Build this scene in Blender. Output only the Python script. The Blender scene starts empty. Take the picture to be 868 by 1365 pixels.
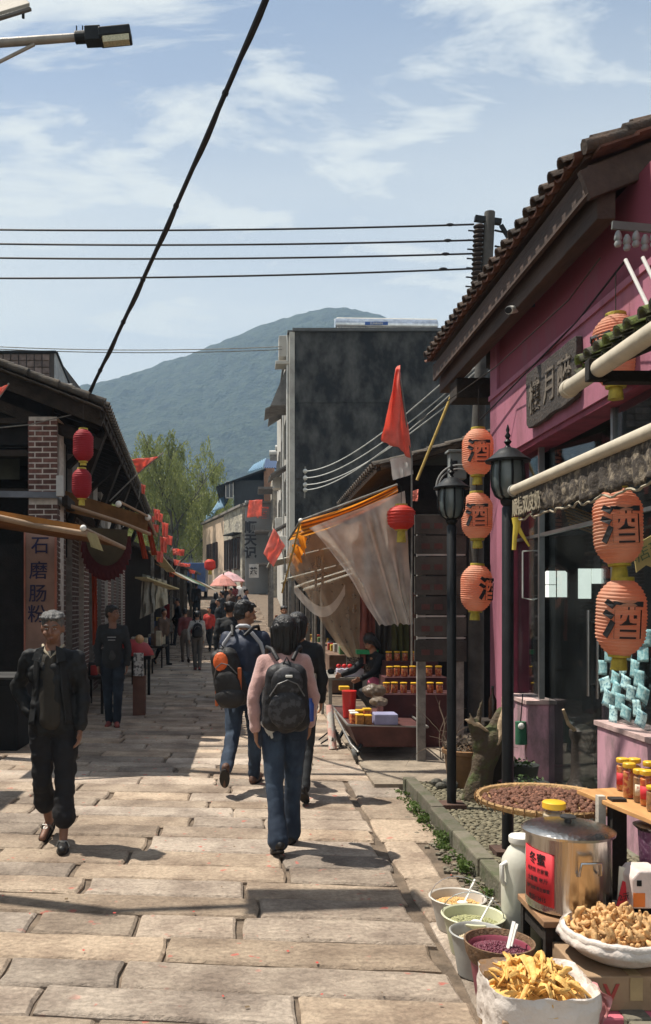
import bpy, math, random
from mathutils import Vector, Matrix, Euler, noise
random.seed(7)
R = math.radians
C = bpy.context.scene.collection
# ---------------------------------------------------------------- camera
F, CX, CY, EYE = 1150.0, 330.0, 807.0, 1.72
cam_d = bpy.data.cameras.new("camera"); cam = bpy.data.objects.new("camera", cam_d); C.objects.link(cam)
cam.location = (0, 0, EYE); cam.rotation_euler = (R(90), 0, 0)
cam_d.sensor_fit = 'HORIZONTAL'; cam_d.sensor_width = 36.0; cam_d.lens = 36.0 * F / 868.0
cam_d.shift_x = (434 - CX) / 868.0; cam_d.shift_y = (CY - 682.5) / 868.0
cam_d.clip_start = 0.05; cam_d.clip_end = 6000
bpy.context.scene.camera = cam
sc = bpy.context.scene
sc.view_settings.view_transform = 'Standard'; sc.view_settings.look = 'None'
sc.view_settings.gamma = 1.0; sc.view_settings.exposure = 0.70
sc.cycles.use_denoising = True
sc.cycles.max_bounces = 8; sc.cycles.transparent_max_bounces = 16; sc.cycles.volume_bounces = 0
# ---------------------------------------------------------------- light
TO_SUN = Vector((-0.44, 0.15, 1.0)).normalized()
sun_d = bpy.data.lights.new("sun", 'SUN'); sun_d.energy = 5.0; sun_d.angle = R(0.5); sun_d.color = (1.0, 0.93, 0.82)
sun = bpy.data.objects.new("sun", sun_d); C.objects.link(sun); sun.location = (-6, 2, 30)
sun.rotation_euler = (-TO_SUN).to_track_quat('-Z', 'Y').to_euler()
world = bpy.data.worlds.new("World"); sc.world = world; world.use_nodes = True
def world_nodes():
    nt = world.node_tree; nt.nodes.clear(); N = nt.nodes.new; L = nt.links.new
    sky = N('ShaderNodeTexSky'); sky.sky_type = 'NISHITA'; sky.sun_disc = False
    sky.sun_elevation = math.asin(TO_SUN.z); sky.sun_rotation = math.atan2(TO_SUN.x, TO_SUN.y)
    sky.air_density = 1.1; sky.dust_density = 0.7; sky.ozone_density = 1.0
    tc = N('ShaderNodeTexCoord'); sep = N('ShaderNodeSeparateXYZ'); L(tc.outputs['Generated'], sep.inputs[0])
    za = N('ShaderNodeMath'); za.operation = 'MAXIMUM'; L(sep.outputs[2], za.inputs[0]); za.inputs[1].default_value = 0.0
    zb = N('ShaderNodeMath'); zb.operation = 'ADD'; L(za.outputs[0], zb.inputs[0]); zb.inputs[1].default_value = 0.16
    dx = N('ShaderNodeMath'); dx.operation = 'DIVIDE'; L(sep.outputs[0], dx.inputs[0]); L(zb.outputs[0], dx.inputs[1])
    dy = N('ShaderNodeMath'); dy.operation = 'DIVIDE'; L(sep.outputs[1], dy.inputs[0]); L(zb.outputs[0], dy.inputs[1])
    cb = N('ShaderNodeCombineXYZ'); L(dx.outputs[0], cb.inputs[0]); L(dy.outputs[0], cb.inputs[1])
    mp = N('ShaderNodeMapping'); L(cb.outputs[0], mp.inputs[0]); mp.inputs['Rotation'].default_value = (0, 0, R(28)); mp.inputs['Scale'].default_value = (1.0, 2.2, 1); mp.inputs['Location'].default_value = (1.2, 8.8, 0)
    n1 = N('ShaderNodeTexNoise'); n1.inputs['Scale'].default_value = 2.3; n1.inputs['Detail'].default_value = 12; n1.inputs['Roughness'].default_value = 0.62; n1.inputs['Distortion'].default_value = 0.35; L(mp.outputs[0], n1.inputs[0])
    mr = N('ShaderNodeMapRange'); mr.interpolation_type = 'SMOOTHSTEP'; L(n1.outputs[0], mr.inputs[0])
    mr.inputs[1].default_value = 0.40; mr.inputs[2].default_value = 0.62; mr.inputs[3].default_value = 0.0; mr.inputs[4].default_value = 0.97
    # thin whitish veil that thickens towards the horizon all round
    hz = N('ShaderNodeMapRange'); hz.interpolation_type = 'SMOOTHSTEP'; L(sep.outputs[2], hz.inputs[0])
    hz.inputs[1].default_value = 0.26; hz.inputs[2].default_value = 0.66; hz.inputs[3].default_value = 0.97; hz.inputs[4].default_value = 0.14
    n2 = N('ShaderNodeTexNoise'); n2.inputs['Scale'].default_value = 0.8; n2.inputs['Detail'].default_value = 5; L(mp.outputs[0], n2.inputs[0])
    m2 = N('ShaderNodeMapRange'); L(n2.outputs[0], m2.inputs[0]); m2.inputs[1].default_value = 0.3; m2.inputs[2].default_value = 0.75; m2.inputs[3].default_value = 0.7; m2.inputs[4].default_value = 1.2
    mm = N('ShaderNodeMath'); mm.operation = 'MULTIPLY'; mm.use_clamp = True; L(hz.outputs[0], mm.inputs[0]); L(m2.outputs[0], mm.inputs[1])
    mx = N('ShaderNodeMath'); mx.operation = 'MAXIMUM'; L(mr.outputs[0], mx.inputs[0]); L(mm.outputs[0], mx.inputs[1])
    mix = N('ShaderNodeMix'); mix.data_type = 'RGBA'; L(mx.outputs[0], mix.inputs[0]); L(sky.outputs[0], mix.inputs[6])
    mix.inputs[7].default_value = (6.9, 7.2, 7.0, 1)
    bg = N('ShaderNodeBackground'); bg.inputs[1].default_value = 0.081; L(mix.outputs[2], bg.inputs[0])
    out = N('ShaderNodeOutputWorld'); L(bg.outputs[0], out.inputs[0])
world_nodes()
# ---------------------------------------------------------------- helpers
def P(px, py, Y): return Vector(((px - CX) * Y / F, Y, EYE - (py - CY) * Y / F))
def gz(Y): return 0.0 if Y < 26 else 0.085 * (Y - 26)
WORLD = {}
def tag(o, label, cat, group=None, kind=None):
    if label: o['label'] = label
    if cat: o['category'] = cat
    if group: o['group'] = group
    if kind: o['kind'] = kind
    return o
def thing(name, label, cat, loc=(0, 0, 0), rz=0.0, group=None, world=True):
    o = bpy.data.objects.new(name, None); C.objects.link(o); o.location = loc; o.rotation_euler = (0, 0, rz); o.empty_display_size = .2
    if world: WORLD[o.name] = Vector(loc)
    return tag(o, label, cat, group)
def link(o, parent):
    C.objects.link(o)
    if parent is not None:
        o.parent = parent
        if parent.name in WORLD: o.location = Vector(o.location) - WORLD[parent.name]
    return o
def copy_tree(o, parent=None):
    c = o.copy(); C.objects.link(c); c.parent = parent
    for ch in o.children: copy_tree(ch, c)
    return c
class MB:
    def __init__(s): s.v = []; s.f = []
    def add(s, vs, fs):
        b = len(s.v); s.v += [Vector(v) for v in vs]; s.f += [tuple(i + b for i in f) for f in fs]; return s
    def box(s, c, d, rot=None):
        c = Vector(c); vs = []
        for x in (-.5, .5):
            for y in (-.5, .5):
                for z in (-.5, .5):
                    p = Vector((x * d[0], y * d[1], z * d[2])); vs.append(c + (rot @ p if rot else p))
        return s.add(vs, [(0, 1, 3, 2), (4, 6, 7, 5), (0, 4, 5, 1), (2, 3, 7, 6), (0, 2, 6, 4), (1, 5, 7, 3)])
    def bb(s, a, b): return s.box([(a[i] + b[i]) / 2 for i in range(3)], [abs(b[i] - a[i]) for i in range(3)])
    def bar(s, p, q, w, h=None, up=(0, 0, 1)):
        p = Vector(p); q = Vector(q); h = h or w; d = (q - p); L = d.length
        if L < 1e-6: return s
        d.normalize(); x = d.cross(Vector(up))
        if x.length < 1e-3: x = d.cross(Vector((1, 0, 0)))
        x.normalize(); z = x.cross(d)
        return s.box((p + q) / 2, (w, L, h), Matrix((x, d, z)).transposed())
    def tube(s, pts, r, n=8, cap=True, closed=False):
        pts = [Vector(p) for p in pts]; k = len(pts); rs = r if isinstance(r, (list, tuple)) else [r] * k
        b = len(s.v); prev = None
        for i, p in enumerate(pts):
            if closed: t = pts[(i + 1) % k] - pts[i - 1]
            else: t = pts[min(i + 1, k - 1)] - pts[max(i - 1, 0)]
            t.normalize()
            if prev is None:
                a = t.cross(Vector((0, 0, 1)))
                if a.length < .05: a = t.cross(Vector((1, 0, 0)))
            else: a = prev - t * prev.dot(t)
            a.normalize(); prev = a; c2 = t.cross(a)
            for j in range(n):
                th = 2 * math.pi * j / n; s.v.append(p + (a * math.cos(th) + c2 * math.sin(th)) * rs[i])
        for i in range(k if closed else k - 1):
            i2 = (i + 1) % k
            for j in range(n):
                s.f.append((b + i * n + j, b + i * n + (j + 1) % n, b + i2 * n + (j + 1) % n, b + i2 * n + j))
        if cap and not closed:
            s.f.append(tuple(b + j for j in range(n))[::-1]); s.f.append(tuple(b + (k - 1) * n + j for j in range(n)))
        return s
    def lathe(s, c, prof, n=24, m=None, caps=True, sy=1.0):
        c = Vector(c); b = len(s.v)
        for (r, z) in prof:
            for j in range(n):
                th = 2 * math.pi * j / n; p = Vector((r * math.cos(th), r * sy * math.sin(th), z)); s.v.append(c + (m @ p if m else p))
        for i in range(len(prof) - 1):
            for j in range(n): s.f.append((b + i * n + j, b + i * n + (j + 1) % n, b + (i + 1) * n + (j + 1) % n, b + (i + 1) * n + j))
        if caps:
            s.f.append(tuple(b + j for j in range(n))[::-1]); s.f.append(tuple(b + (len(prof) - 1) * n + j for j in range(n)))
        return s
    def sph(s, c, r, n=12, m=None, k=7):
        r = r if isinstance(r, (list, tuple)) else (r, r, r); c = Vector(c); b = len(s.v)
        def tr(p): return c + (m @ p if m else p)
        s.v.append(tr(Vector((0, 0, r[2]))))
        for i in range(1, k):
            ph = math.pi * i / k
            for j in range(n):
                th = 2 * math.pi * j / n; s.v.append(tr(Vector((r[0] * math.sin(ph) * math.cos(th), r[1] * math.sin(ph) * math.sin(th), r[2] * math.cos(ph)))))
        s.v.append(tr(Vector((0, 0, -r[2])))); e = len(s.v) - 1
        for j in range(n):
            s.f.append((b, b + 1 + j, b + 1 + (j + 1) % n)); s.f.append((e, e - n + (j + 1) % n, e - n + j))
        for i in range(k - 2):
            for j in range(n):
                o1 = b + 1 + i * n; o2 = o1 + n; s.f.append((o1 + j, o2 + j, o2 + (j + 1) % n, o1 + (j + 1) % n))
        return s
    def caps(s, p, r0, q, r1, n=10, fl=None):
        """tapered capsule, for remeshed bodies"""
        p = Vector(p); q = Vector(q); d = q - p; L = max(d.length, 1e-4); d.normalize()
        a = d.cross(Vector((0, 1, 0)) if abs(d.y) < .9 else Vector((1, 0, 0))); a.normalize(); c2 = d.cross(a)
        m = Matrix((a, c2, d)).transposed(); prof = []
        for i in range(5):
            t = math.pi / 2 * (i + .15) / 5; prof.append((r0 * math.sin(t), -r0 * math.cos(t)))
        prof.append((r0, 0)); prof.append((r1, L))
        for i in range(4, -1, -1):
            t = math.pi / 2 * (i + .15) / 5; prof.append((r1 * math.sin(t), L + r1 * math.cos(t)))
        return s.lathe(p, prof, n, m)
    def quad(s, a, b, c, d): return s.add([a, b, c, d], [(0, 1, 2, 3)])
    def poly(s, pts, depth):
        """closed outline pts (3D, planar) extruded by vector depth"""
        n = len(pts); pts = [Vector(p) for p in pts]; d = Vector(depth)
        return s.add(pts + [p + d for p in pts], [tuple(range(n))[::-1], tuple(range(n, 2 * n))] + [(i, (i + 1) % n, n + (i + 1) % n, n + i) for i in range(n)])
    def grid(s, fn, nu, nv):
        vs = [fn(i / nu, j / nv) for j in range(nv + 1) for i in range(nu + 1)]; w = nu + 1
        return s.add(vs, [(j * w + i, j * w + i + 1, (j + 1) * w + i + 1, (j + 1) * w + i) for j in range(nv) for i in range(nu)])
    def mesh(s, name, mat=None, smooth=None, off=None):
        me = bpy.data.meshes.new(name)
        vs = s.v if off is None else [v - off for v in s.v]
        me.from_pydata([tuple(v) for v in vs], [], s.f); me.update()
        if mat: me.materials.append(mat)
        if smooth is not None:
            me.shade_smooth(); me.set_sharp_from_angle(angle=R(smooth))
        return me
    def build(s, name, mat, parent=None, smooth=None, bevel=0, label=None, cat=None, group=None, kind=None, solid=0):
        off = None
        if parent is None or (parent.name in WORLD):
            n = max(1, len(s.v)); lo = [min(v[i] for v in s.v) for i in range(3)]; hi = [max(v[i] for v in s.v) for i in range(3)]
            off = Vector(((lo[0] + hi[0]) / 2, (lo[1] + hi[1]) / 2, lo[2]))
        me = s.mesh(name, mat, smooth, off)
        o = bpy.data.objects.new(name, me)
        if off is not None: o.location = off
        link(o, parent)
        if off is not None: WORLD[o.name] = off
        if bevel:
            b = o.modifiers.new("bevel", 'BEVEL'); b.width = bevel; b.segments = 2; b.limit_method = 'ANGLE'
        if solid:
            b = o.modifiers.new("thickness", 'SOLIDIFY'); b.thickness = solid; b.offset = 0
        return tag(o, label, cat, group, kind)
# a child of a world-authored part is world-authored too: sub-part location = its own offset minus the parent's
def blob(name, mb, mat, parent=None, voxel=.012, it=6, wr=None, smooth_all=True, **kw):
    """closed pieces fused into one smooth continuous skin (voxel remesh), optional cloth wrinkles"""
    me0 = mb.mesh(name + "_raw"); o = bpy.data.objects.new("tmp", me0); C.objects.link(o)
    m = o.modifiers.new("r", 'REMESH'); m.mode = 'VOXEL'; m.voxel_size = voxel
    m2 = o.modifiers.new("s", 'SMOOTH'); m2.iterations = it; m2.factor = .5
    dg = bpy.context.evaluated_depsgraph_get(); me = bpy.data.meshes.new_from_object(o.evaluated_get(dg))
    bpy.data.objects.remove(o); bpy.data.meshes.remove(me0)
    out = MB(); out.v = [v.co.copy() for v in me.vertices]; nr = [v.normal.copy() for v in me.vertices]
    out.f = [tuple(p.vertices) for p in me.polygons]; bpy.data.meshes.remove(me)
    if wr:
        amp, sx, sy, sz, sd = wr
        for i, v in enumerate(out.v):
            q = Vector((v.x * sx + sd, v.y * sy, v.z * sz)); w = noise.noise(q) + .5 * noise.noise(q * 2.1)
            out.v[i] = v + nr[i] * (w * amp)
    return out.build(name, mat, parent, smooth=180, **kw)
# ---------------------------------------------------------------- materials
MATS = {}
def M(name, col, rough=.7, metal=0., var=.22, sc_=4., bump=.12, bsc=45., rnd=0., col2=None, th=(.35, .7), stretch=(1, 1, 1), trans=0., spec=.4, emis=0., sheen=0., bdist=.01, transm=0., coat=0.):
    if name in MATS: return MATS[name]
    m = bpy.data.materials.new(name); m.use_nodes = True; nt = m.node_tree; nt.nodes.clear(); N = nt.nodes.new; L = nt.links.new
    out = N('ShaderNodeOutputMaterial'); b = N('ShaderNodeBsdfPrincipled')
    geo = N('ShaderNodeNewGeometry'); mp = N('ShaderNodeMapping'); mp.inputs['Scale'].default_value = stretch; L(geo.outputs['Position'], mp.inputs[0])
    n = N('ShaderNodeTexNoise'); n.inputs['Scale'].default_value = sc_; n.inputs['Detail'].default_value = 7; n.inputs['Roughness'].default_value = .6; L(mp.outputs[0], n.inputs[0])
    mr = N('ShaderNodeMapRange'); L(n.outputs[0], mr.inputs[0]); mr.inputs[1].default_value = th[0]; mr.inputs[2].default_value = th[1]
    mix = N('ShaderNodeMix'); mix.data_type = 'RGBA'; L(mr.outputs[0], mix.inputs[0])
    a = [c * (1 - var) for c in col]; c2 = col2 if col2 else [min(1, c * (1 + var)) for c in col]
    if col2: a = list(col)
    mix.inputs[6].default_value = (*a, 1); mix.inputs[7].default_value = (*c2, 1); src = mix.outputs[2]
    if rnd:
        oi = N('ShaderNodeObjectInfo'); r2 = N('ShaderNodeMapRange'); L(oi.outputs['Random'], r2.inputs[0]); r2.inputs[3].default_value = 1 - rnd; r2.inputs[4].default_value = 1 + rnd
        hs = N('ShaderNodeHueSaturation'); L(r2.outputs[0], hs.inputs['Value']); L(src, hs.inputs['Color']); src = hs.outputs[0]
    L(src, b.inputs['Base Color']); b.inputs['Roughness'].default_value = rough; b.inputs['Metallic'].default_value = metal
    b.inputs['Specular IOR Level'].default_value = spec
    if coat: b.inputs['Coat Weight'].default_value = coat; b.inputs['Coat Roughness'].default_value = .15
    if sheen: b.inputs['Sheen Weight'].default_value = sheen
    if transm: b.inputs['Transmission Weight'].default_value = transm
    if emis: L(src, b.inputs['Emission Color']); b.inputs['Emission Strength'].default_value = emis
    if bump:
        n2 = N('ShaderNodeTexNoise'); n2.inputs['Scale'].default_value = bsc; n2.inputs['Detail'].default_value = 5; L(mp.outputs[0], n2.inputs[0])
        bp = N('ShaderNodeBump'); bp.inputs['Strength'].default_value = min(1, bump * 2.5); bp.inputs['Distance'].default_value = bdist; L(n2.outputs[0], bp.inputs['Height']); L(bp.outputs[0], b.inputs['Normal'])
    sh = b.outputs[0]
    if trans:
        t = N('ShaderNodeBsdfTranslucent'); L(src, t.inputs[0]); ms = N('ShaderNodeMixShader'); ms.inputs[0].default_value = trans; L(sh, ms.inputs[1]); L(t.outputs[0], ms.inputs[2]); sh = ms.outputs[0]
    L(sh, out.inputs[0]); MATS[name] = m; m['bsdf'] = b.name
    return m
def glassy(name, tint, refl=.1, alpha=.5, rough=.02):
    """window glass: mostly see-through, mirrors the street at a slant"""
    m = bpy.data.materials.new(name); m.use_nodes = True; nt = m.node_tree; nt.nodes.clear(); N = nt.nodes.new; L = nt.links.new
    out = N('ShaderNodeOutputMaterial'); tr = N('ShaderNodeBsdfTransparent'); tr.inputs[0].default_value = (*tint, 1)
    gl = N('ShaderNodeBsdfGlossy'); gl.inputs['Roughness'].default_value = rough; gl.inputs[0].default_value = (.9, .95, 1, 1)
    fr = N('ShaderNodeLayerWeight'); fr.inputs[0].default_value = .5; pw = N('ShaderNodeMath'); pw.operation = 'POWER'; L(fr.outputs['Facing'], pw.inputs[0]); pw.inputs[1].default_value = 4.5; ad = N('ShaderNodeMath'); ad.operation = 'ADD'; ad.use_clamp = True; L(pw.outputs[0], ad.inputs[0]); ad.inputs[1].default_value = refl
    ms = N('ShaderNodeMixShader'); L(ad.outputs[0], ms.inputs[0]); L(tr.outputs[0], ms.inputs[1]); L(gl.outputs[0], ms.inputs[2])
    df = N('ShaderNodeBsdfDiffuse'); df.inputs[0].default_value = (.4, .42, .42, 1); geo = N('ShaderNodeNewGeometry'); nz = N('ShaderNodeTexNoise'); nz.inputs['Scale'].default_value = 2.5; nz.inputs['Detail'].default_value = 8; L(geo.outputs['Position'], nz.inputs[0])
    mr = N('ShaderNodeMapRange'); L(nz.outputs[0], mr.inputs[0]); mr.inputs[1].default_value = .45; mr.inputs[2].default_value = .8; mr.inputs[3].default_value = 0.01; mr.inputs[4].default_value = 1 - alpha
    m3 = N('ShaderNodeMixShader'); L(mr.outputs[0], m3.inputs[0]); L(ms.outputs[0], m3.inputs[1]); L(df.outputs[0], m3.inputs[2])
    L(m3.outputs[0], out.inputs[0]); return m
def gauze(name, col, alpha):
    m = bpy.data.materials.new(name); m.use_nodes = True; nt = m.node_tree; nt.nodes.clear(); N = nt.nodes.new; L = nt.links.new
    out = N('ShaderNodeOutputMaterial'); tr = N('ShaderNodeBsdfTransparent'); d = N('ShaderNodeBsdfDiffuse'); d.inputs[0].default_value = (*col, 1); t = N('ShaderNodeBsdfTranslucent'); t.inputs[0].default_value = (*col, 1)
    m1 = N('ShaderNodeMixShader'); m1.inputs[0].default_value = .45; L(d.outputs[0], m1.inputs[1]); L(t.outputs[0], m1.inputs[2])
    geo = N('ShaderNodeNewGeometry'); nz = N('ShaderNodeTexNoise'); nz.inputs['Scale'].default_value = 5; nz.inputs['Detail'].default_value = 6; L(geo.outputs['Position'], nz.inputs[0])
    mr = N('ShaderNodeMapRange'); L(nz.outputs[0], mr.inputs[0]); mr.inputs[1].default_value = .3; mr.inputs[2].default_value = .7; mr.inputs[3].default_value = alpha - .14; mr.inputs[4].default_value = alpha + .10
    lw = N('ShaderNodeLayerWeight'); lw.inputs[0].default_value = .5; pw = N('ShaderNodeMath'); pw.operation = 'POWER'; L(lw.outputs['Facing'], pw.inputs[0]); pw.inputs[1].default_value = 1.6; ml = N('ShaderNodeMath'); ml.operation = 'MULTIPLY_ADD'; ml.use_clamp = True; L(pw.outputs[0], ml.inputs[0]); ml.inputs[1].default_value = .6; L(mr.outputs[0], ml.inputs[2])
    m2 = N('ShaderNodeMixShader'); L(ml.outputs[0], m2.inputs[0]); L(tr.outputs[0], m2.inputs[1]); L(m1.outputs[0], m2.inputs[2]); L(m2.outputs[0], out.inputs[0]); return m
TXT = {}
def glyphs(body, bold=.02, extr=.02):
    k = (body, bold, extr)
    if k not in TXT:
        cu = bpy.data.curves.new("txt", 'FONT'); cu.body = body; cu.size = 1; cu.align_x = 'CENTER'; cu.align_y = 'CENTER'; cu.offset = bold; cu.extrude = extr; cu.resolution_u = 2; cu.space_line = 1.05
        o = bpy.data.objects.new("txt", cu); C.objects.link(o); dg = bpy.context.evaluated_depsgraph_get(); dg.update(); me = bpy.data.meshes.new_from_object(o.evaluated_get(dg))
        TXT[k] = ([v.co.copy() for v in me.vertices], [tuple(p.vertices) for p in me.polygons]); bpy.data.objects.remove(o); bpy.data.meshes.remove(me)
        vs = TXT[k][0]
        if vs:
            cx = (min(v.x for v in vs) + max(v.x for v in vs)) / 2; cy = (min(v.y for v in vs) + max(v.y for v in vs)) / 2
            for v in vs: v.x -= cx; v.y -= cy
    return TXT[k]
def lettering(body, size, mat, parent, origin, right, up, bold=.02, extr=.02, name='lettering', bendr=0, sx=1.0, shear=0.0, **kw):
    vs, fs = glyphs(body, bold, extr); o = Vector(origin); r = Vector(right).normalized(); u = Vector(up).normalized(); nn = r.cross(u); mb = MB()
    out = []
    for v in vs:
        x = (v.x * sx + v.y * shear) * size; y = v.y * size; z = v.z * size
        if bendr: th = x / bendr; out.append(o + r * ((bendr + z) * math.sin(th)) + nn * ((bendr + z) * math.cos(th) - bendr) + u * y)
        else: out.append(o + r * x + u * y + nn * z)
    mb.add(out, fs); return mb.build(name, mat, parent, **kw)
# ---------------------------------------------------------------- palette
def stone_mat():
    m = bpy.data.materials.new("paving_stone"); m.use_nodes = True; nt = m.node_tree; N = nt.nodes.new; L = nt.links.new; b = nt.nodes['Principled BSDF']
    geo = N('ShaderNodeNewGeometry'); oi = N('ShaderNodeObjectInfo')
    n1 = N('ShaderNodeTexNoise'); n1.inputs['Scale'].default_value = 2.2; n1.inputs['Detail'].default_value = 9; n1.inputs['Roughness'].default_value = .65; L(geo.outputs['Position'], n1.inputs[0])
    r1 = N('ShaderNodeValToRGB'); L(n1.outputs[0], r1.inputs[0]); e = r1.color_ramp.elements; e[0].position = .36; e[0].color = (.26, .195, .145, 1); e[1].position = .60; e[1].color = (.485, .385, .29, 1)
    n2 = N('ShaderNodeTexNoise'); n2.inputs['Scale'].default_value = 38; n2.inputs['Detail'].default_value = 6; n2.inputs['Roughness'].default_value = .7; L(geo.outputs['Position'], n2.inputs[0])
    r2 = N('ShaderNodeMapRange'); L(n2.outputs[0], r2.inputs[0]); r2.inputs[1].default_value = .3; r2.inputs[2].default_value = .62; r2.inputs[3].default_value = .66; r2.inputs[4].default_value = 1.1
    mu = N('ShaderNodeMix'); mu.data_type = 'RGBA'; mu.blend_type = 'MULTIPLY'; mu.inputs[0].default_value = 1; L(r1.outputs[0], mu.inputs[6]); L(r2.outputs[0], mu.inputs[7])
    hs = N('ShaderNodeHueSaturation'); r9 = N('ShaderNodeMath'); r9.operation = 'MULTIPLY'; L(oi.outputs['Random'], r9.inputs[0]); r9.inputs[1].default_value = 7.31; r8 = N('ShaderNodeMath'); r8.operation = 'FRACT'; L(r9.outputs[0], r8.inputs[0]); r7 = N('ShaderNodeMapRange'); L(r8.outputs[0], r7.inputs[0]); r7.inputs[3].default_value = .78; r7.inputs[4].default_value = 1.08; L(r7.outputs[0], hs.inputs['Saturation']); rr = N('ShaderNodeMapRange'); L(oi.outputs['Random'], rr.inputs[0]); rr.inputs[3].default_value = .70; rr.inputs[4].default_value = 1.20; L(rr.outputs[0], hs.inputs['Value']); L(mu.outputs[2], hs.inputs['Color'])
    # scattered specks of red firecracker paper dye
    n3 = N('ShaderNodeTexNoise'); n3.inputs['Scale'].default_value = 11; n3.inputs['Detail'].default_value = 2; L(geo.outputs['Position'], n3.inputs[0])
    n4 = N('ShaderNodeTexNoise'); n4.inputs['Scale'].default_value = 1.1; L(geo.outputs['Position'], n4.inputs[0])
    a = N('ShaderNodeMapRange'); L(n3.outputs[0], a.inputs[0]); a.inputs[1].default_value = .665; a.inputs[2].default_value = .71
    c = N('ShaderNodeMapRange'); L(n4.outputs[0], c.inputs[0]); c.inputs[1].default_value = .46; c.inputs[2].default_value = .58; c.inputs[4].default_value = .75
    mm = N('ShaderNodeMath'); mm.operation = 'MULTIPLY'; L(a.outputs[0], mm.inputs[0]); L(c.outputs[0], mm.inputs[1])
    red = N('ShaderNodeMix'); red.data_type = 'RGBA'; L(mm.outputs[0], red.inputs[0]); L(hs.outputs[0], red.inputs[6]); red.inputs[7].default_value = (.55, .13, .10, 1)
    L(red.outputs[2], b.inputs['Base Color']); b.inputs['Roughness'].default_value = .82; b.inputs['Specular IOR Level'].default_value = .3
    mp = N('ShaderNodeMapping'); mp.inputs['Scale'].default_value = (1, 1.8, 1); mp.inputs['Rotation'].default_value = (0, 0, .5); L(geo.outputs['Position'], mp.inputs[0])
    n5 = N('ShaderNodeTexNoise'); n5.inputs['Scale'].default_value = 16; n5.inputs['Detail'].default_value = 8; n5.inputs['Roughness'].default_value = .7; n5.inputs['Distortion'].default_value = .6; L(mp.outputs[0], n5.inputs[0])
    bp = N('ShaderNodeBump'); bp.inputs['Strength'].default_value = .9; bp.inputs['Distance'].default_value = .034; L(n5.outputs[0], bp.inputs['Height']); L(bp.outputs[0], b.inputs['Normal'])
    return m
STONE = stone_mat()
DIRT = M("joint_dirt", (.14, .105, .075), .95, var=.4, sc_=9, bump=.5, bsc=60)
EARTH = M("earth", (.12, .11, .07), .95, var=.4, sc_=2, bump=.3)
CONC = M("concrete", (.36, .33, .28), .9, var=.25, sc_=3, bump=.25, bsc=30)
MOSSY = M("mossy_kerb_stone", (.135, .12, .09), .92, sc_=6, bump=.5, bsc=30, rnd=.2, col2=(.07, .08, .04), th=(.45, .7))
COB = M("cobble_stone", (.13, .115, .075), .85, var=.45, sc_=14, bump=.3, bsc=60, rnd=.35)
FLOORD = M("shop_floor_concrete", (.2, .19, .165), .85, var=.2, sc_=2, bump=.2)
# ---------------------------------------------------------------- ground, street
def ground():
    mb = MB(); ys = [-30, 0, 26, 40, 60, 80, 120, 400, 3000]
    def hz(y): return -0.12 if y <= 26 else min(gz(y), gz(62)) - .12
    xs = [-2500, -60, 60, 2500]
    mb.grid(lambda u, v: Vector((xs[round(u * 3)], ys[round(v * 8)], hz(ys[round(v * 8)]))), 3, 8)
    mb.build("ground", EARTH, kind='structure')
    mb = MB(); ys2 = [1, 10, 20, 26, 40, 62]
    for i in range(5):
        a, b = ys2[i], ys2[i + 1]
        mb.quad((-6.5, a, gz(a) - .026), (4.2, a, gz(a) - .026), (4.2, b, gz(b) - .026), (-6.5, b, gz(b) - .026))
    return mb.build("street", DIRT, kind='structure')
STREET = ground()
def slab_mb(x0, x1, y0, y1, z, rng, ang=-.085):
    """one worn paving slab: uneven outline, dipped edges"""
    n = max(3, int((x1 - x0) / .16)); pts = []
    def yy(x, y): return y + ang * (x + .5)
    for i in range(n + 1): x = x0 + (x1 - x0) * i / n; pts.append(Vector((x, yy(x, y0) + rng.uniform(-.013, .013), 0)))
    pts.append(Vector((x1 + rng.uniform(-.02, .012), yy(x1, (y0 + y1) / 2), 0)))
    for i in range(n, -1, -1): x = x0 + (x1 - x0) * i / n; pts.append(Vector((x, yy(x, y1) + rng.uniform(-.008, .008), 0)))
    pts.append(Vector((x0 + rng.uniform(-.012, .02), yy(x0, (y0 + y1) / 2), 0)))
    for i in (0, n, n + 2, 2 * n + 2): pts[i].x += rng.uniform(.0, .012) * (1 if pts[i].x < (x0 + x1) / 2 else -1); 
    c = Vector(((x0 + x1) / 2, yy((x0 + x1) / 2, (y0 + y1) / 2), 0)); tx = rng.uniform(-.006, .006); k = len(pts)
    def zz(p): return z + (p.x - c.x) * tx
    mb = MB(); mb.v = [Vector((p.x, p.y, zz(p) - .07)) for p in pts] + [Vector((p.x, p.y, zz(p) - .009 - rng.uniform(0, .006))) for p in pts]
    ins = []
    for p in pts:
        d = Vector((c.x - p.x, c.y - p.y, 0)); sx = .014 if d.x > 0 else -.014; sy = .014 if d.y > 0 else -.014
        ins.append(Vector((p.x + (sx if abs(d.x) > (x1 - x0) * .42 else 0), p.y + sy, zz(p) + rng.uniform(-.001, .0015))))
    mb.v += ins
    for i in range(k):
        j = (i + 1) % k; mb.f.append((i, j, k + j, k + i)); mb.f.append((k + i, k + j, 2 * k + j, 2 * k + i))
    mb.f.append(tuple(range(2 * k, 3 * k)))
    return mb
def left_edge(Y): return -3.3 if Y < 12 else -3.0 - (Y - 12) * .058
def right_edge(Y): return .95 if Y < 8.6 else (1.40 if Y < 18 else 1.40 - (Y - 18) * .03)
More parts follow.
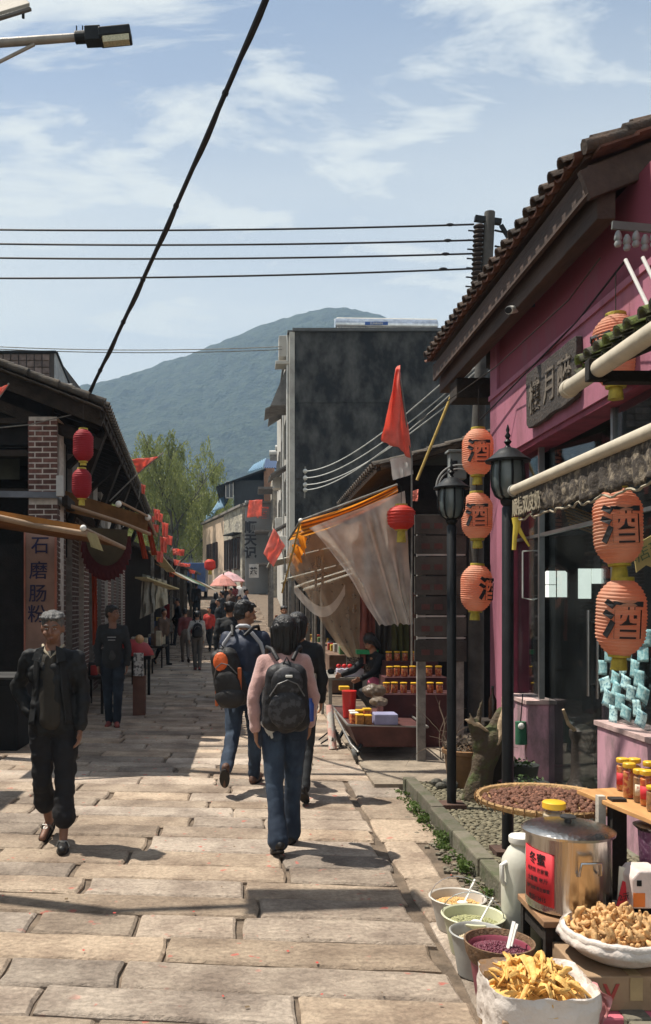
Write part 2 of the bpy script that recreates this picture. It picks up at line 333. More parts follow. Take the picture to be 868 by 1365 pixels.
def paving():
    rng = random.Random(11); rows = []; y = 2.95
    fixed = [.33, .31, .29, .30, .31, .32, .31, .30]
    i = 0
    while y < 50:
        h = fixed[i] if i < len(fixed) else rng.uniform(.24, .38) * (1 if y < 15 else 1.25)
        rows.append((y, y + h)); y += h; i += 1
    slabs = []
    for (a, b) in rows:
        x = left_edge(a); R1 = right_edge(a) + rng.uniform(-.015, .02)
        while x < R1 - .05:
            w = rng.choice([rng.uniform(.5, 1.0), rng.uniform(.9, 1.8)])
            if R1 - (x + w) < .45: w = R1 - x
            g = rng.uniform(.002, .012); gx = rng.choice([.004, .006, .008, .012, .02, .035])
            slabs.append((x, x + w - gx, a + g * .5, b - g, gz((a + b) / 2) + rng.uniform(-.004, .005))); x += w
    far = MB(); n = 0; grp = []
    for s in slabs:
        mb = slab_mb(*s, rng)
        if n < 292:
            mb.build("paving_slab", STONE, STREET, smooth=28); n += 1
        else: far.v, far.f = far.v, far.f; far.add(mb.v, mb.f)
    far.build("paving_slab_far", STONE, STREET, kind='stuff')
    # pale slab strip along the gutter
    for (x0, x1, a, b) in [(.985, 1.36, 2.9, 3.5), (.985, 1.31, 3.52, 4.1), (.99, 1.27, 4.12, 4.75), (.99, 1.33, 4.77, 5.5), (.99, 1.24, 5.52, 6.35), (.985, 1.42, 6.37, 7.0), (.98, 1.44, 7.02, 7.8), (.98, 1.45, 7.82, 8.55)]:
        slab_mb(x0, x1, a, b, -.004, rng, -.03).build("edge_slab", STONE, STREET, smooth=28)
paving()
def leafmass(mb, c, r, n, size, rng, up=.3):
    for _ in range(n):
        d = Vector((rng.gauss(0, 1), rng.gauss(0, 1), rng.gauss(0, 1))); d.normalize(); p = Vector(c) + Vector((d.x * r[0], d.y * r[1], d.z * r[2])) * rng.random() ** .4
        a = Vector((rng.gauss(0, 1), rng.gauss(0, 1), rng.gauss(0, .6) + up)).normalized(); b = a.cross(Vector((rng.gauss(0, 1), rng.gauss(0, 1), rng.gauss(0, 1)))).normalized(); s_ = size * rng.uniform(.6, 1.3)
        mb.add([p - a * s_ * .5, p + b * s_ * .25, p + a * s_ * .5, p - b * s_ * .25], [(0, 1, 2, 3)])
def platform():
    rng = random.Random(5)
    base = MB(); base.bb((1.58, 2.6, -.1), (2.92, 8.15, .055)); pl = base.build("pavement", M("pavement_mortar", (.15, .145, .105), .95, var=.3, sc_=8, bump=.3), kind='structure')
    y = 2.6
    while y < 8.15:
        l = min(rng.uniform(.45, .95), 8.17 - y)
        mb = MB(); mb.bb((1.475 + rng.uniform(-.008, .008), y + .004, -.12), (1.585, y + l - .004, .105 + rng.uniform(-.007, .004))); mb.build("kerb_stone", MOSSY, pl, bevel=.012); y += l
    # cobbles: roundish pebbles set on edge
    shapes = []
    for k in range(10):
        m = MB(); m.sph((0, 0, 0), (rng.uniform(.022, .032), rng.uniform(.014, .02), .012), 8, k=5)
        for v in m.v: v += Vector((rng.uniform(-.003, .003), rng.uniform(-.003, .003), 0))
        shapes.append(m)
    cells = []; y = 2.65
    while y < 8.1:
        x = 1.63 + rng.uniform(-.02, .02)
        while x < 2.56: cells.append((x + rng.uniform(-.008, .008), y + rng.uniform(-.006, .006))); x += rng.uniform(.047, .058)
        y += .036
    vis = [c for c in cells if c[1] > 4.5 and c[0] / c[1] < .46]; vis.sort(key=lambda c: c[1])
    first = set(vis[:285]); stuff = MB(); meshes = [s.mesh("cobble", COB, 60) for s in shapes]
    for c in cells:
        k = rng.randrange(10); rz = rng.uniform(-.7, .7); z = .06 + rng.uniform(-.003, .004)
        if c in first:
            o = bpy.data.objects.new("cobble", meshes[k]); o.location = (c[0], c[1], z); o.rotation_euler = (0, 0, rz); link(o, pl)
        else:
            m = Matrix.Rotation(rz, 3, 'Z'); stuff.add([m @ v + Vector((c[0], c[1], z)) for v in shapes[k].v], shapes[k].f)
    stuff.build("cobbles", COB, pl, smooth=60, kind='stuff')
    # gutter rubble and weeds
    mb = MB()
    for _ in range(900):
        y = rng.uniform(2.9, 8.1); x = 1.475 - abs(rng.gauss(0, .085)); 
        if x < 1.22: continue
        r = rng.uniform(.006, .024); mb.sph((x, y, -.035 + r * .4 + (1.475 - x) * .06), (r * 1.3, r, r * .8), 5, k=3)
    mb.build("rubble", M("gutter_rubble", (.17, .15, .11), .95, var=.5, sc_=20, bump=.4), kind='stuff')
    mb = MB()
    for _ in range(70):
        y = rng.uniform(3.0, 8.0); x = 1.46 - abs(rng.gauss(0, .06)); 
        leafmass(mb, (x, y, .0), (.035, .05, .025), rng.randint(12, 34), .03, rng)
    for (x, y) in ((1.4, 6.85), (1.43, 6.3), (1.42, 5.6), (1.38, 7.2)): leafmass(mb, (x, y, .03), (.05, .07, .045), 110, .032, rng)
    mb.build("weeds", M("weed_green", (.08, .13, .025), .7, var=.4, sc_=20, bump=0, trans=.3), kind='stuff')
platform()
def litter():
    rng = random.Random(77); mb = MB(); m2 = MB()
    for _ in range(260):
        y = rng.uniform(3.3, 14); x = rng.uniform(-2.6, 1.35) if rng.random() < .6 else rng.gauss(.3, .5); s_ = rng.uniform(.003, .010); a = rng.uniform(0, 3.1); u = Vector((math.cos(a), math.sin(a), 0)) * s_; v = Vector((-math.sin(a), math.cos(a), .25)) * s_ * rng.uniform(.4, 1); c = Vector((x, y, .0135))
        (mb if rng.random() < .55 else m2).add([c - u - v, c + u - v, c + u + v, c - u + v], [(0, 1, 2, 3)])
    mb.build("litter", M("red_paper_scrap", (.50, .08, .06), .8), kind='stuff'); m2.build("debris", M("dry_leaf_scrap", (.16, .11, .06), .9), kind='stuff')
litter()
def side_floors():
    m = MB(); m.bb((1.2, 8.16, -.1), (5.5, 14, .03)); m.build("pavement", M("worn_side_paving", (.25, .205, .155), .9, var=.3, sc_=5, bump=.5, bsc=22, bdist=.02), kind='structure')
    m = MB(); m.bb((2.93, 2.6, -.1), (7.2, 8.15, .07)); m.build("floor", M("shop_threshold_floor", (.24, .235, .19), .8, var=.2, sc_=3, bump=.2), kind='structure')
side_floors()
# ---------------------------------------------------------------- hills
def hills():
    prof = [(-400, 545), (-200, 530), (0, 522), (100, 515), (130, 512), (165, 503), (200, 491), (230, 480), (262, 470), (300, 455), (330, 443), (365, 431), (400, 421), (425, 416), (450, 414), (475, 415), (500, 420), (530, 430), (560, 441), (600, 458), (650, 478), (700, 495), (800, 520), (1000, 550), (1500, 590)]
    def sil(px):
        for (a, ya), (b, yb) in zip(prof, prof[1:]):
            if a <= px <= b: t = (px - a) / (b - a); return ya + (yb - ya) * t
        return 560
    D = 900.0
    def fn(u, v):
        px = -380 + 1850 * u; x = (px - CX) * D / F; hz = EYE + (CY - sil(px)) * D / F
        s = v if v < .72 else .72 + (v - .72)
        y = D - 420 * (1 - v) if v < .75 else D - 105 + 300 * (v - .75) / .25
        y = 480 + 640 * v
        t = min(1, v / .655); t = t * t * (3 - 2 * t) * .55 + t * .45
        z = hz * t if v <= .655 else hz * max(0, 1 - ((v - .655) / .345) ** 1.5 * .7)
        x = x * (y / D) ** .35
        rr = noise.noise(Vector((x * .006, y * .006, 0))) * 22 + noise.noise(Vector((x * .02, y * .02, 3))) * 8
        fine = noise.noise(Vector((x * .09, y * .09, 1))) * 3.2
        w = max(0, 1 - abs(v - .655) * 6)
        return Vector((x, y, z + rr * (1 - w) * min(1, v * 3) + fine * 1.0))
    mb = MB(); mb.grid(fn, 330, 130)
    mat = M("forest_hill", (.010, .020, .014), .95, sc_=.10, col2=(.042, .06, .034), th=(.36, .66), bump=.5, bsc=.3, bdist=4.0)
    mb.build("hills", mat, kind='structure')
hills()
def haze():
    mb = MB(); mb.bb((-1100, -40, -1.3), (1500, 1250, 335))
    m = bpy.data.materials.new("haze_air"); m.use_nodes = True; nt = m.node_tree; nt.nodes.clear(); o = nt.nodes.new('ShaderNodeOutputMaterial'); v = nt.nodes.new('ShaderNodeVolumePrincipled')
    v.inputs['Density'].default_value = HAZE; v.inputs['Color'].default_value = (.40, .60, .86, 1); v.inputs['Anisotropy'].default_value = 0.0
    nt.links.new(v.outputs[0], o.inputs['Volume']); mb.build("haze", m, kind='stuff')
HAZE = 0.00052
haze()
# ---------------------------------------------------------------- shared building helpers
TILE = M("clay_roof_tile", (.042, .034, .028), .92, sc_=7, col2=(.10, .062, .042), bump=.4, bsc=50, rnd=.25)
TILED = M("dark_roof_tile", (.045, .04, .035), .92, sc_=7, col2=(.10, .08, .06), bump=.4, bsc=50, rnd=.25)
TILEM = M("mossy_roof_tile", (.07, .065, .05), .92, sc_=9, col2=(.11, .14, .03), th=(.45, .6), bump=.5, bsc=50, rnd=.25)
TERRA = M("terracotta_underside", (.12, .052, .033), .9, sc_=8, var=.35, bump=.3, rnd=.2)
WOODB = M("brown_timber", (.062, .038, .028), .8, sc_=6, var=.35, stretch=(1, .2, 1), bump=.3, bsc=40)
WOODD = M("dark_timber", (.026, .019, .014), .95, sc_=6, var=.4, bump=.3, bsc=40)
BLACKW = M("shade_black_wood", (.012, .010, .009), .95, sc_=5, var=.4, bump=.3)  # near-black base, lowered further to deepen the shaded walls and recesses
def tiled_roof(parent, a, b, up, sp=.19, mat=TILE, pan=TERRA, r=.055, step=.22, indiv=True, und=True, rng=random.Random(3)):
    """barrel-tile roof from eave line a-b going up by vector up; the lowest cover and pan tiles are single parts"""
    a = Vector(a); b = Vector(b); up = Vector(up); t = (b - a); L = t.length; t.normalize(); s = up.normalized(); S = up.length; n = t.cross(s).normalized()
    if n.z < 0: n = -n
    cols = int(L / sp); stuff = MB(); pans = MB(); nst = max(1, int(S / step))
    def cover(mb, c, k, jit):
        o = a + t * ((c + .5) * sp + jit) + s * (k * step - .05) + n * (.035 + (.012 if k == 0 else 0)); r0, r1, ll = r * 1.08, r * .94, step * 1.18
        vs = []; m = 6
        for (rr, d, off) in ((r0, 0, 0), (r1, ll, -.012)):
            for i in range(m + 1):
                th = math.pi * i / m; vs.append(o + s * d + t * (math.cos(th) * rr) + n * (math.sin(th) * rr + off))
            for i in range(m, -1, -1):
                th = math.pi * i / m; vs.append(o + s * d + t * (math.cos(th) * (rr - .014)) + n * (math.sin(th) * (rr - .014) + off))
        q = 2 * m + 2; fs = [(i, (i + 1) % q, q + (i + 1) % q, q + i) for i in range(q)]
        fs += [(i, q - 1 - i, q - 2 - i, i + 1) for i in range(m)] + [(q + i, q + i + 1, q + q - 2 - i, q + q - 1 - i) for i in range(m)]
        mb.add(vs, fs)
    def panf(mb, c, k):
        o = a + t * (c * sp) + s * (k * step - .03) + n * (.03 - .006 * 0); w = sp * .5; vs = []
        for (d, off) in ((0, .008), (step * 1.1, -.008)):
            for i in range(5):
                th = math.pi * (i / 4); vs.append(o + s * d + t * (-math.cos(th) * w * .95) + n * (-math.sin(th) * .035 + off))
            for i in range(4, -1, -1):
                th = math.pi * (i / 4); vs.append(o + s * d + t * (-math.cos(th) * w * .95) + n * (-math.sin(th) * .035 + off - .014))
        mb.add(vs, [(i, (i + 1) % 10, 10 + (i + 1) % 10, 10 + i) for i in range(10)] + [(i, 9 - i, 8 - i, i + 1) for i in range(4)] + [(10 + i, 11 + i, 18 - i, 19 - i) for i in range(4)])
    for c in range(cols):
        j = rng.uniform(-.012, .012)
        for k in range(nst):
            jj = j + rng.uniform(-.006, .006)
            if k == 0 and indiv: m1 = MB(); cover(m1, c, k, jj); m1.build("roof_tile", mat, parent, smooth=50)
            else: cover(stuff, c, k, jj)
    for c in range(cols + 1):
        for k in range(nst):
            if k == 0 and indiv: m1 = MB(); panf(m1, c, k); m1.build("pan_tile", pan, parent, smooth=50)
            else: panf(pans, c, k)
    stuff.build("roof_tiles_above", mat, parent, smooth=50, kind='stuff'); pans.build("pan_tiles_above", pan, parent, smooth=50, kind='stuff')
BRICK = M("red_brick", (.125, .06, .048), .9, sc_=12, var=.35, bump=.4, bsc=70, rnd=.3)
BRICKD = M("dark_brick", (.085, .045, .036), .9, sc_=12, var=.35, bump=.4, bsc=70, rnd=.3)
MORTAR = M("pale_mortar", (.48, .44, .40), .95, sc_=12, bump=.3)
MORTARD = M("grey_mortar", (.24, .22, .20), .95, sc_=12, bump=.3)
def brick_face(parent, o, u, w, h, mat=BRICK, rng=random.Random(9), bl=.24, bh=.058, g=.012, indiv=False, depth=.03, proud=.005):
    """courses of bricks standing proud of the face that starts at o, runs w along u and h up; outward = u x z"""
    o = Vector(o); u = Vector(u).normalized(); out = u.cross(Vector((0, 0, 1))); mb = MB(); n = int(h / (bh + g)); cnt = 0
    rot = Matrix((u, out, Vector((0, 0, 1)))).transposed(); shared = {}
    for r in range(n):
        x = -(bl / 2) * (r % 2)
        while x < w - .02:
            x0 = max(0, x) + g / 2; x1 = min(w, x + bl) - g / 2; x += bl
            if x1 - x0 < .03: continue
            c = o + u * ((x0 + x1) / 2) + Vector((0, 0, (r + .5) * (bh + g))) + out * (proud + rng.uniform(-.003, .003) - depth / 2)
            if indiv:
                key = round(x1 - x0, 2)
                if key not in shared: m = MB(); m.box((0, 0, 0), (x1 - x0, depth, bh), rot); shared[key] = m.mesh("brick", mat)
                ob = bpy.data.objects.new("brick", shared[key]); ob.location = c; link(ob, parent)
            else: mb.box(c, (x1 - x0, depth, bh), rot)
    if not indiv: mb.build("brick_courses", mat, parent, kind='stuff')
# ---------------------------------------------------------------- pink wine shop
PINK = bpy.data.materials.new("weathered_pink_plaster")
def pinkmat(m, base=(.36, .125, .18), grime=(.19, .07, .09), t0=.48, t1=.70):
    m.use_nodes = True; nt = m.node_tree; N = nt.nodes.new; L = nt.links.new; b = nt.nodes['Principled BSDF']
    geo = N('ShaderNodeNewGeometry'); mp = N('ShaderNodeMapping'); mp.inputs['Scale'].default_value = (1, 1, .45); L(geo.outputs['Position'], mp.inputs[0])
    n1 = N('ShaderNodeTexNoise'); n1.inputs['Scale'].default_value = 3.2; n1.inputs['Detail'].default_value = 12; n1.inputs['Roughness'].default_value = .68; L(mp.outputs[0], n1.inputs[0])
    r = N('ShaderNodeMapRange'); L(n1.outputs[0], r.inputs[0]); r.inputs[1].default_value = t0; r.inputs[2].default_value = t1; r.inputs[4].default_value = .85
    n2 = N('ShaderNodeTexNoise'); n2.inputs['Scale'].default_value = 1.3; n2.inputs['Detail'].default_value = 6; L(mp.outputs[0], n2.inputs[0])
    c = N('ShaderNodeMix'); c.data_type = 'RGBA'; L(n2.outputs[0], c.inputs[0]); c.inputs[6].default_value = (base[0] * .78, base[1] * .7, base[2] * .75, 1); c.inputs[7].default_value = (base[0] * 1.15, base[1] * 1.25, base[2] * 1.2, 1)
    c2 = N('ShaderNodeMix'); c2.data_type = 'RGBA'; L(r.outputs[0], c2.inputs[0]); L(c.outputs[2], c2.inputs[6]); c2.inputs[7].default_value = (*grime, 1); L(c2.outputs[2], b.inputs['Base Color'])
    b.inputs['Roughness'].default_value = .85; bp = N('ShaderNodeBump'); bp.inputs['Strength'].default_value = .5; bp.inputs['Distance'].default_value = .012; L(n1.outputs[0], bp.inputs['Height']); L(bp.outputs[0], b.inputs['Normal']); return m
pinkmat(PINK)
PINKL = pinkmat(bpy.data.materials.new("peeling_pink_plaster"), (.50, .26, .32), (.14, .11, .11), .43, .60)
MAROON = M("maroon_paint", (.20, .03, .055), .6, sc_=5, var=.3, bump=.15)
GLASS = glassy("shop_glass", (.75, .8, .8), .05, .965)
STEEL = M("brushed_steel", (.5, .5, .5), .25, metal=1, var=.1, bump=.02)
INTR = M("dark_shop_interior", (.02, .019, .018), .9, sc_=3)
GOLD = M("yellow_fabric_tassel", (.42, .33, .04), .6, sc_=20, var=.3, bump=.2)
def pink_shop():
    r = thing("wine_shop", "pink plastered wine shop with clay tiled eave, glass front and carved name board", "shop building", (4.5, 7.5, 0))
    w = MB(); X = 2.6
    # upper wall with header band, molding
    w.bb((X + .0, 3.2, 3.24), (X + .28, 9.24, 3.90))
    w.bb((X - .02, 3.2, 3.90), (X + .27, 9.24, 3.95)); w.bb((X, 8.76, .02), (X + .28, 9.24, 3.24))
    w.bb((X, 9.0, .02), (7.2, 9.24, 5.4)); up = w.build("wall", PINK, r)
    uw = MB(); uw.bb((X + .03, 3.2, 3.95), (X + .28, 9.236, 4.62)); uw.build("upper_wall", pinkmat(bpy.data.materials.new("eave_shade_pink_plaster"), (.22, .045, .07)), r)  # eave shade put into the colour: same pink plaster, painted deeper above the molding
    g = MB(); g.bb((X + .02, 5.2, 3.19), (X + .26, 8.757, 3.237)); g.bb((X + .02, 8.72, .02), (X + .27, 8.757, 3.19)); g.build("lintel_trim", MAROON, r)
    l = MB(); l.bb((X, 8.02, .02), (X + .26, 8.72, .80)); l.build("low_wall", PINKL, r, bevel=.012)
    l = MB(); l.bb((X - .015, 8.00, .80), (X + .27, 8.72, .835)); l.build("window_ledge", M("worn_ledge", (.45, .32, .30), .8, sc_=6, bump=.2), r)
    l = MB(); l.bb((X, 3.0, .02), (X + .26, 6.42, .83)); l.build("low_wall", PINKL, r, bevel=.012)
    l = MB(); l.bb((X - .015, 3.0, .83), (X + .27, 6.44, .865)); l.build("window_ledge", M("worn_ledge", (.45, .32, .30), .8), r)
    # glazing
    for (a, b, z) in ((8.05, 8.72, .835), (3.2, 6.40, .865)):
        p = MB(); p.bb((X + .13, a, z), (X + .138, b, 3.19)); p.build("glass_pane", GLASS, r)
    fr = MB()
    for y in (8.03, 6.42, 5.62, 4.4): fr.bb((X + .11, y - .02, .85), (X + .16, y + .02, 3.19))
    fr.bb((X + .115, 3.2, 2.36), (X + .155, 8.7, 2.39)); fr.build("window_frame", M("grey_aluminium", (.28, .29, .29), .35, metal=.8, bump=.02), r)
    # recessed frameless door leaves, one slightly ajar
    for (a, b, nm) in (((X + .20, 8.0), (X + .36, 7.22), 0), ((X + .36, 7.2), (X + .20, 6.44), 1)):
        d = MB(); d.bar((a[0], a[1], 1.62), (b[0], b[1], 1.62), .01, 3.1); dd = d.build("glass_door", GLASS, r)
        e = a if nm else b; f = b if nm else a; dv = (Vector(f) - Vector(e)).normalized(); q = Vector(e) + dv * .10; nx = Vector((-dv.y, dv.x))
        h = MB()
        for s in (-.05, .05):
            c = q + nx * s; h.tube([(c.x, c.y, .95), (c.x, c.y, 1.68)], .016, 10)
        for z in (1.05, 1.58): h.bar((q.x - nx.x * .05, q.y - nx.y * .05, z), (q.x + nx.x * .05, q.y + nx.y * .05, z), .014)
        h.build("door_handle", STEEL, r, smooth=40)
    # interior
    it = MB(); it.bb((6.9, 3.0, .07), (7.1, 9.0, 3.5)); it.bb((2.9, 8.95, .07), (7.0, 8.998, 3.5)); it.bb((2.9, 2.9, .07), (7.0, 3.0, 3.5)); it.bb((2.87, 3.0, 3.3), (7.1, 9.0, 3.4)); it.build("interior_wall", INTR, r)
    WIN = M("daylit_back_window", (.8, .82, .74), .6, emis=1.0, var=.05, bump=0)
    for (x0, x1, y0, y1) in ((727, 741, 761, 779), (727, 741, 780, 796), (743, 756, 761, 796), (771, 788, 758, 798), (789, 805, 758, 778)):
        a = P(x0, y1, 8.93); b = P(x1, y0, 8.93); m = MB(); m.bb((a.x, 8.925, a.z), (b.x, 8.935, b.z)); m.build("back_window_pane", WIN, r)
    m = MB(); a = P(724, 797, 8.94); m.tube([P(725, 797, 8.92), P(725, 762, 8.92), P(732, 756, 8.92), P(741, 753, 8.92), P(751, 756, 8.92), P(758, 763, 8.92), P(758, 797, 8.92)], .015, 6); m.build("arched_window_frame", WOODB, r)
    m = MB()
    for k in range(7): a = P(750 + k * 1.5, 672 + k * 4.5, 8.3); b = P(800 + k * 1.5, 690 + k * 4.5, 8.3); m.bar(a, b, .03, .012)
    m.build("reflection_slats", M("orange_reflection", (.55, .25, .06), .6, emis=.0), r)  # slats added inside to mimic the orange awning reflected in the glass
    c = MB(); c.bb((4.2, 5.0, .07), (5.0, 7.8, 1.05)); c.build("counter", WOODD, r, bevel=.02)
    c = MB()
    for k in range(4): c.bb((5.9, 5.0, .6 + .5 * k), (6.2, 8.6, .63 + .5 * k))
    sh = c.build("shelf", WOODD, r)
    # eave: fascia, purlin, rafters, roof
    Ya, Yb = 5.80, 10.65; run = 4.6; sl = .39
    f = MB(); f.bb((2.29, Ya, 4.49), (2.325, Yb, 4.68)); f.build("fascia_board", WOODB, r)
    f = MB(); f.bb((2.37, Ya + .05, 4.34), (2.50, Yb, 4.56)); f.build("purlin", WOODB, r, bevel=.01)
    f = MB(); f.bb((3.4, Ya + .05, 4.75), (3.55, Yb, 4.93)); f.build("purlin", WOODB, r)
    for y in [Ya + .1 + .6 * k for k in range(9)]:
        f = MB(); f.bar((2.36, y, 4.675), (6.07, y, 4.65 + 3.8 * sl), .06, .10); f.build("rafter", WOODB, r)
    rf = MB(); rf.add([(2.27, Ya, 4.72), (2.27, Yb, 4.72), (6.6, Yb, 4.72 + 4.33 * sl), (6.6, Ya, 4.72 + 4.33 * sl), (2.27, Ya, 4.745), (2.27, Yb, 4.745), (6.6, Yb, 4.745 + 4.33 * sl), (6.6, Ya, 4.745 + 4.33 * sl)], [(0, 1, 2, 3), (4, 7, 6, 5), (0, 4, 5, 1), (1, 5, 6, 2), (2, 6, 7, 3), (3, 7, 4, 0)])
    roof = rf.build("roof", WOODB, r)
    tiled_roof(roof, (2.24, Yb, 4.745), (2.24, Ya - .02, 4.745), (4.36, 0, 4.36 * sl), mat=TILE)
    # verge: double row of heavy tiles running up the near gable edge
    rng = random.Random(2)
    for k in range(16):
        for lay in range(2):
            x = 2.27 + k * .27 + lay * .08; z = 4.755 + (x - 2.27) * sl + lay * .035; y = Ya - .03 + lay * .07
            m = MB(); pts = []
            m.tube([(x - .02, y, z + .02 + (.012 if 1 else 0)), (x + .31, y, z + .31 * sl)], [.052, .044], 8); m.build("verge_tile", TILE, roof, smooth=50)
    for k in range(18):
        x = 2.32 + k * .24; z = 4.69 + (x - 2.27) * sl; m = MB(); m.bar((x, Ya - .05, z + .03), (x + .26, Ya - .05, z + .26 * sl + .012), .16, .016); m.build("verge_slate", TERRA, roof)
    f = MB(); f.bar((2.27, Ya + .02, 4.55), (6.6, Ya + .02, 4.55 + 4.33 * sl), .05, .2); f.build("rake_board", WOODB, r)
    f = MB(); f.add([(2.88, Ya + .1, 4.3), (6.6, Ya + .1, 4.3), (6.6, Ya + .1, 6.1), (2.88, Ya + .1, 4.75), (2.88, Ya + .2, 4.3), (6.6, Ya + .2, 4.3), (6.6, Ya + .2, 6.1), (2.88, Ya + .2, 4.75)], [(0, 1, 2, 3), (4, 7, 6, 5), (0, 4, 5, 1), (1, 5, 6, 2), (2, 6, 7, 3), (3, 7, 4, 0)]); f.build("gable_wall", PINK, r)
    f = MB(); f.bb((2.4, 9.9, 4.10), (3.0, 10.25, 4.335)); f.build("tie_beam", WOODD, r, bevel=.01)
    f = MB(); f.bb((2.6, 9.25, 4.3), (6, 9.4, 4.5)); f.build("wall_plate", WOODD, r)
    return r
pink_shop()
BRASS = M("dark_bronze", (.05, .042, .036), .45, metal=.3, sc_=10, bump=.2)
INK = M("black_ink", (.012, .012, .014), .6, bump=0)
def sign_board():
    t = thing("carved_sign_board", "dark carved wooden name board with three raised characters on the pink header", "sign", (2.55, 7.3, 3.3))
    rng = random.Random(4); Y0, Y1, Z0, Z1 = 6.68, 7.88, 3.33, 3.83; pts = []
    def e(a, b, n): return [(a[0] + (b[0] - a[0]) * i / n, a[1] + (b[1] - a[1]) * i / n) for i in range(n)]
    for (y, z) in e((Y1, Z0 + .05), (Y1 - .06, Z0 - .01), 3) + e((Y1 - .06, Z0 - .01), (Y0 + .05, Z0), 8) + e((Y0 + .05, Z0), (Y0, Z0 + .06), 2) + e((Y0, Z0 + .06), (Y0, Z1 - .02), 5) + e((Y0, Z1 - .02), (Y1, Z1), 8) + e((Y1, Z1), (Y1, Z0 + .05), 5):
        pts.append(Vector((2.545, y + rng.uniform(-.01, .01), z + rng.uniform(-.01, .01))))
    m = MB(); m.poly(pts, (.05, 0, 0)); m.build("board", M("carved_dark_wood", (.05, .04, .033), .7, sc_=12, var=.35, bump=.5, bsc=40), t, bevel=.008)
    for k, ch in enumerate("樓月醉"): lettering(ch, .31, M("faded_raised_character", (.14, .115, .09), .8, sc_=20, var=.4), t, (2.545, 7.64 - k * .36, 3.58), (0, -1, 0), (0, 0, 1), .012, .03, name="character")
sign_board()
# ---------------------------------------------------------------- lanterns
LANT = M("orange_paper_lantern", (.87, .36, .22), .7, sc_=4, col2=(.90, .52, .36), th=(.38, .62), bump=.25, bsc=24, trans=.5, rnd=.10)
LANTR = M("red_paper_lantern", (.62, .055, .035), .6, sc_=3, var=.2, bump=.15, trans=.35)
LANTD = M("dark_red_lantern", (.30, .012, .02), .7, sc_=3, var=.2, bump=.1, trans=.25)
def lantern(loc, label, r=.15, h=.46, ribs=22, mat=LANT, text="酒", face=0., group=None, cap=GOLD, tilt=0., tassel=.09, tsize=.235, n=28, up=.25):
    t = thing("paper_lantern", label, "lantern", loc, face, group, world=False); t.rotation_euler = (tilt, tilt * .6, face)
    prof = []; N = ribs * 4
    for i in range(N + 1):
        v = i / N; z = h / 2 - h * v; a = abs(2 * v - 1); rad = r * (.42 + .58 * (1 - max(0, (a - .35) / .65) ** 2.3)) + .0045 * math.cos(v * ribs * 2 * math.pi) * (r / .15)
        prof.append((rad, z))
    m = MB(); m.lathe((0, 0, 0), prof, n, caps=False); sd = loc[0] * 7 + loc[2] * 3
    for v in m.v:
        w = 1 + .05 * noise.noise(Vector((v.x * 9 + sd, v.y * 9, v.z * 6))) + .02 * noise.noise(Vector((v.x * 30 + sd, v.y * 30, v.z * 20))); v.x *= w; v.y *= w
    m.build("paper_shade", mat, t, smooth=80)
    for s in (1, -1):
        m = MB(); m.lathe((0, 0, s * h / 2 - .012), [(r * .45, 0), (r * .47, .012), (r * .45, .03), (r * .3, .03)], 18); m.build("rim", cap, t, smooth=40)
    if tassel: m = MB(); m.lathe((0, 0, -h / 2 - tassel), [(r * .34, 0), (r * .32, tassel * .5), (r * .27, tassel)], 14, caps=True); m.build("tassel", cap, t, smooth=40)
    m = MB(); m.tube([(0, 0, h / 2), (0, 0, h / 2 + up)], .004, 5); m.build("hanging_cord", WOODD, t)
    if text: lettering(text, tsize, INK, t, (0, -r - .011, 0), (1, 0, 0), (0, 0, 1), .032, .02, name="character", bendr=r + .009)
    return t
g1 = "orange wine lanterns strung under the shop eave"; g2 = "orange wine lanterns hung before the glass front"
lantern(P(637, 603, 8.6), "ribbed orange lantern marked with a black character, topmost of the three beside the pink pilaster", face=-.2, group=g1, up=.4, tilt=.02)
lantern(P(636, 688, 8.6), "orange paper lantern, middle one of three on the cord by the pink pilaster", face=-.28, group=g1, tilt=-.03)
lantern(P(635, 784, 8.6), "orange paper lantern lowest of the three on the cord, its character turned to the side", face=.62, group=g1, tilt=.04)
lantern(P(824, 702, 5.15), "large orange red lantern right under the awning valance before the shop glass", face=-.30, group=g2, h=.45, r=.14, tilt=-.05)
lantern(P(828, 823, 5.15), "large ribbed orange lantern hanging lower, above the blue tickets", face=-.34, group=g2, h=.45, r=.14, tilt=.06, up=.1)
lantern(P(821, 468, 5.9), "orange lantern half hidden behind the cream pipe and mossy tiles", face=-1.35, group=g2, h=.48, up=.3)
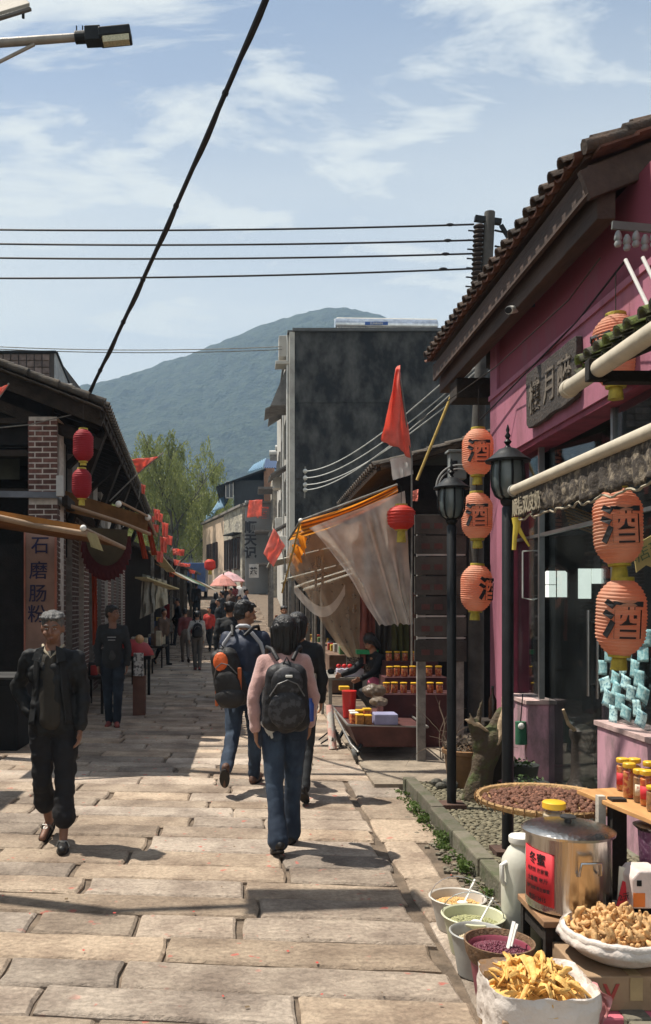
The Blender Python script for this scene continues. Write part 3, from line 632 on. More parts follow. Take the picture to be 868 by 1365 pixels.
# ---------------------------------------------------------------- lamp posts
IRON = M("black_painted_iron", (.009, .010, .011), .5, sc_=8, var=.4, bump=.08, spec=.25)
SMOKE = M("milky_lamp_glass", (.09, .11, .11), .25, sc_=4, var=.2, bump=.03, spec=.7)
def lamp_post(x, y, label):
    t = thing("lamp_post", label, "lamp post", (x, y, .1), group="black iron lamp posts along the kerb", world=False)
    m = MB(); m.bb((-.10, -.09, -.03), (.10, .09, .0)); m.build("base_plate", M("rusty_plate", (.10, .055, .04), .85, var=.4, bump=.3), t)
    m = MB(); m.lathe((0, 0, 0), [(.038, 0), (.038, 2.27), (.03, 2.28), (.045, 2.30), (.05, 2.32), (.03, 2.335)], 18); m.build("pole", IRON, t, smooth=40)
    m = MB(); m.lathe((0, 0, 2.33), [(.045, 0), (.075, .02), (.098, .08), (.104, .16), (.096, .25)], 16, caps=True); m.build("globe", SMOKE, t, smooth=60)
    for k in range(8):
        a = math.pi * 2 * k / 8; m = MB(); m.tube([(math.cos(a) * rr, math.sin(a) * rr, 2.33 + z) for rr, z in ((.05, 0), (.082, .02), (.106, .08), (.112, .16), (.103, .25))], .007, 5); m.build("cage_rib", IRON, t)
    m = MB(); m.lathe((0, 0, 2.575), [(.145, 0), (.148, .012), (.12, .03), (.085, .06), (.06, .085), (.03, .095)], 24); m.build("hood", IRON, t, smooth=40)
    m = MB(); m.lathe((0, 0, 2.67), [(.024, 0), (.012, .02), (.026, .04), (.01, .06), (.02, .08), (.008, .10), (.013, .12), (.003, .155)], 12); m.build("finial", IRON, t, smooth=60)
lamp_post(1.735, 5.75, "black iron lamp post with glass globe directly behind the round tray")
lamp_post(1.675, 7.08, "black iron lamp post with caged globe in front of the potted plant")
# ---------------------------------------------------------------- things fixed to the wine shop front
CREAM = M("aged_cream_plastic", (.50, .44, .34), .5, sc_=6, var=.15, bump=.05)
WHITEP = M("white_plastic", (.72, .71, .66), .45, var=.08, bump=.03)
def shop_front_things():
    # scalloped valance on a cream roller, seen end on
    t = thing("awning", "rolled cream awning with brown scalloped valance edge over the glass front", "awning", (1.62, 4.6, 2.3))
    m = MB(); m.tube([(1.6, 5.17, 2.41), (1.6, 3.2, 2.41)], .031, 16); m.build("roller", CREAM, t, smooth=40)
    m = MB(); m.tube([(1.6, 5.19, 2.41), (1.6, 5.165, 2.41)], .036, 16); m.build("end_cap", M("grey_cap", (.3, .3, .28), .5), t, smooth=40)
    rng = random.Random(8)
    def vf(u, v):
        y = 5.14 - u * 1.94; s_ = u * 15; sc_ = abs(math.sin(s_ * math.pi / 1.9)) * .022 + noise.noise(Vector((u * 22, 0, 2))) * .025; h = .13 + sc_ + .03 * u
        return Vector((1.6 + .012 * math.sin(s_ * 7) * v + .02 * noise.noise(Vector((u * 12, v * 3, 0))) * v, y, 2.385 - h * v))
    m = MB(); m.grid(vf, 150, 8)
    m.build("valance", M("brown_printed_valance", (.05, .04, .032), .85, sc_=26, col2=(.22, .18, .13), th=(.5, .62), bump=.3, bsc=60), t, smooth=60, solid=.004)
    m = MB(); m.tube([(1.603 + .02 * noise.noise(Vector((i * .3, 3, 0))), 5.14 - i * .0194, 2.385 - .145 - abs(math.sin(i * .15 * math.pi / 1.9)) * .022 - noise.noise(Vector((i * .22, 0, 2))) * .025 - .0003 * i) for i in range(100)], .006, 5); m.build("piping", M("pale_piping", (.3, .26, .19), .8), t)
    lettering("顺德双皮奶", .11, M("faded_beige_print", (.28, .24, .17), .8), t, (1.585, 4.92, 2.30), (0, -1, 0), (0, 0, 1), .02, .01, sx=.9)
    m = MB(); m.tube([(1.62, 5.0, 2.36), (2.58, 5.12, 2.74)], .014, 8); m.tube([(1.62, 3.9, 2.36), (2.58, 4.0, 2.74)], .014, 8); m.build("folding_arm", STEEL, t)
    m = MB(); m.tube([(1.6, 5.13, 2.24), (1.60, 5.125, 2.19), (1.59, 5.13, 2.13), (1.585, 5.13, 2.05)], [.03, .022, .014, .013], 8); m.tube([(1.6, 5.13, 2.2), (1.63, 5.12, 2.14), (1.67, 5.11, 2.07)], [.016, .012, .006], 6); m.build("yellow_hook", M("yellow_plastic_hook", (.55, .42, .06), .45), t, smooth=50)
    # cream pipe and mossy little canopy
    t = thing("pipe_canopy", "small canopy of mossy tiles edged by a thick cream drain pipe", "canopy", (2.1, 4.4, 3.0))
    m = MB(); m.lathe((1.9, 5.12, 3.0), [(.0, 0), (.052, 0), (.055, .02), (.055, .055), (.048, .06), (.048, 1.6)], 20, Matrix.Rotation(R(90), 3, 'X')); m.build("drain_pipe", CREAM, t, smooth=40)
    m = MB(); m.bb((1.845, 4.66, 2.94), (1.955, 4.72, 3.055)); m.bb((1.95, 4.66, 2.93), (2.6, 4.74, 2.99)); m.build("black_clamp", BLACKW, t, bevel=.004)
    m = MB(); m.bar((1.95, 4.3, 3.03), (2.6, 4.3, 3.30), 1.14, .02, up=(0, 0, 1)); rf = m.build("canopy_deck", WOODD, t)
    tiled_roof(rf, (1.93, 4.93, 3.06), (1.93, 3.6, 3.06), (.65, 0, .27), sp=.13, mat=TILEM, pan=TILEM, r=.045, step=.15, rng=random.Random(5))
    # two white struts
    t = thing("white_struts", "pair of slanting white metal struts on the shade-darkened upper wall", "brace", (2.55, 5.3, 3.6))
    m = MB(); m.tube([P(834, 346, 5.45), P(866, 412, 5.25)], .012, 8); m.build("strut", WHITEP, t); m = MB(); m.tube([P(857, 343, 5.45), P(889, 409, 5.25)], .012, 8); m.build("strut", WHITEP, t)
    # insulator bracket under the gable
    t = thing("insulator_bracket", "rack of grey porcelain insulators hanging under the roof gable", "insulator", (2.55, 5.5, 4.0))
    m = MB(); m.bar(P(816, 300, 5.5), P(884, 306, 5.5), .02, .05); m.build("bracket", M("grey_iron_bracket", (.12, .13, .12), .6), t)
    for k in range(5):
        c = P(824 + k * 12, 318 + (k % 2) * 5, 5.5); m = MB(); m.lathe(c - Vector((0, 0, .05)), [(.018, 0), (.024, .02), (.016, .035), (.026, .05), (.02, .08), (.01, .1)], 10); m.build("insulator", M("grey_porcelain", (.24, .25, .24), .4), t, smooth=50)
    # security camera
    t = thing("security_camera", "small white bullet camera under the roof purlin", "camera", P(684, 420, 7.7))
    a = P(688, 412, 7.7); m = MB(); m.tube([a, a + Vector((-.10, -.12, -.05))], [.032, .036], 14); m.build("body", WHITEP, t, smooth=40)
    m = MB(); m.tube([a + Vector((-.10, -.12, -.05)), a + Vector((-.112, -.134, -.056))], .028, 14); m.build("lens", INK, t)
    m = MB(); m.tube([a + Vector((-.02, -.02, 0)), a + Vector((.06, .02, .03)), a + Vector((.18, .05, .05))], .015, 8); m.build("mount", IRON, t)
    # cord along the wall
    m = MB(); m.tube([P(560, 560, 9.6), P(660, 490, 8.4), P(758, 400, 6.4), P(800, 344, 5.6)], .005, 5); m.build("wall_wire", WOODD, label="thin cable looping along the shade-darkened upper wall below the eave", cat="wire")
    m = MB(); m.tube([P(640, 560, 9.3), P(700, 498, 7.95), P(770, 428, 6.75), P(835, 345, 5.85)], .008, 5); m.build("wall_wire", INK, label="black cable running on the molding above the carved name board", cat="wire")
    # blue tickets stuck on the glass
    BL = [M("blue_ticket", (.16, .36, .40), .7, sc_=45, col2=(.36, .56, .56), th=(.42, .58), bump=.1, rnd=.2), M("pale_blue_ticket", (.42, .62, .62), .7, sc_=45, col2=(.12, .26, .32), th=(.48, .6), bump=.1, rnd=.2)]
    tb = thing("blue_tickets", "cluster of curling pale blue paper notes stuck on the window glass", "paper notes", (2.72, 5.6, 1.3))
    rng = random.Random(12); spots = [(820, 872), (845, 868), (866, 872), (838, 888), (855, 892), (815, 912), (829, 905), (843, 910), (861, 905), (820, 932), (835, 936), (851, 925), (866, 925), (826, 952), (843, 950), (858, 944), (868, 850), (848, 850), (830, 920), (864, 958), (812, 890)]
    for i, (x, y) in enumerate(spots):
        Y = 2.715 * F / (x - CX); c = P(x, y, Y); a = rng.uniform(-.45, .45); w, h = rng.uniform(.075, .105), rng.uniform(.10, .135); u = Vector((rng.uniform(.15, .4), -math.cos(a), math.sin(a))).normalized() * w * 1.15; v = Vector((0, math.sin(a), math.cos(a))) * h
        k = rng.uniform(.001, .006)
        def f(s, q, c=c, u=u, v=v, k=k): return c + u * (s - .5) + v * (q - .5) + Vector((-k * (2 * q - 1) ** 2 - .045, 0, 0))
        m = MB(); m.grid(f, 2, 5); m.build("paper_note", BL[i % 2], tb, smooth=60, solid=.001)
    # yellow note with writing
    t = thing("yellow_notice", "yellow cardboard notice with handwriting behind the glass beside the upper lantern", "notice", P(860, 760, 5.75))
    m = MB(); pts = [P(844, 728, 5.75), P(889, 702, 5.75), P(892, 742, 5.75), P(871, 757, 5.75), P(862, 753, 5.75), P(849, 763, 5.75)]; m.poly(pts, (0, .012, 0)); m.build("card", M("yellow_card", (.42, .33, .13), .8), t)
    lettering("本店现酿", .10, M("dark_green_ink", (.08, .12, .06), .7, bump=0), t, P(866, 733, 5.74), (1, -.05, .5), (-.4, 0, 1), .0, .01)
    m = MB(); m.tube([P(697, 735, 8.3), P(722, 733, 8.3), P(724, 795, 8.3), P(711, 800, 8.3), P(697, 797, 8.3), P(697, 735, 8.3)], .008, 6); m.build("hanging_wire_loop", M("pale_wire", (.5, .5, .47), .5), label="pale bent wire frame hanging behind the far window pane", cat="wire frame")
shop_front_things()
# ---------------------------------------------------------------- generic goods
LIDY = M("yellow_jar_lid", (.72, .42, .03), .4, var=.1, bump=.02)
JARG = glassy("jar_glass", (.93, .95, .93), .03, .97)
def heap_on(parent, name, c, r, h, n, size, mat, rng, kind=None, indiv=0, shape='nut', sy=1.0):
    """pieces piled in a dome; the first indiv are single parts, the rest one stuff part"""
    base = []; st = MB()
    for i in range(n):
        a = rng.uniform(0, 2 * math.pi); d = math.sqrt(rng.random()) * .97; z = h * max(0, 1 - d ** 2) * (.85 + .3 * rng.random()); s_ = size * rng.uniform(.75, 1.25)
        p = Vector(c) + Vector((math.cos(a) * d * r, math.sin(a) * d * r * sy, z)); q = Euler((rng.uniform(0, 3), rng.uniform(0, 3), rng.uniform(0, 3))).to_matrix(); m = MB() if i < indiv else st
        if shape == 'nut':
            b = len(m.v); m.sph(p, (s_, s_ * .9, s_ * .85), 8, q, 5)
            for v in m.v[b:]: v += Vector((rng.uniform(-.07, .07), rng.uniform(-.07, .07), rng.uniform(-.07, .07))) * s_
        elif shape == 'strip':
            q = Euler((rng.uniform(-.5, .5), rng.uniform(-.5, .5), rng.uniform(0, 6.28))).to_matrix(); L = s_ * rng.uniform(7, 11.5); k = rng.uniform(-.8, .8); bb = rng.uniform(.1, .55)
            pts = [p + q @ Vector((L * (u - .5), k * L * (u - .5) ** 2 * 1.6, s_ * .5 + bb * L * (.25 - (u - .5) ** 2) + .02 * math.sin(9 * u + i))) for u in [j / 8 for j in range(9)]]
            ws = (.35, .75, 1.05, .85, 1.1, .9, 1.05, .7, .3); t0 = rng.uniform(0, 3); tw = rng.uniform(-1.6, 1.6); bb0 = len(m.v); dirs = (q @ Vector((1, 0, 0))).normalized(); sv = (q @ Vector((0, 1, 0))).normalized(); nv = dirs.cross(sv)
            for j, pt in enumerate(pts):
                an = t0 + tw * j / 8; e1 = sv * math.cos(an) + nv * math.sin(an); e2 = nv * math.cos(an) - sv * math.sin(an)
                for (a1, a2) in ((-1, 0), (-.45, .42), (0, .16), (.5, .45), (1, 0), (.5, -.42), (0, -.34), (-.5, -.42)): m.v.append(pt + (e1 * a1 + e2 * a2 * 1.25) * s_ * ws[j] * .88)
            for j in range(8):
                for c8 in range(8): m.f.append((bb0 + j * 8 + c8, bb0 + j * 8 + (c8 + 1) % 8, bb0 + j * 8 + 8 + (c8 + 1) % 8, bb0 + j * 8 + 8 + c8))
            m.f.append(tuple(range(bb0, bb0 + 8))[::-1]); m.f.append(tuple(range(bb0 + 64, bb0 + 72)))
        elif shape == 'curl':
            q = Euler((rng.uniform(0, 3), rng.uniform(0, 3), rng.uniform(0, 6.28))).to_matrix(); w = rng.uniform(.7, 1.9)
            pts = [p + q @ Vector((s_ * 2.0 * math.cos(t * w), s_ * 1.6 * math.sin(t * w), s_ * .7 * t)) for t in [-1, -.6, -.2, .2, .6, 1]]
            m.tube(pts, [s_ * .3, s_ * .62, s_ * .8, s_ * .66, s_ * .75, s_ * .3], 6)
        if i < indiv: m.build(name, mat, parent, smooth=70)
    if st.v: st.build(name + "_pile", mat, parent, smooth=70, kind='stuff')
def jar(loc, label, group, r=.028, h=.15, mat=None, lid=LIDY, seed=0, cat="jar", label_=None):
    t = thing("glass_jar", label, cat, loc, 0, group, world=False)
    m = MB(); m.lathe((0, 0, 0), [(r * .9, 0), (r, .01), (r, h * .78), (r * .8, h * .86), (r * .8, h * .88)], 14); m.build("glass", JARG, t, smooth=40)
    m = MB(); m.lathe((0, 0, .004), [(r * .86, 0), (r * .95, .01), (r * .95, h * .72), (r * .7, h * .76)], 12); m.build("preserve", mat, t, smooth=40)
    m = MB(); m.lathe((0, 0, h * .86), [(r * .95, 0), (r * 1.02, .004), (r * 1.02, h * .12), (r * .9, h * .14)], 16); m.build("lid", lid, t, smooth=40)
    if label_:
        def lf(u, v): th = R(-175 + u * 95 + seed * 9); return Vector((math.cos(th) * (r + .0012), math.sin(th) * (r + .0012), h * (.2 + .36 * v)))
        m = MB(); m.grid(lf, 8, 1); m.build("paper_label", label_, t, smooth=60, solid=.0006)
    return t
def dup(root, loc, label, rz=None, group=None):
    c = copy_tree(root); c.location = loc; c['label'] = label
    if rz is not None: c.rotation_euler.z = rz
    if group: c['group'] = group
    return c
# ---------------------------------------------------------------- goods beside the kerb
CARD = M("brown_cardboard", (.30, .20, .12), .85, sc_=6, var=.2, bump=.1)
BAMBOO = M("woven_bamboo", (.44, .27, .12), .65, sc_=30, var=.3, bump=.5, bsc=90)
POT = M("polished_steel_pot", (.50, .47, .43), .24, metal=1, var=.25, sc_=5, stretch=(1, 1, .08), bump=.10, bsc=60)
REDP = M("red_paper", (.55, .03, .04), .65, var=.12, bump=.03)
def goods():
    rng = random.Random(21)
    # tray of nuts
    c = P(729, 1067, 4.75); t = thing("nut_tray", "round woven bamboo tray spread with brown nuts behind the steel pot", "tray", c)
    m = MB(); m.lathe(c, [(.0, -.025), (.33, -.025), (.368, -.012), (.38, .012), (.375, .022), (.36, .016), (.35, -.005), (.32, -.014), (0, -.014)], 48, caps=False); m.build("basket", BAMBOO, t, smooth=40)
    for k in range(40):
        a = k * 2 * math.pi / 40; m = MB(); m.tube([c + Vector((math.cos(a) * .371, math.sin(a) * .371, -.024)), c + Vector((math.cos(a) * .387, math.sin(a) * .387, .0)), c + Vector((math.cos(a) * .378, math.sin(a) * .378, .026))], .0035, 4); m.build("binding", M("dark_bamboo_binding", (.22, .12, .05), .7), t)
    heap_on(t, "nut", c + Vector((0, 0, .0)), .345, .012, 640, .0145, M("dried_brown_nut", (.21, .095, .06), .8, sc_=60, var=.5, bump=.5, bsc=150, rnd=.35), rng, indiv=280)
    # support frame under the tray and plank
    s = thing("plank_stand", "rough wooden plank stand with pale and dark posts beside the round tray", "stand", (1.75, 4.25, 0))
    PLK = M("orange_wood_plank", (.50, .26, .10), .6, sc_=9, var=.25, stretch=(1, .25, 1), bump=.15)
    a = P(794, 1054, 4.42); b = P(905, 1098, 3.85); m = MB(); m.bar(a, b, .22, .022); m.build("plank", PLK, s, bevel=.003)
    m = MB(); m.bb((1.71, 4.2, .0), (1.745, 4.24, .79)); m.build("pale_post", M("whitewashed_post", (.42, .38, .32), .8, var=.3), s)
    m = MB(); m.bb((1.76, 4.16, .0), (1.83, 4.22, .785)); m.build("dark_post", WOODD, s)
    m = MB(); m.bb((1.5, 4.72, .58), (2.0, 4.78, .618)); m.bb((1.92, 4.72, .1), (1.96, 4.76, .58)); m.bb((1.66, 4.73, .1), (1.70, 4.77, .58)); m.build("trestle", WOODD, s)
    m = MB(); m.bb((1.78, 3.9, .32), (2.5, 4.2, .345)); m.build("low_shelf", BLACKW, s)
    # jars on plank
    cols = [M("red_pickle", (.42, .05, .02), .5, sc_=40, col2=(.62, .25, .08), th=(.45, .55)), M("orange_pickle", (.62, .18, .03), .5, sc_=40, col2=(.5, .07, .02), th=(.45, .55)), M("brown_pickle", (.33, .16, .07), .5, sc_=40, var=.5)]
    dirv = (b - a).normalized(); side = Vector((-dirv.y, dirv.x, 0)).normalized() * -1
    names = ["jar of red pickle with yellow lid, first in the back row at the plank end", "jar of red chilli with bright yellow lid at the front corner of the plank", "jar of mixed red and pale pickle, second in the front row", "jar of dark red chilli sauce in the back row of the plank", "jar of orange sauce with yellow lid beside the red chilli jars", "short jar of brown pickle at the plank front by the frame edge", "jar of brown paste at the frame edge with yellow lid", "tall orange jar half cut by the frame edge", "back row jar of orange pickle at the frame edge"]
    spots = [(830, 1060, 4.38, 0), (839, 1066, 4.24, 0), (853, 1071, 4.16, 2), (846, 1060, 4.36, 0), (862, 1074, 4.1, 1), (871, 1079, 4.0, 2), (882, 1084, 3.94, 2), (866, 1063, 4.28, 1), (880, 1068, 4.2, 1)]
    for k, (x, y, Y, ci) in enumerate(spots):
        p = P(x, y, Y); tt = (p.y - a.y) / (b.y - a.y); z = a.z + (b.z - a.z) * tt + .0115; p.z = z; p.x = p.x + .0
        jar(p, names[k], "pickle jars on the plank", r=.030, h=(.165, .172, .16, .168, .17, .12, .165, .17, .162)[k], mat=cols[ci], seed=k % 4, label_=(REDP, None, M("cream_label", (.55, .48, .36), .7, sc_=60, col2=(.3, .08, .05), th=(.5, .6)), None)[k % 4])
    # jug
    jl = Vector((1.375, 4.33, 0)); t = thing("plastic_jug", "large white plastic jug with a red paper label behind the steel pot", "jug", jl, world=False)
    m = MB(); m.lathe((0, 0, 0), [(.088, 0), (.098, .015), (.10, .41), (.094, .45), (.066, .50), (.052, .515), (.054, .53), (.05, .535)], 28, sy=.9); jb = m.build("body", M("cloudy_white_plastic", (.68, .67, .58), .4, var=.08, sc_=3, bump=.04, trans=.15), t, smooth=50)
    m = MB(); m.lathe((0, 0, .53), [(.060, 0), (.062, .006), (.062, .03), (.056, .036)], 24); m.build("screw_lid", WHITEP, t, smooth=40)
    m = MB(); m.tube([(-.08, -.03, .44), (-.112, -.045, .43), (-.11, -.045, .35), (-.094, -.035, .33)], .012, 8); m.build("handle", WHITEP, t, smooth=60)
    def lb(u, v): th = R(-92 + u * 70); return Vector((math.cos(th) * .1012, math.sin(th) * .0912, .20 + .17 * v))
    m = MB(); m.grid(lb, 10, 1); m.build("paper_label", REDP, t, smooth=60, solid=.0015)
    lettering("蜂蜜", .055, INK, t, (.05, -.094, .29), (1, .25, 0), (0, 0, 1), .01, .01)
    # pot on stool
    pc = Vector((1.475, 3.97, .335)); t = thing("steel_pot", "tall polished steel pot with lid and handwritten red paper on a low stool", "pot", pc, world=False)
    m = MB(); m.lathe((0, 0, 0), [(.165, 0), (.185, .012), (.188, .03), (.188, .345), (.192, .35)], 48); m.build("body", POT, t, smooth=40)
    m = MB(); m.lathe((0, 0, .345), [(.205, .0), (.207, .012), (.19, .022), (.165, .03), (.10, .042), (0.03, .046), (.0, .046)], 48, caps=False); m.build("lid", POT, t, smooth=40)
    m = MB(); m.lathe((0, 0, .388), [(.018, 0), (.014, .014), (.034, .02), (.036, .028), (.02, .034)], 18); m.build("lid_knob", M("dark_knob", (.04, .04, .04), .3), t, smooth=40)
    def hd(an, z):
        c = Vector((math.cos(an), math.sin(an), 0)); s_ = Vector((-math.sin(an), math.cos(an), 0)); return [c * .188 + s_ * -.05 + Vector((0, 0, z - .06)), c * .205 + s_ * -.05 + Vector((0, 0, z - .055)), c * .215 + s_ * -.045 + Vector((0, 0, z)), c * .215 + s_ * .045 + Vector((0, 0, z)), c * .205 + s_ * .05 + Vector((0, 0, z - .055)), c * .188 + s_ * .05 + Vector((0, 0, z - .06))]
    for an in (R(-84), R(96)): m = MB(); m.tube(hd(an, .26), .006, 8); m.build("handle", STEEL, t, smooth=50)
    def lf(u, v): th = R(-184 + u * 56); return Vector((math.cos(th) * .1895, math.sin(th) * .1895, .055 + .235 * v - .014 * u))
    m = MB(); m.grid(lf, 14, 1); m.build("red_paper", REDP, t, smooth=60, solid=.0012)
    th = R(-155); o = Vector((math.cos(th), math.sin(th), 0)) * .1915; rr = Vector((-math.sin(th), math.cos(th), 0))
    for k, (txt, sz) in enumerate((("冬蜜", .055), ("纯天然 农家蜜", .022), ("土蜂蜜 每斤", .026), ("自产自销 野生蜂蜜", .019), ("电话13415", .026))): lettering(txt, sz, INK, t, o + Vector((0, 0, .245 - k * .042 - (.01 if k else 0))), rr, (0, 0, 1), .008, .01, bendr=.190, sx=.92)
    def wood(nm): return M(nm, (.30, .17, .09), .6, sc_=8, var=.3, stretch=(.3, 1, 1), bump=.12)
    t = thing("stool", "low dark legged wooden stool that carries the steel pot", "stool", (1.47, 3.97, 0), world=False)
    m = MB(); m.box((0.015, 0, .318), (.37, .37, .03)); m.build("seat", wood("stool_top"), t, bevel=.004)
    for x in (-.14, .17):
        for y in (-.155, .155): m = MB(); m.box((x, y, .15), (.035, .035, .306)); m.build("leg", WOODD, t)
    for (c_, d) in (((.015, -.155, .26), (.275, .02, .07)), ((.015, .155, .26), (.275, .02, .07)), ((-.14, 0, .26), (.02, .275, .07)), ((.17, 0, .26), (.02, .275, .07)), ((.015, -.155, .09), (.275, .02, .035))): m = MB(); m.box(c_, d); m.build("rail", WOODD, t)
    m = MB(); m.bb((1.52, 3.85, .0), (1.72, 4.05, .24)); m.build("white_crate", WHITEP, label="plain white box stored under the stool", cat="box", bevel=.01)
    m = MB(); m.bb((1.48, 4.2, .0), (1.6, 4.36, .5)); m.build("wooden_crate", WOODD, label="dark wooden crate behind the steel pot holding the big jar", cat="crate", bevel=.006)
    jar((1.51, 4.25, .5), "wide clear jar with yellow lid and red label behind the steel pot", None, r=.055, h=.255, mat=M("pale_liquid", (.42, .33, .24), .3, var=.2))
    # buckets
    def bucket(loc, label, r, h, mat, fill, fmat, size, nn, seed, handle=True, spoon=True, fillz=.8):
        t = thing("bucket", label, "bucket", loc, rng.uniform(-.4, .4), "tubs of grain at the gutter", world=False); q = random.Random(seed)
        m = MB(); m.lathe((0, 0, 0), [(0.001, 0), (r * .72, 0), (r * .74, .01), (r * .97, h * .93), (r * 1.03, h * .94), (r * 1.05, h * .98), (r * 1.0, h), (r * .95, h * .97), (r * .88, h * .7), (r * .8, h * .3), (0.001, h * .3)], 32, caps=False); m.build("tub", mat, t, smooth=40)
        m = MB(); m.lathe((0, 0, h * fillz - .02), [(r * .9, 0), (r * .7, .012), (r * .3, .02), (.001, .022)], 24, caps=False); m.build("grain_bed", fmat, t, smooth=60)
        heap_on(t, fill, (0, 0, h * fillz - .018), r * .9, .02, nn, size, fmat, q)
        if handle: m = MB(); m.tube([Vector((r * 1.0 * math.cos(a), -.02 + r * .9 * (1 - math.sin(a)) * .9 * 0 + .03 * math.sin(a), h * .95 + r * .75 * math.sin(a))) for a in [math.pi * i / 10 for i in range(11)]], .0025, 5); m.build("bail_handle", STEEL, t)
        if spoon: m = MB(); m.bar((.03, -.02, h * fillz), (.095, .02, h + .085), .012, .004); m.sph((.02, -.03, h * fillz + .01), (.03, .022, .01), 10); m.build("scoop", WHITEP, t, smooth=50)
        return t
    WB = M("milky_bucket_plastic", (.50, .47, .42), .5, var=.1, bump=.02); YB = M("greenish_cream_plastic", (.52, .52, .36), .5, var=.1, bump=.02); GB = M("grey_bucket_plastic", (.35, .35, .33), .5, var=.15, bump=.02); MR = M("maroon_bucket_plastic", (.22, .045, .07), .45, var=.15, bump=.02)
    bucket((1.12, 4.60, 0), "milky plastic tub of split yellow grain, farthest along the gutter", .145, .17, WB, "grain", M("yellow_split_grain", (.60, .38, .15), .7, var=.3, sc_=90), .006, 700, 1)
    bucket((1.12, 4.28, 0), "cream plastic tub of green mung beans behind the grey tub", .15, .19, YB, "bean", M("green_mung_bean", (.34, .34, .17), .6, var=.4, sc_=90), .0045, 900, 2)
    bucket((1.075, 4.03, 0), "plain grey plastic tub squeezed behind the maroon bucket", .125, .20, GB, "grain", M("pale_grain", (.5, .42, .28), .6, var=.4, sc_=90), .005, 400, 3, handle=False, spoon=False)
    b4 = bucket((1.10, 3.77, 0), "maroon bucket topped by a brown basket of red beans", .135, .23, MR, "bean", M("dark_red_bean", (.14, .03, .05), .45, var=.5, sc_=150), .0055, 500, 4, handle=False)
    m = MB(); m.lathe((0, 0, .17), [(.128, 0), (.142, .03), (.150, .075), (.152, .085), (.144, .085), (.138, .07), (.12, .02), (.001, .018)], 36, caps=False); m.build("woven_liner", M("dark_woven_liner", (.17, .10, .055), .7, sc_=40, var=.4, bump=.6, bsc=80), b4, smooth=50)
    q = random.Random(6); heap_on(b4, "red_bean", (0, 0, .20), .132, .03, 1500, .0052, M("dark_red_bean", (.14, .03, .05), .45), q)
    m = MB(); m.lathe((0, 0, .198), [(.133, 0), (.08, .018), (.001, .024)], 20, caps=False); m.build("bean_bed", M("dark_red_bean", (.14, .03, .05), .45), b4)
    m = MB(); m.bar((.02, -.03, .21), (.075, .01, .33), .015, .005); m.build("scoop_handle", WHITEP, b4)
    # sack of yellow strips
    SK = M("white_plastic_liner", (.60, .54, .49), .45, sc_=5, var=.12, bump=.5, bsc=14, bdist=.02)
    sc0 = Vector((1.125, 3.36, 0)); t = thing("bean_curd_box", "cardboard box lined with white plastic, heaped with yellow dried bean curd sticks", "box", sc0, world=False)
    m = MB(); m.box((0, 0, .09), (.36, .34, .18)); m.build("carton", CARD, t, bevel=.006)
    def sk(u, v):
        a = u * 2 * math.pi; ca, sa = math.cos(a), math.sin(a); k = (abs(ca) ** 5 + abs(sa) ** 5) ** (-1 / 5); w = .012 * noise.noise(Vector((ca * 6, sa * 6, v * 4))) + .006 * noise.noise(Vector((ca * 16, sa * 16, v * 9)))
        rr = (.20 + w) if v < .7 else (.205 + w) * (1 - (v - .7) * .35); z = .07 + v * .205 / .7 if v < .7 else .275 - (v - .7) * .16
        return Vector((ca * k * rr, sa * k * rr * .94, z + .008 * noise.noise(Vector((ca * 4, sa * 4, 3)))))
    m = MB(); m.grid(sk, 72, 16); m.build("plastic_liner", SK, t, smooth=70)
    DRY = M("yellow_bean_curd", (.70, .41, .12), .6, sc_=25, var=.25, bump=.5, bsc=70, bdist=.006)
    m = MB(); m.lathe((0, 0, .20), [(.19, 0), (.15, .03), (.08, .05), (.001, .055)], 16, caps=False); m.build("heap_core", DRY, t)
    heap_on(t, "curd_stick", (0, 0, .215), .13, .075, 95, .0165, DRY, random.Random(31), indiv=95, shape='strip')
    # basin with curls on carton
    bc = Vector((1.56, 3.62, .245)); t = thing("basin", "white plastic lined basin heaped with brown dried curls on a cardboard box", "basin", bc, world=False)
    m = MB(); m.lathe((0, 0, 0), [(.001, 0), (.12, 0), (.18, .03), (.225, .085), (.238, .115), (.232, .125), (.22, .11), (.15, .06), (.001, .05)], 48, caps=False); m.build("bowl", SK, t, smooth=60)
    def rim(u, v): a = u * 2 * math.pi; w = .02 * noise.noise(Vector((math.cos(a) * 5, math.sin(a) * 5, 0))); return Vector((math.cos(a) * (.215 + v * .028 + w * v), math.sin(a) * (.215 + v * .028 + w * v), .125 - .05 * v * v + w * .6))
    m = MB(); m.grid(rim, 72, 5); m.build("folded_bag_edge", SK, t, smooth=70, solid=.002)
    CR = M("brown_dried_curl", (.56, .33, .14), .65, sc_=25, var=.35, bump=.5, bsc=70, bdist=.006)
    m = MB(); m.lathe((0, 0, .08), [(.2, 0), (.14, .05), (.06, .075), (.001, .08)], 16, caps=False); m.build("heap_core", CR, t)
    heap_on(t, "dried_curl", (0, 0, .10), .195, .10, 230, .016, CR, random.Random(33), indiv=230, shape='curl')
    t = thing("carton", "worn brown cardboard box with red printed marks under the basin", "box", (1.55, 3.62, .1), world=False)
    m = MB(); m.box((0, 0, .07), (.42, .36, .14)); m.build("carton_body", CARD, t, bevel=.006)
    m = MB(); m.box((0, 0, .141), (.05, .34, .003)); m.box((0, -.182, .09), (.05, .003, .09)); m.build("packing_tape", M("brown_tape", (.35, .25, .13), .4), t)
    for k, x in enumerate((-.10, .09)): lettering("V", .10, M("faded_red_print", (.32, .05, .04), .7), t, (x, -.183, .075), (1, 0, 0), (0, 0, 1), .02, .01)
    m = MB(); m.box((1.56, 3.6, .05), (.5, .42, .099)); m.build("crate", M("pink_plastic", (.50, .13, .17), .45, var=.15), label="low pink plastic crate under the printed carton", cat="crate", bevel=.01)
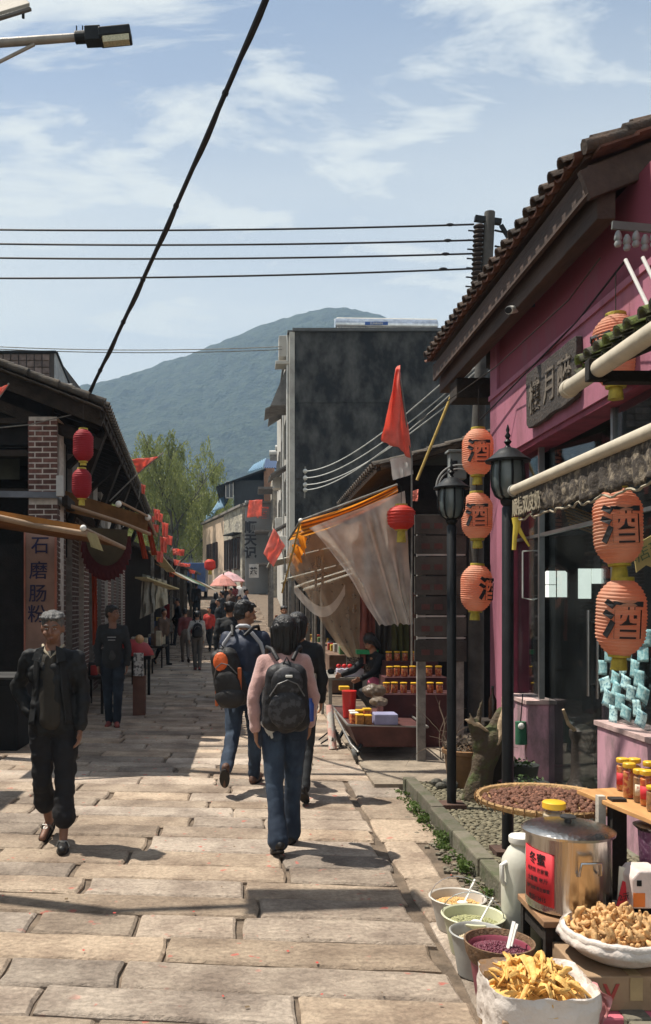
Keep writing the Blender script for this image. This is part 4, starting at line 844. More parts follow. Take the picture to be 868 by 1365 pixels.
    def pb(u, v): return Vector((1.30 + .1 * u + .02 * math.sin(v * 7), 3.50 - .14 * u, .20 - .19 * v + .03 * math.sin(u * 3))) + Vector((1, 1, 0)) * .03 * noise.noise(Vector((u * 5, v * 5, 0)))
    m = MB(); m.grid(pb, 14, 16); m.build("plastic_bag", M("pink_plastic_bag", (.62, .28, .28), .35, var=.3, sc_=8, bump=.4, bsc=20, trans=.3), label="crumpled translucent pink bag hanging between the lined box and carton", cat="bag", smooth=60, solid=.001)
    # price card, white carton, metal bin
    t = thing("price_card", "white price card with a red strip stuck above the brown dried curls", "price tag", P(832, 1200, 3.82), world=True)
    m = MB(); m.poly([P(824, 1205, 3.8), P(842, 1210, 3.8), P(848, 1166, 3.84), P(839, 1158, 3.85), P(826, 1155, 3.85), P(825, 1170, 3.84)], (0, .006, 0)); m.build("card", M("cream_card", (.60, .56, .45), .7), t)
    m = MB(); m.poly([P(820, 1213, 3.79), P(833, 1217, 3.79), P(842, 1179, 3.82), P(830, 1174, 3.82)], (0, -.004, 0)); m.build("red_strip", REDP, t)
    lettering("12元", .035, INK, t, P(831, 1196, 3.785), (.9, 0, .2), (-.25, 0, 1), .01, .01)
    t = thing("drink_carton", "pinkish white carton with rounded shoulder and orange panel behind the curls", "carton", P(857, 1215, 3.75), world=True)
    a = P(843, 1212, 3.75); m = MB(); m.poly([a, a + Vector((.16, 0, 0)), a + Vector((.16, 0, .13)), a + Vector((.13, 0, .165)), a + Vector((.03, 0, .165)), a + Vector((.0, 0, .13))], (0, .14, 0)); m.build("carton_body", M("pinkish_carton", (.62, .52, .48), .5), t, bevel=.008)
    m = MB(); m.bb((a.x + .004, a.y - .003, a.z + .01), (a.x + .055, a.y, a.z + .07)); m.build("orange_panel", M("orange_print", (.65, .18, .03), .5), t)
    m = MB(); m.bb((a.x + .02, a.y - .003, a.z + .10), (a.x + .04, a.y, a.z + .125)); m.build("printed_square", IRON, t)
    c = P(878, 1165, 3.95); t = thing("preserve_tub", "clear tub of dark purple preserve with flared steel rim at the frame edge", "tub", c, world=False)
    m = MB(); m.lathe((0, 0, 0), [(.07, 0), (.078, .01), (.088, .2)], 24); m.build("tub", M("purple_preserve", (.13, .05, .10), .35, sc_=60, col2=(.3, .2, .26), th=(.5, .7)), t, smooth=40)
    m = MB(); m.lathe((0, 0, .2), [(.088, 0), (.105, .015), (.11, .022), (.10, .024), (.06, .03)], 24); m.build("rim", POT, t, smooth=40)
    c = P(889, 1180, 3.95); m = MB(); m.bb((1.62, 3.86, .0), (2.15, 4.25, .30)); m.build("crate", BLACKW, label="black crate that carries the tub of purple preserve", cat="crate", bevel=.008)
goods()
# ---------------------------------------------------------------- platform clutter
def clutter():
    rng = random.Random(41)
    t = thing("planter", "brown ceramic planter of dry twigs behind the far lamp post", "planter", (1.99, 7.9, .06), world=False)
    m = MB(); m.lathe((0, 0, 0), [(.001, 0), (.13, 0), (.15, .02), (.185, .30), (.205, .31), (.208, .345), (.19, .35), (.18, .33), (.17, .28), (.001, .27)], 32, caps=False); m.build("pot", M("ochre_glaze", (.22, .12, .055), .5, sc_=5, var=.3), t, smooth=45)
    m = MB(); m.lathe((0, 0, .28), [(.17, 0), (.001, .01)], 12, caps=False); m.build("soil", EARTH, t)
    for k in range(26):
        a = rng.uniform(0, 6.28); L = rng.uniform(.15, .42); p = Vector((rng.uniform(-.1, .1), rng.uniform(-.1, .1), .28)); pts = [p]
        d = Vector((math.cos(a) * .7, math.sin(a) * .7, 1)).normalized()
        for i in range(4): d = (d + Vector((rng.uniform(-.4, .4), rng.uniform(-.4, .4), -.25))).normalized(); p = p + d * L / 4; pts.append(p)
        m = MB(); m.tube(pts, [.006, .005, .004, .003, .002], 5); m.build("twig", M("dry_twig", (.12, .085, .06), .9), t)
    m = MB(); leafmass(m, (0, 0, .38), (.2, .16, .09), 160, .045, rng); m.build("withered_leaves", M("withered_leaf", (.10, .075, .05), .8, var=.5, sc_=30), t, kind='stuff')
    # arching bare branch
    m = MB()
    for s in range(9):
        q = P(588 + s * 2, 1012, 8.35); d = Vector((rng.uniform(-.9, .2), rng.uniform(-.2, .2), 1)); pts = [q]
        for i in range(12): d = (d + Vector((rng.uniform(-.22, .3), rng.uniform(-.15, .15), -.13))).normalized(); q = q + d * .055; pts.append(q)
        m.tube(pts, [.006 - .0004 * i for i in range(13)], 5)
    m.build("dead_plant", M("dry_twig", (.12, .085, .06), .9), label="arching bare twigs of a dead plant beside the pale board post", cat="plant")
    # stump
    b = Vector((2.0, 7.3, .06)); t = thing("tree_stump", "forked driftwood stump with pale broken tips beside the lamp post", "stump", b, world=False)
    m = MB(); m.caps((-.04, 0, 0), .11, (0, 0, .35), .10); m.caps((0, 0, .3), .10, (.06, .02, .52), .12); m.caps((-.02, 0, .48), .09, (-.09, -.02, .66), .05); m.caps((.05, 0, .5), .09, (.16, .03, .74), .055); m.caps((-.09, -.02, .64), .04, (-.13, -.02, .71), .012); m.caps((-.06, 0, .62), .03, (-.02, -.02, .86), .008); m.caps((-.12, 0, .02), .06, (-.05, 0, .2), .08)
    st = blob("trunk", m, M("mossy_driftwood", (.075, .055, .035), .9, sc_=9, col2=(.07, .085, .03), th=(.5, .65), bump=.8, bsc=25, bdist=.02), t, voxel=.016, it=3, wr=(.014, 9, 9, 3, 0))
    m = MB(); m.caps((.13, -.03, .62), .04, (.17, -.03, .8), .022); m.caps((.16, -.03, .78), .02, (.21, -.04, .86), .008); m.caps((.16, -.03, .76), .018, (.14, -.03, .9), .006); m.caps((.14, -.05, .6), .03, (.09, -.08, .5), .02)
    blob("broken_tip", m, M("bare_pale_wood", (.42, .31, .20), .8, sc_=12, var=.3, bump=.4), t, voxel=.012, it=2)
    m = MB(); m.caps((-.09, -.04, .66), .03, (-.16, -.03, .70), .012); m.caps((-.1, -.04, .66), .022, (-.13, -.04, .75), .008); m.caps((-.07, -.05, .66), .025, (.02, -.06, .60), .012)
    blob("broken_tip", m, M("bare_pale_wood", (.42, .31, .20), .8), t, voxel=.012, it=2)
    def bottle(loc, label, mat, r=.035, h=.28):
        t = thing("bottle", label, "bottle", loc, world=False); m = MB(); m.lathe((0, 0, 0), [(r, 0), (r, h * .6), (r * .35, h * .78), (r * .33, h * .97)], 14); m.build("body", mat, t, smooth=45); m = MB(); m.lathe((0, 0, h * .97), [(r * .38, 0), (r * .38, h * .06)], 10); m.build("cap", INK, t)
    bottle((2.16, 7.6, .72), "dark brown bottle standing behind the forked stump", M("brown_bottle_glass", (.03, .015, .01), .15))
    m = MB(); m.bb((2.06, 7.5, .06), (2.3, 7.7, .72)); m.build("plant_stand", WOODD, label="narrow dark wooden stand behind the stump", cat="stand", bevel=.01)
    t = thing("green_bag", "small green drink can holder hung on the pink low wall", "bag", (2.56, 8.2, .4), world=True); m = MB(); m.tube([P(695, 992, 8.05), P(694, 962, 8.05)], [.055, .05], 12); m.build("pouch", M("green_cloth", (.03, .13, .07), .7), t, smooth=50); m = MB(); m.tube([P(694, 962, 8.05), P(697, 925, 8.05)], .006, 5); m.build("strap", IRON, t)
    m = MB(); m.sph(P(695, 968, 8.0), (.03, .02, .03), 10); m.build("white_patch", WHITEP, t)
    for (x, y, r, h, lb) in ((2.28, 7.05, .17, .22, "low dark plant tub behind the stump"), (2.42, 7.6, .14, .26, "black pot standing against the pink low wall")):
        t = thing("plant_pot", lb, "plant pot", (x, y, .06), world=False); m = MB(); m.lathe((0, 0, 0), [(r * .75, 0), (r, h * .95), (r * 1.06, h), (r * .9, h * .98), (.001, h * .9)], 24, caps=False); m.build("pot", M("black_plastic_pot", (.025, .03, .028), .5), t, smooth=45)
        m = MB(); leafmass(m, (0, 0, h + .02), (r * .8, r * .8, .04), 60, .04, rng); m.build("leaves", M("pot_greens", (.06, .10, .03), .7, var=.5, sc_=30), t, kind='stuff')
    m = MB()
    for k in range(9): m.sph((1.72 + .25 * rng.random(), 7.75 + .25 * rng.random(), .08 + .03 * rng.random()), (.05 * rng.uniform(.6, 1.2), .04, .035), 8)
    m.build("rubble", M("dark_stone", (.09, .085, .07), .9, var=.4), kind='stuff')
    m = MB(); leafmass(m, (2.08, 6.95, .18), (.1, .08, .14), 90, .06, rng, 1.2); m.build("red_leaf_plant", M("reddish_leaf", (.16, .06, .06), .7, var=.5, sc_=20), label="small reddish leaf plant growing at the foot of the stump", cat="plant")
    # tall earthen jar inside the doorway
    t = thing("water_pump", "dark iron pump and jar standing in the shop doorway", "pump", (2.95, 7.6, .07), world=False)
    m = MB(); m.lathe((0, 0, 0), [(.14, 0), (.16, .03), (.10, .12), (.09, .45), (.11, .5), (.11, .55), (.03, .6)], 20); m.build("body", BRASS, t, smooth=45)
    m = MB(); m.tube([(-.02, 0, .5), (-.16, -.1, .62), (-.22, -.14, .75)], [.02, .016, .012], 8); m.build("lever", M("bare_pale_wood", (.42, .31, .20), .8), t)
clutter()
# ---------------------------------------------------------------- fabric pieces
ORG = M("orange_awning_cloth", (.85, .33, .03), .7, var=.15, sc_=8, bump=.1, trans=.5)
ORGD = M("brown_awning_stripe", (.28, .10, .02), .7, var=.2, sc_=8, bump=.1, trans=.3)
BRAWN = M("brown_awning_cloth", (.20, .095, .03), .8, var=.3, sc_=5, bump=.1, trans=.4)
REDF = M("red_flag_cloth", (.90, .30, .23), .65, var=.12, sc_=6, bump=.1, bsc=20, trans=.6)
GAUZE = gauze("grey_gauze", (.90, .85, .79), .48); GAUZE2 = gauze("brown_gauze", (.48, .38, .28), .52)
POLE = M("grey_weathered_post", (.20, .19, .17), .85, var=.35, sc_=8, bump=.3)
BAMB = M("bamboo_pole", (.42, .29, .07), .6, var=.25, sc_=9, bump=.1)
def patch(mb, a, b, c, d, nu=20, nv=20, fold=.0, nf=7, dirn=(0, 1, 0), sag=(0, 0, 0), seed=0., taper=1.):
    """cloth spanned between corners a-b (top) and d-c (bottom) with folds along dirn and a sag"""
    a, b, c, d = map(Vector, (a, b, c, d)); dn = Vector(dirn); sg = Vector(sag)
    def f(u, v):
        p = (a * (1 - u) + b * u) * (1 - v) + (d * (1 - u) + c * u) * v
        w = math.sin(u * nf * math.pi + 1.3 * noise.noise(Vector((u * 3, v * 2, seed))) * 2 + seed) * fold * (taper + (1 - taper) * v) + fold * .8 * noise.noise(Vector((u * 6, v * 5, seed + 4)))
        return p + dn * w + sg * (4 * u * (1 - u)) * math.sin(v * math.pi * .5 + .3)
    return mb.grid(f, nu, nv)
def flag(name_label, px_pts, Y, staff=None, mat=REDF, group="red flags along the street", fold=.05, star=False, yo=0.):
    """waving flag whose four corners sit at picture points on depth Y"""
    q = [P(x, y, Y) for x, y in px_pts]; base = P(*staff[0], Y) if staff else q[0]
    t = thing("red_flag", name_label, "flag", base, 0, group)
    s = (q[0] - q[1]).length; m = MB(); patch(m, q[0], q[1], q[2], q[3], 18, 18, fold=s * fold, nf=3.2, dirn=(.15, -1, .1), seed=px_pts[0][0] * .1)
    m.build("cloth", mat, t, smooth=80, solid=.003)
    if staff:
        m = MB(); m.tube([P(*p, Y + .01) for p in staff], .012, 8); m.build("staff", POLE, t)
    if star:
        c = P(544, 545, Y - .10); pts = []
        for k in range(10): a = math.pi / 2 + k * math.pi / 5; r = (.075 if k % 2 == 0 else .03); pts.append(c + Vector((math.cos(a) * r, 0, math.sin(a) * r)))
        m = MB(); m.poly(pts, (0, .004, 0)); m.build("star", M("flag_yellow", (.65, .45, .04), .6, trans=.3), t)
    return t
# ---------------------------------------------------------------- stalls on the sunny side
def stall_row():
    # boards panel
    t = thing("board_panel", "tall panel of dark horizontal boards with pale gaps standing on two posts", "hoarding", (2.1, 9.35, 0))
    for k, (y0, y1) in enumerate(((686, 712), (714, 738), (742, 766), (768, 793), (795, 819), (824, 848), (853, 882))):
        a = P(553, y1, 9.3); b = P(622, y0, 9.3); m = MB(); m.bb((a.x, 9.3 + .006 * (k % 2), a.z), (b.x, 9.33 + .006 * (k % 2), b.z)); m.build("board", M("dark_printed_board", (.055, .05, .042), .8, sc_=4, var=.4, bump=.2, rnd=.3), t, bevel=.003)
        for q in range(3): c = P(568 + q * 17, (y0 + y1) / 2 + 2, 9.3); m = MB(); m.bb((c.x - .05, 9.293, c.z - .03), (c.x + .04, 9.297, c.z + .03)); m.build("faded_print", M("faded_red_brown_print", (.085, .035, .03), .8), t)
    for y in (739.5, 821.5, 850.5): a = P(556, y + 1.2, 9.3); b = P(621, y - 1.2, 9.3); m = MB(); m.bb((a.x, 9.31, a.z), (b.x, 9.32, b.z)); m.build("pale_batten", M("pale_batten", (.36, .34, .31), .7, var=.3), t)
    for (x, y1) in ((562, 1018), (613, 985)): a = P(x, 886, 9.34); m = MB(); m.bb((a.x - .045, 9.34, .0), (a.x + .045, 9.40, 2.6)); m.build("post", POLE, t)
    # shed behind with tile roof
    t = thing("tiled_shed", "low dark shed with loose tile roof behind the orange awning", "shed", (3.0, 13, 0))
    m = MB(); m.bb((2.1, 12.2, .0), (5.2, 12.3, 3.7)); m.bb((2.1, 12.3, 0), (2.2, 16.5, 3.6)); m.build("wall", BLACKW, t)
    m = MB(); m.bar((1.75, 14.2, 3.55), (4.6, 14.2, 4.35), 5.0, .04); rf = m.build("roof", WOODD, t)
    tiled_roof(rf, (1.78, 16.6, 3.60), (1.78, 11.75, 3.60), (2.7, 0, .78), sp=.22, mat=TILED, pan=TILED, r=.06, step=.26, rng=random.Random(5))
    for k in range(14): x = 1.8 + k * .2; z = 3.55 + (x - 1.8) * .285; m = MB(); m.tube([(x, 11.72, z + .05), (x + .26, 11.72, z + .115)], [.055, .045], 8); m.build("verge_tile", TILED, rf)
    # junction box and hoop on the wall
    m = MB(); a = P(600, 638, 10.9); b = P(622, 603, 10.9); m.bb((a.x, 10.9, a.z), (b.x, 11.05, b.z)); m.bb((a.x - .03, 10.86, b.z), (b.x + .03, 11.07, b.z + .03)); t = thing("meter_box", "small grey hooded box lamp on the shed roof corner above the far lamp post", "box lamp", a); m.build("box_body", M("grey_metal_box", (.22, .24, .23), .6), t, bevel=.005)
    m = MB(); a = P(604, 628, 10.89); b = P(610, 614, 10.89); m.bb((a.x, 10.885, a.z), (b.x, 10.895, b.z)); m.build("pane", M("dark_pane", (.03, .03, .03), .2), t)
    m = MB(); c = P(612, 650, 10.7); m.tube([c + Vector((math.cos(a) * .28, 0, math.sin(a) * .28)) for a in [R(60 + 9 * i) for i in range(21)]], .013, 8); m.tube([c + Vector((math.cos(a) * .24, .05, math.sin(a) * .24)) for a in [R(60 + 9 * i) for i in range(21)]], .01, 8); m.build("cable_coil", M("grey_hose", (.24, .24, .23), .6), label="grey coil of hose looped behind the far lamp post", cat="hose")
    # roof support, leaning pole
    m = MB(); m.tube([P(556, 640, 10.3), P(610, 507, 10.3)], .017, 8); m.build("bamboo_pole", BAMB, label="slanting yellow bamboo pole rising to the shop eave", cat="pole")
    # orange awning
    t = thing("orange_awning", "sunlit orange striped awning over the preserve stall", "awning", (1.3, 12.5, 3.0))
    aL, aR = P(401, 694, 11.5), P(530, 646, 11.5); bk = Vector((0, 3.4, 0)); n = 9
    for k in range(n):
        def f(u, v, k=k): 
            v = (k + v) / n; p = aL * (1 - u) + aR * u; return p + bk * v + Vector((0, 0, -.05 * math.sin(math.pi * u) - .012 * math.sin(v * 40)))
        m = MB(); m.grid(f, 8, 2); m.build("cloth_stripe", ORG if k % 2 == 0 else ORGD, t, smooth=60)
    for k in range(8):
        def g(u, v, k=k): p = aL * (1 - u) + aR * u; vv = (k + v) / 8; return p + Vector((0, -.012 - .03 * math.sin(vv * 9 + u * 3), -.005 - vv * (.20 - .05 * u) - .05 * math.sin(math.pi * u)))
        m = MB(); m.grid(g, 24, 2); m.build("side_stripe", ORG if k % 2 == 0 else ORGD, t, smooth=60)
    m = MB(); m.tube([aL, aR], .017, 8); m.tube([aL, aL + bk], .017, 8); m.build("frame_bar", POLE, t)
    m = MB(); m.sph(aL, .032, 10); m.build("white_knob", WHITEP, t, smooth=60)
    for k in range(3): 
        a = aL + Vector((-.02 - .02 * k, .3 + .5 * k, -.15 - .1 * k)); m = MB(); m.grid(lambda u, v, a=a: a + Vector((.12 * u + .05 * noise.noise(Vector((u * 4, v * 4, a.y))), .45 * v, -.22 * v * u - .06 * u)), 6, 6); m.build("torn_flap", ORG, t, smooth=60)
    m = MB(); m.tube([aL, P(388, 745, 12.4), P(376, 790, 13.4)], .013, 6); m.tube([P(376, 790, 13.4), P(400, 700, 14.8)], .012, 6); m.build("side_rope", BAMB, t)
    # gauze curtains
    t = thing("gauze_curtain", "sheer grey gauze curtain gathered to a low corner under the orange awning", "curtain", P(500, 830, 11.4))
    def cur(u, v):
        top = P(412 + 128 * u, 704 - 50 * u, 11.42); e = u ** .8
        bot = P(505 + 48 * e, 834 - 2 * math.sin(u * 3), 11.3)
        if u < .02: pass
        lft = P(412 + 93 * v ** .75, 704 + 130 * v, 11.4); rgt = P(540 + 12 * v, 654 + 178 * v, 11.42)
        p = lft * (1 - u) + rgt * u; tb = top * (1 - v) + bot * v; p = p * .7 + tb * .3; p.z += -.10 * math.sin(u * 3.1) * (1 - u) * math.sin(v * 3.14) + (.05 * noise.noise(Vector((u * 9, 0, 3))) if v == 1 else 0)
        nn = noise.noise(Vector((u * 3, v * 1.5, 0))); w = (math.sin(u * 15 + 6 * nn) * .6 + math.sin(u * 39 + 7 * nn) * .35 * (.5 + noise.noise(Vector((u * 4, v, 9))))) * .10 * (.3 + .7 * v) + .08 * noise.noise(Vector((u * 5, v * 3, 7)))
        return p + Vector((0, w, 0))
    m = MB(); m.grid(cur, 130, 40); m.build("sheer_cloth", GAUZE, t, smooth=80)
    t = thing("gauze_curtain", "darker brownish gauze sheet hanging behind the sheer grey curtain, tied low", "curtain", P(440, 870, 12.6))
    def cur2(u, v):
        top = P(392 + 92 * u, 716 - 22 * u, 12.9); bot = P(462 + 26 * u, 876, 12.4)
        lft = P(392 - 14 * math.sin(min(1, v * 2.2) * math.pi) + 72 * v ** 1.9, 716 + 160 * v, 12.7); p = top * (1 - v) + bot * v; k = (1 - u); p = p + (lft - (P(392, 716, 12.9) * (1 - v) + P(462, 876, 12.4) * v)) * k
        return p + Vector((0, .05 * math.sin(u * 16 + v * 2) * (.3 + v * .7), 0))
    m = MB(); m.grid(cur2, 50, 30); m.build("sheer_cloth", GAUZE2, t, smooth=80)
    def band(u, v): p = P(392 + 68 * u, 776 + 50 * math.sin(u * math.pi * .62) - 10 * u - 34 * u ** 3 + 14 * v, 12.55); return p
    m = MB(); m.grid(band, 20, 2); m.build("pale_sash", GAUZE, t, smooth=80)
    m = MB(); patch(m, P(520, 612, 11.3), P(549, 606, 11.3), P(551, 632, 11.3), P(524, 640, 11.3), 8, 8, .02); m.build("white_rag", WHITEP, t, smooth=70)
    lantern(P(535, 690, 11.0), "round glossy red lantern under the top corner of the orange awning", r=.175, h=.31, ribs=8, mat=LANTR, text=None, cap=GOLD, tassel=.16, up=.25)
    m = MB(); patch(m, P(548, 655, 11.1), P(558, 652, 11.1), P(557, 668, 11.1), P(549, 668, 11.1), 4, 6, .02); m.build("bunting_scrap", REDF, label="small scrap of red and yellow bunting beside the round lantern", cat="bunting")
    flag("big draped red flag with a faint yellow star above the orange awning", [(528, 490), (534, 488), (549, 610), (508, 585)], 11.0, [(549, 900), (549, 612), (531, 487)], fold=.9, star=False)
stall_row()
def jar_copies(proto, pts, labels):
    for p, l in zip(pts, labels): dup(proto, p, l)
def cart_stall():
    rng = random.Random(51)
    t = thing("handcart", "low metal handcart with dark red side and two small wheels, loaded with preserves", "cart", (1.45, 9.9, 0))
    m = MB(); m.add([(1.12, 9.45, .40), (1.95, 9.45, .38), (1.95, 11.2, .38), (1.12, 11.2, .40), (1.22, 9.5, .16), (1.9, 9.5, .16), (1.9, 11.2, .16), (1.22, 11.2, .16)], [(0, 1, 5, 4), (1, 2, 6, 5), (2, 3, 7, 6), (3, 0, 4, 7), (4, 5, 6, 7), (0, 3, 2, 1)]); m.build("tray", M("dark_red_cart_panel", (.075, .025, .022), .6, var=.3, sc_=6), t, bevel=.006)
    m = MB(); m.tube([(1.1, 9.43, .41), (1.97, 9.43, .39), (1.97, 11.2, .39), (1.1, 11.2, .41)], .014, 8, closed=True); m.tube([(1.05, 10.4, .42), (1.13, 9.43, .2), (1.2, 9.35, .13)], .014, 8); m.build("rim", M("grey_steel_rim", (.3, .29, .27), .4, metal=.6), t)
    for c in ((1.17, 9.4, .082), (1.10, 10.5, .11)):
        r = c[2]; m = MB(); m.lathe(c, [(r * .5, -.02), (r, -.016), (r, .016), (r * .5, .02)], 22, Matrix.Rotation(R(70), 3, 'Y')); w = m.build("wheel", M("grey_tyre", (.08, .08, .075), .8), t, smooth=40)
        m = MB(); m.lathe(c, [(r * .48, -.024), (r * .48, .024)], 14, Matrix.Rotation(R(70), 3, 'Y')); m.build("hub", POLE, w)
        m = MB(); m.bar(Vector(c) + Vector((.02, 0, 0)), (c[0] + .08, c[1] + .05, .2), .03, .03); m.build("fork", IRON, t)
    # goods on the cart
    RB = M("glossy_red_plastic", (.50, .02, .02), .3, var=.15)
    t = thing("red_tub", "tall bright red plastic tub on the cart corner", "tub", (1.19, 10.1, .41), world=False); m = MB(); m.lathe((0, 0, 0), [(.07, 0), (.085, .3), (.09, .31), (.08, .315), (.001, .3)], 20); m.build("tub", RB, t, smooth=40)
    m = MB(); m.bb((1.1, 10.3, .70), (1.22, 10.42, .75)); m.build("yellow_box", LIDY, label="small yellow box behind the tall red tub", cat="box", bevel=.005)
    red = M("red_pickle", (.42, .05, .02)); amb = M("amber_pickle", (.38, .17, .04), .5, sc_=40, var=.4)
    WL = M("white_jar_lid", (.75, .73, .68), .4)
    P0 = [((1.21, 9.88, .40), .12, WL, red, "square jar with white lid beside the red tub"), ((1.27, 9.78, .40), .14, LIDY, amb, "yellow lidded jar in the middle of the cart cluster"), ((1.19, 9.62, .40), .13, WL, red, "white lidded red jar at the cart front corner"), ((1.24, 9.53, .40), .12, LIDY, amb, "yellow lidded amber jar at the very front of the cart"), ((1.33, 9.56, .40), .11, LIDY, amb, "short amber jar with yellow lid beside the lilac box"), ((1.35, 9.74, .40), .16, LIDY, red, "tall red jar with yellow lid in front of the plastic bag")]
    for p, h, ld, mt, lb in P0:
        t = thing("square_jar", lb, "jar", p, .1, "square jars of preserves on the handcart", world=False); m = MB(); m.box((0, 0, h * .42), (.085, .085, h * .84)); m.build("preserve", mt, t, bevel=.01); m = MB(); m.box((0, 0, h * .92), (.09, .09, h * .16)); m.build("lid", ld, t, bevel=.008)
    m = MB(); m.bb((1.40, 9.5, .40), (1.66, 9.75, .52)); m.build("plastic_box", M("lilac_plastic", (.28, .28, .42), .5), label="lilac plastic box at the front of the handcart", cat="box", bevel=.01)
    BAG = M("cloudy_plastic_bag", (.26, .21, .16), .3, sc_=12, var=.3, bump=.5, bsc=30, trans=.5)
    for (c, r, lb) in (((1.50, 9.85, .62), (.11, .10, .055), "knotted cloudy plastic bag on the lilac box"), ((1.48, 10.1, .72), (.14, .1, .08), "larger tied plastic bag of dried goods behind it")):
        m = MB(); m.sph(c, r, 14, None, 10); m.caps(Vector(c) + Vector((-.05, 0, r[2] * .8)), .02, Vector(c) + Vector((-.09, -.02, r[2] + .05)), .008)
        blob("plastic_bag", m, BAG, None, voxel=.01, it=2, wr=(.014, 16, 16, 16, 0), label=lb, cat="bag")
    # tiers of jars behind
    t = thing("display_rack", "tiered dark rack behind the cart lined with yellow lidded jars", "rack", (1.9, 10.6, 0))
    for k in range(3): m = MB(); m.bb((1.62 + .1 * k, 10.3 + .5 * k, .0), (2.5, 10.8 + .5 * k, .66 + .16 * k)); m.build("tier", M("dark_red_tier", (.07, .02, .02), .7, var=.3), t, bevel=.006)
    proto = None; i = 0
    words_ = ["front tier", "middle tier", "top tier"]; ords = ["first", "second", "third", "fourth", "fifth", "sixth", "seventh"]
    for k in range(3):
        for j in range(7):
            p = (1.68 + .1 * k + j * .105 + rng.uniform(-.012, .012), 10.34 + .5 * k + rng.uniform(0, .12), .662 + .16 * k); lb = "yellow lidded red jar, %s from the street on the %s" % (ords[j], words_[k])
            if proto is None:
                proto = jar(p, lb, "yellow lidded jars on the display rack", r=.042, h=.13, mat=red)
            else: dup(proto, p, lb)
    # pink leaning sheet
    m = MB(); m.tube([(1.02, 10.3, .0), (1.0, 10.5, .5)], [.05, .045], 14); t = thing("rolled_poster", "rolled white and pink printed sheet leaning by the cart wheel", "roll", (1.02, 10.3, 0)); m.build("roll", M("pinkish_roll", (.65, .38, .32), .6, sc_=9, col2=(.6, .57, .5), th=(.5, .55)), t, smooth=40)
    m = MB(); m.tube([(.90, 10.9, .02), (1.1, 10.8, .2), (1.0, 10.2, .12)], .01, 6); m.tube([(.9, 10.6, .02), (1.12, 10.6, .16)], .01, 6); m.build("folding_trolley_frame", IRON, label="black metal luggage frame lying at the street edge", cat="frame")
    # second stall table
    t = thing("stall_table", "low trestle table with white cloth edge farther along the stall row", "table", (1.6, 13.5, 0))
    m = MB(); m.bb((1.18, 12.9, .60), (2.6, 14.4, .64)); m.build("table_top", POLE, t, bevel=.004)
    for (x, y) in ((1.22, 12.95), (2.5, 12.95), (1.22, 14.3), (2.5, 14.3)): m = MB(); m.bb((x, y, 0), (x + .05, y + .05, .6)); m.build("leg", POLE, t)
    m = MB(); m.bb((1.35, 12.95, .645), (1.75, 13.2, .76)); m.build("tray_box", M("lilac_white_box", (.48, .46, .55), .5), label="pale lilac tray box with white edge on the trestle table", cat="box", bevel=.01)
    for k in range(5): m = MB(); m.sph((1.38 + k * .085, 13.05, .80), (.04, .04, .035), 10); m.build("red_packet", RB, label="glossy red round packet, number %s in the lilac tray" % ["one", "two", "three", "four", "five"][k], cat="packet", group="red packets in the lilac tray")
    m = MB(); m.bb((1.6, 13.9, .64), (2.1, 14.0, .98)); m.build("printed_board", M("speckled_print", (.3, .27, .22), .7, sc_=40, col2=(.05, .04, .04), th=(.45, .55)), label="speckled grey printed card standing on the trestle table", cat="card", bevel=.004)
    for k in range(4): m = MB(); m.sph((1.32 + k * .12, 13.6, .68), (.06, .05, .05), 10); m.build("dark_bowl", IRON, label="small dark bundle of goods, %s on the trestle table" % ["first", "second", "third", "fourth"][k], cat="bundle", group="dark bundles on the trestle table")
    # posts and back wall goods
    for (x, Y, l) in ((430, 13.6, "thin grey stall post nearest the street"), (421, 14.6, "thin grey stall post just beyond the first")):
        a = P(x, 730, Y); m = MB(); m.tube([(a.x, Y, 0), (a.x, Y, 2.6)], .022, 8); m.build("stall_post", POLE, label=l, cat="post")
    t = thing("back_wall", "dark back wall of the preserve stall hung with brown and green cloths", "wall", (2.6, 12.05, 0))
    m = MB(); m.bb((2.2, 12.06, 0), (3.2, 12.14, 3.2)); m.bb((1.95, 15.8, 0), (4, 15.9, 3.2)); m.build("boards", BLACKW, t)
    for k, (x0, x1, col) in enumerate(((480, 500, (.19, .06, .045)), (502, 520, (.06, .055, .045)), (522, 545, (.075, .08, .03)), (546, 560, (.14, .05, .03)))):
        m = MB(); patch(m, P(x0, 790, 11.95), P(x1, 790, 11.95), P(x1, 885, 11.95), P(x0, 885, 11.95), 12, 12, .03, 5, seed=k); m.build("hanging_cloth", M("hanging_cloth_" + "abcd"[k], col, .85, var=.3), t, smooth=70)
    m = MB(); a = P(475, 872, 11.9); m.bb((a.x, 11.85, a.z), (a.x + .3, 12.0, a.z + .06)); m.build("green_lid_box", M("green_plastic", (.02, .28, .10), .4), label="flat green plastic lid at the back of the preserve stall", cat="lid", bevel=.005)
cart_stall()
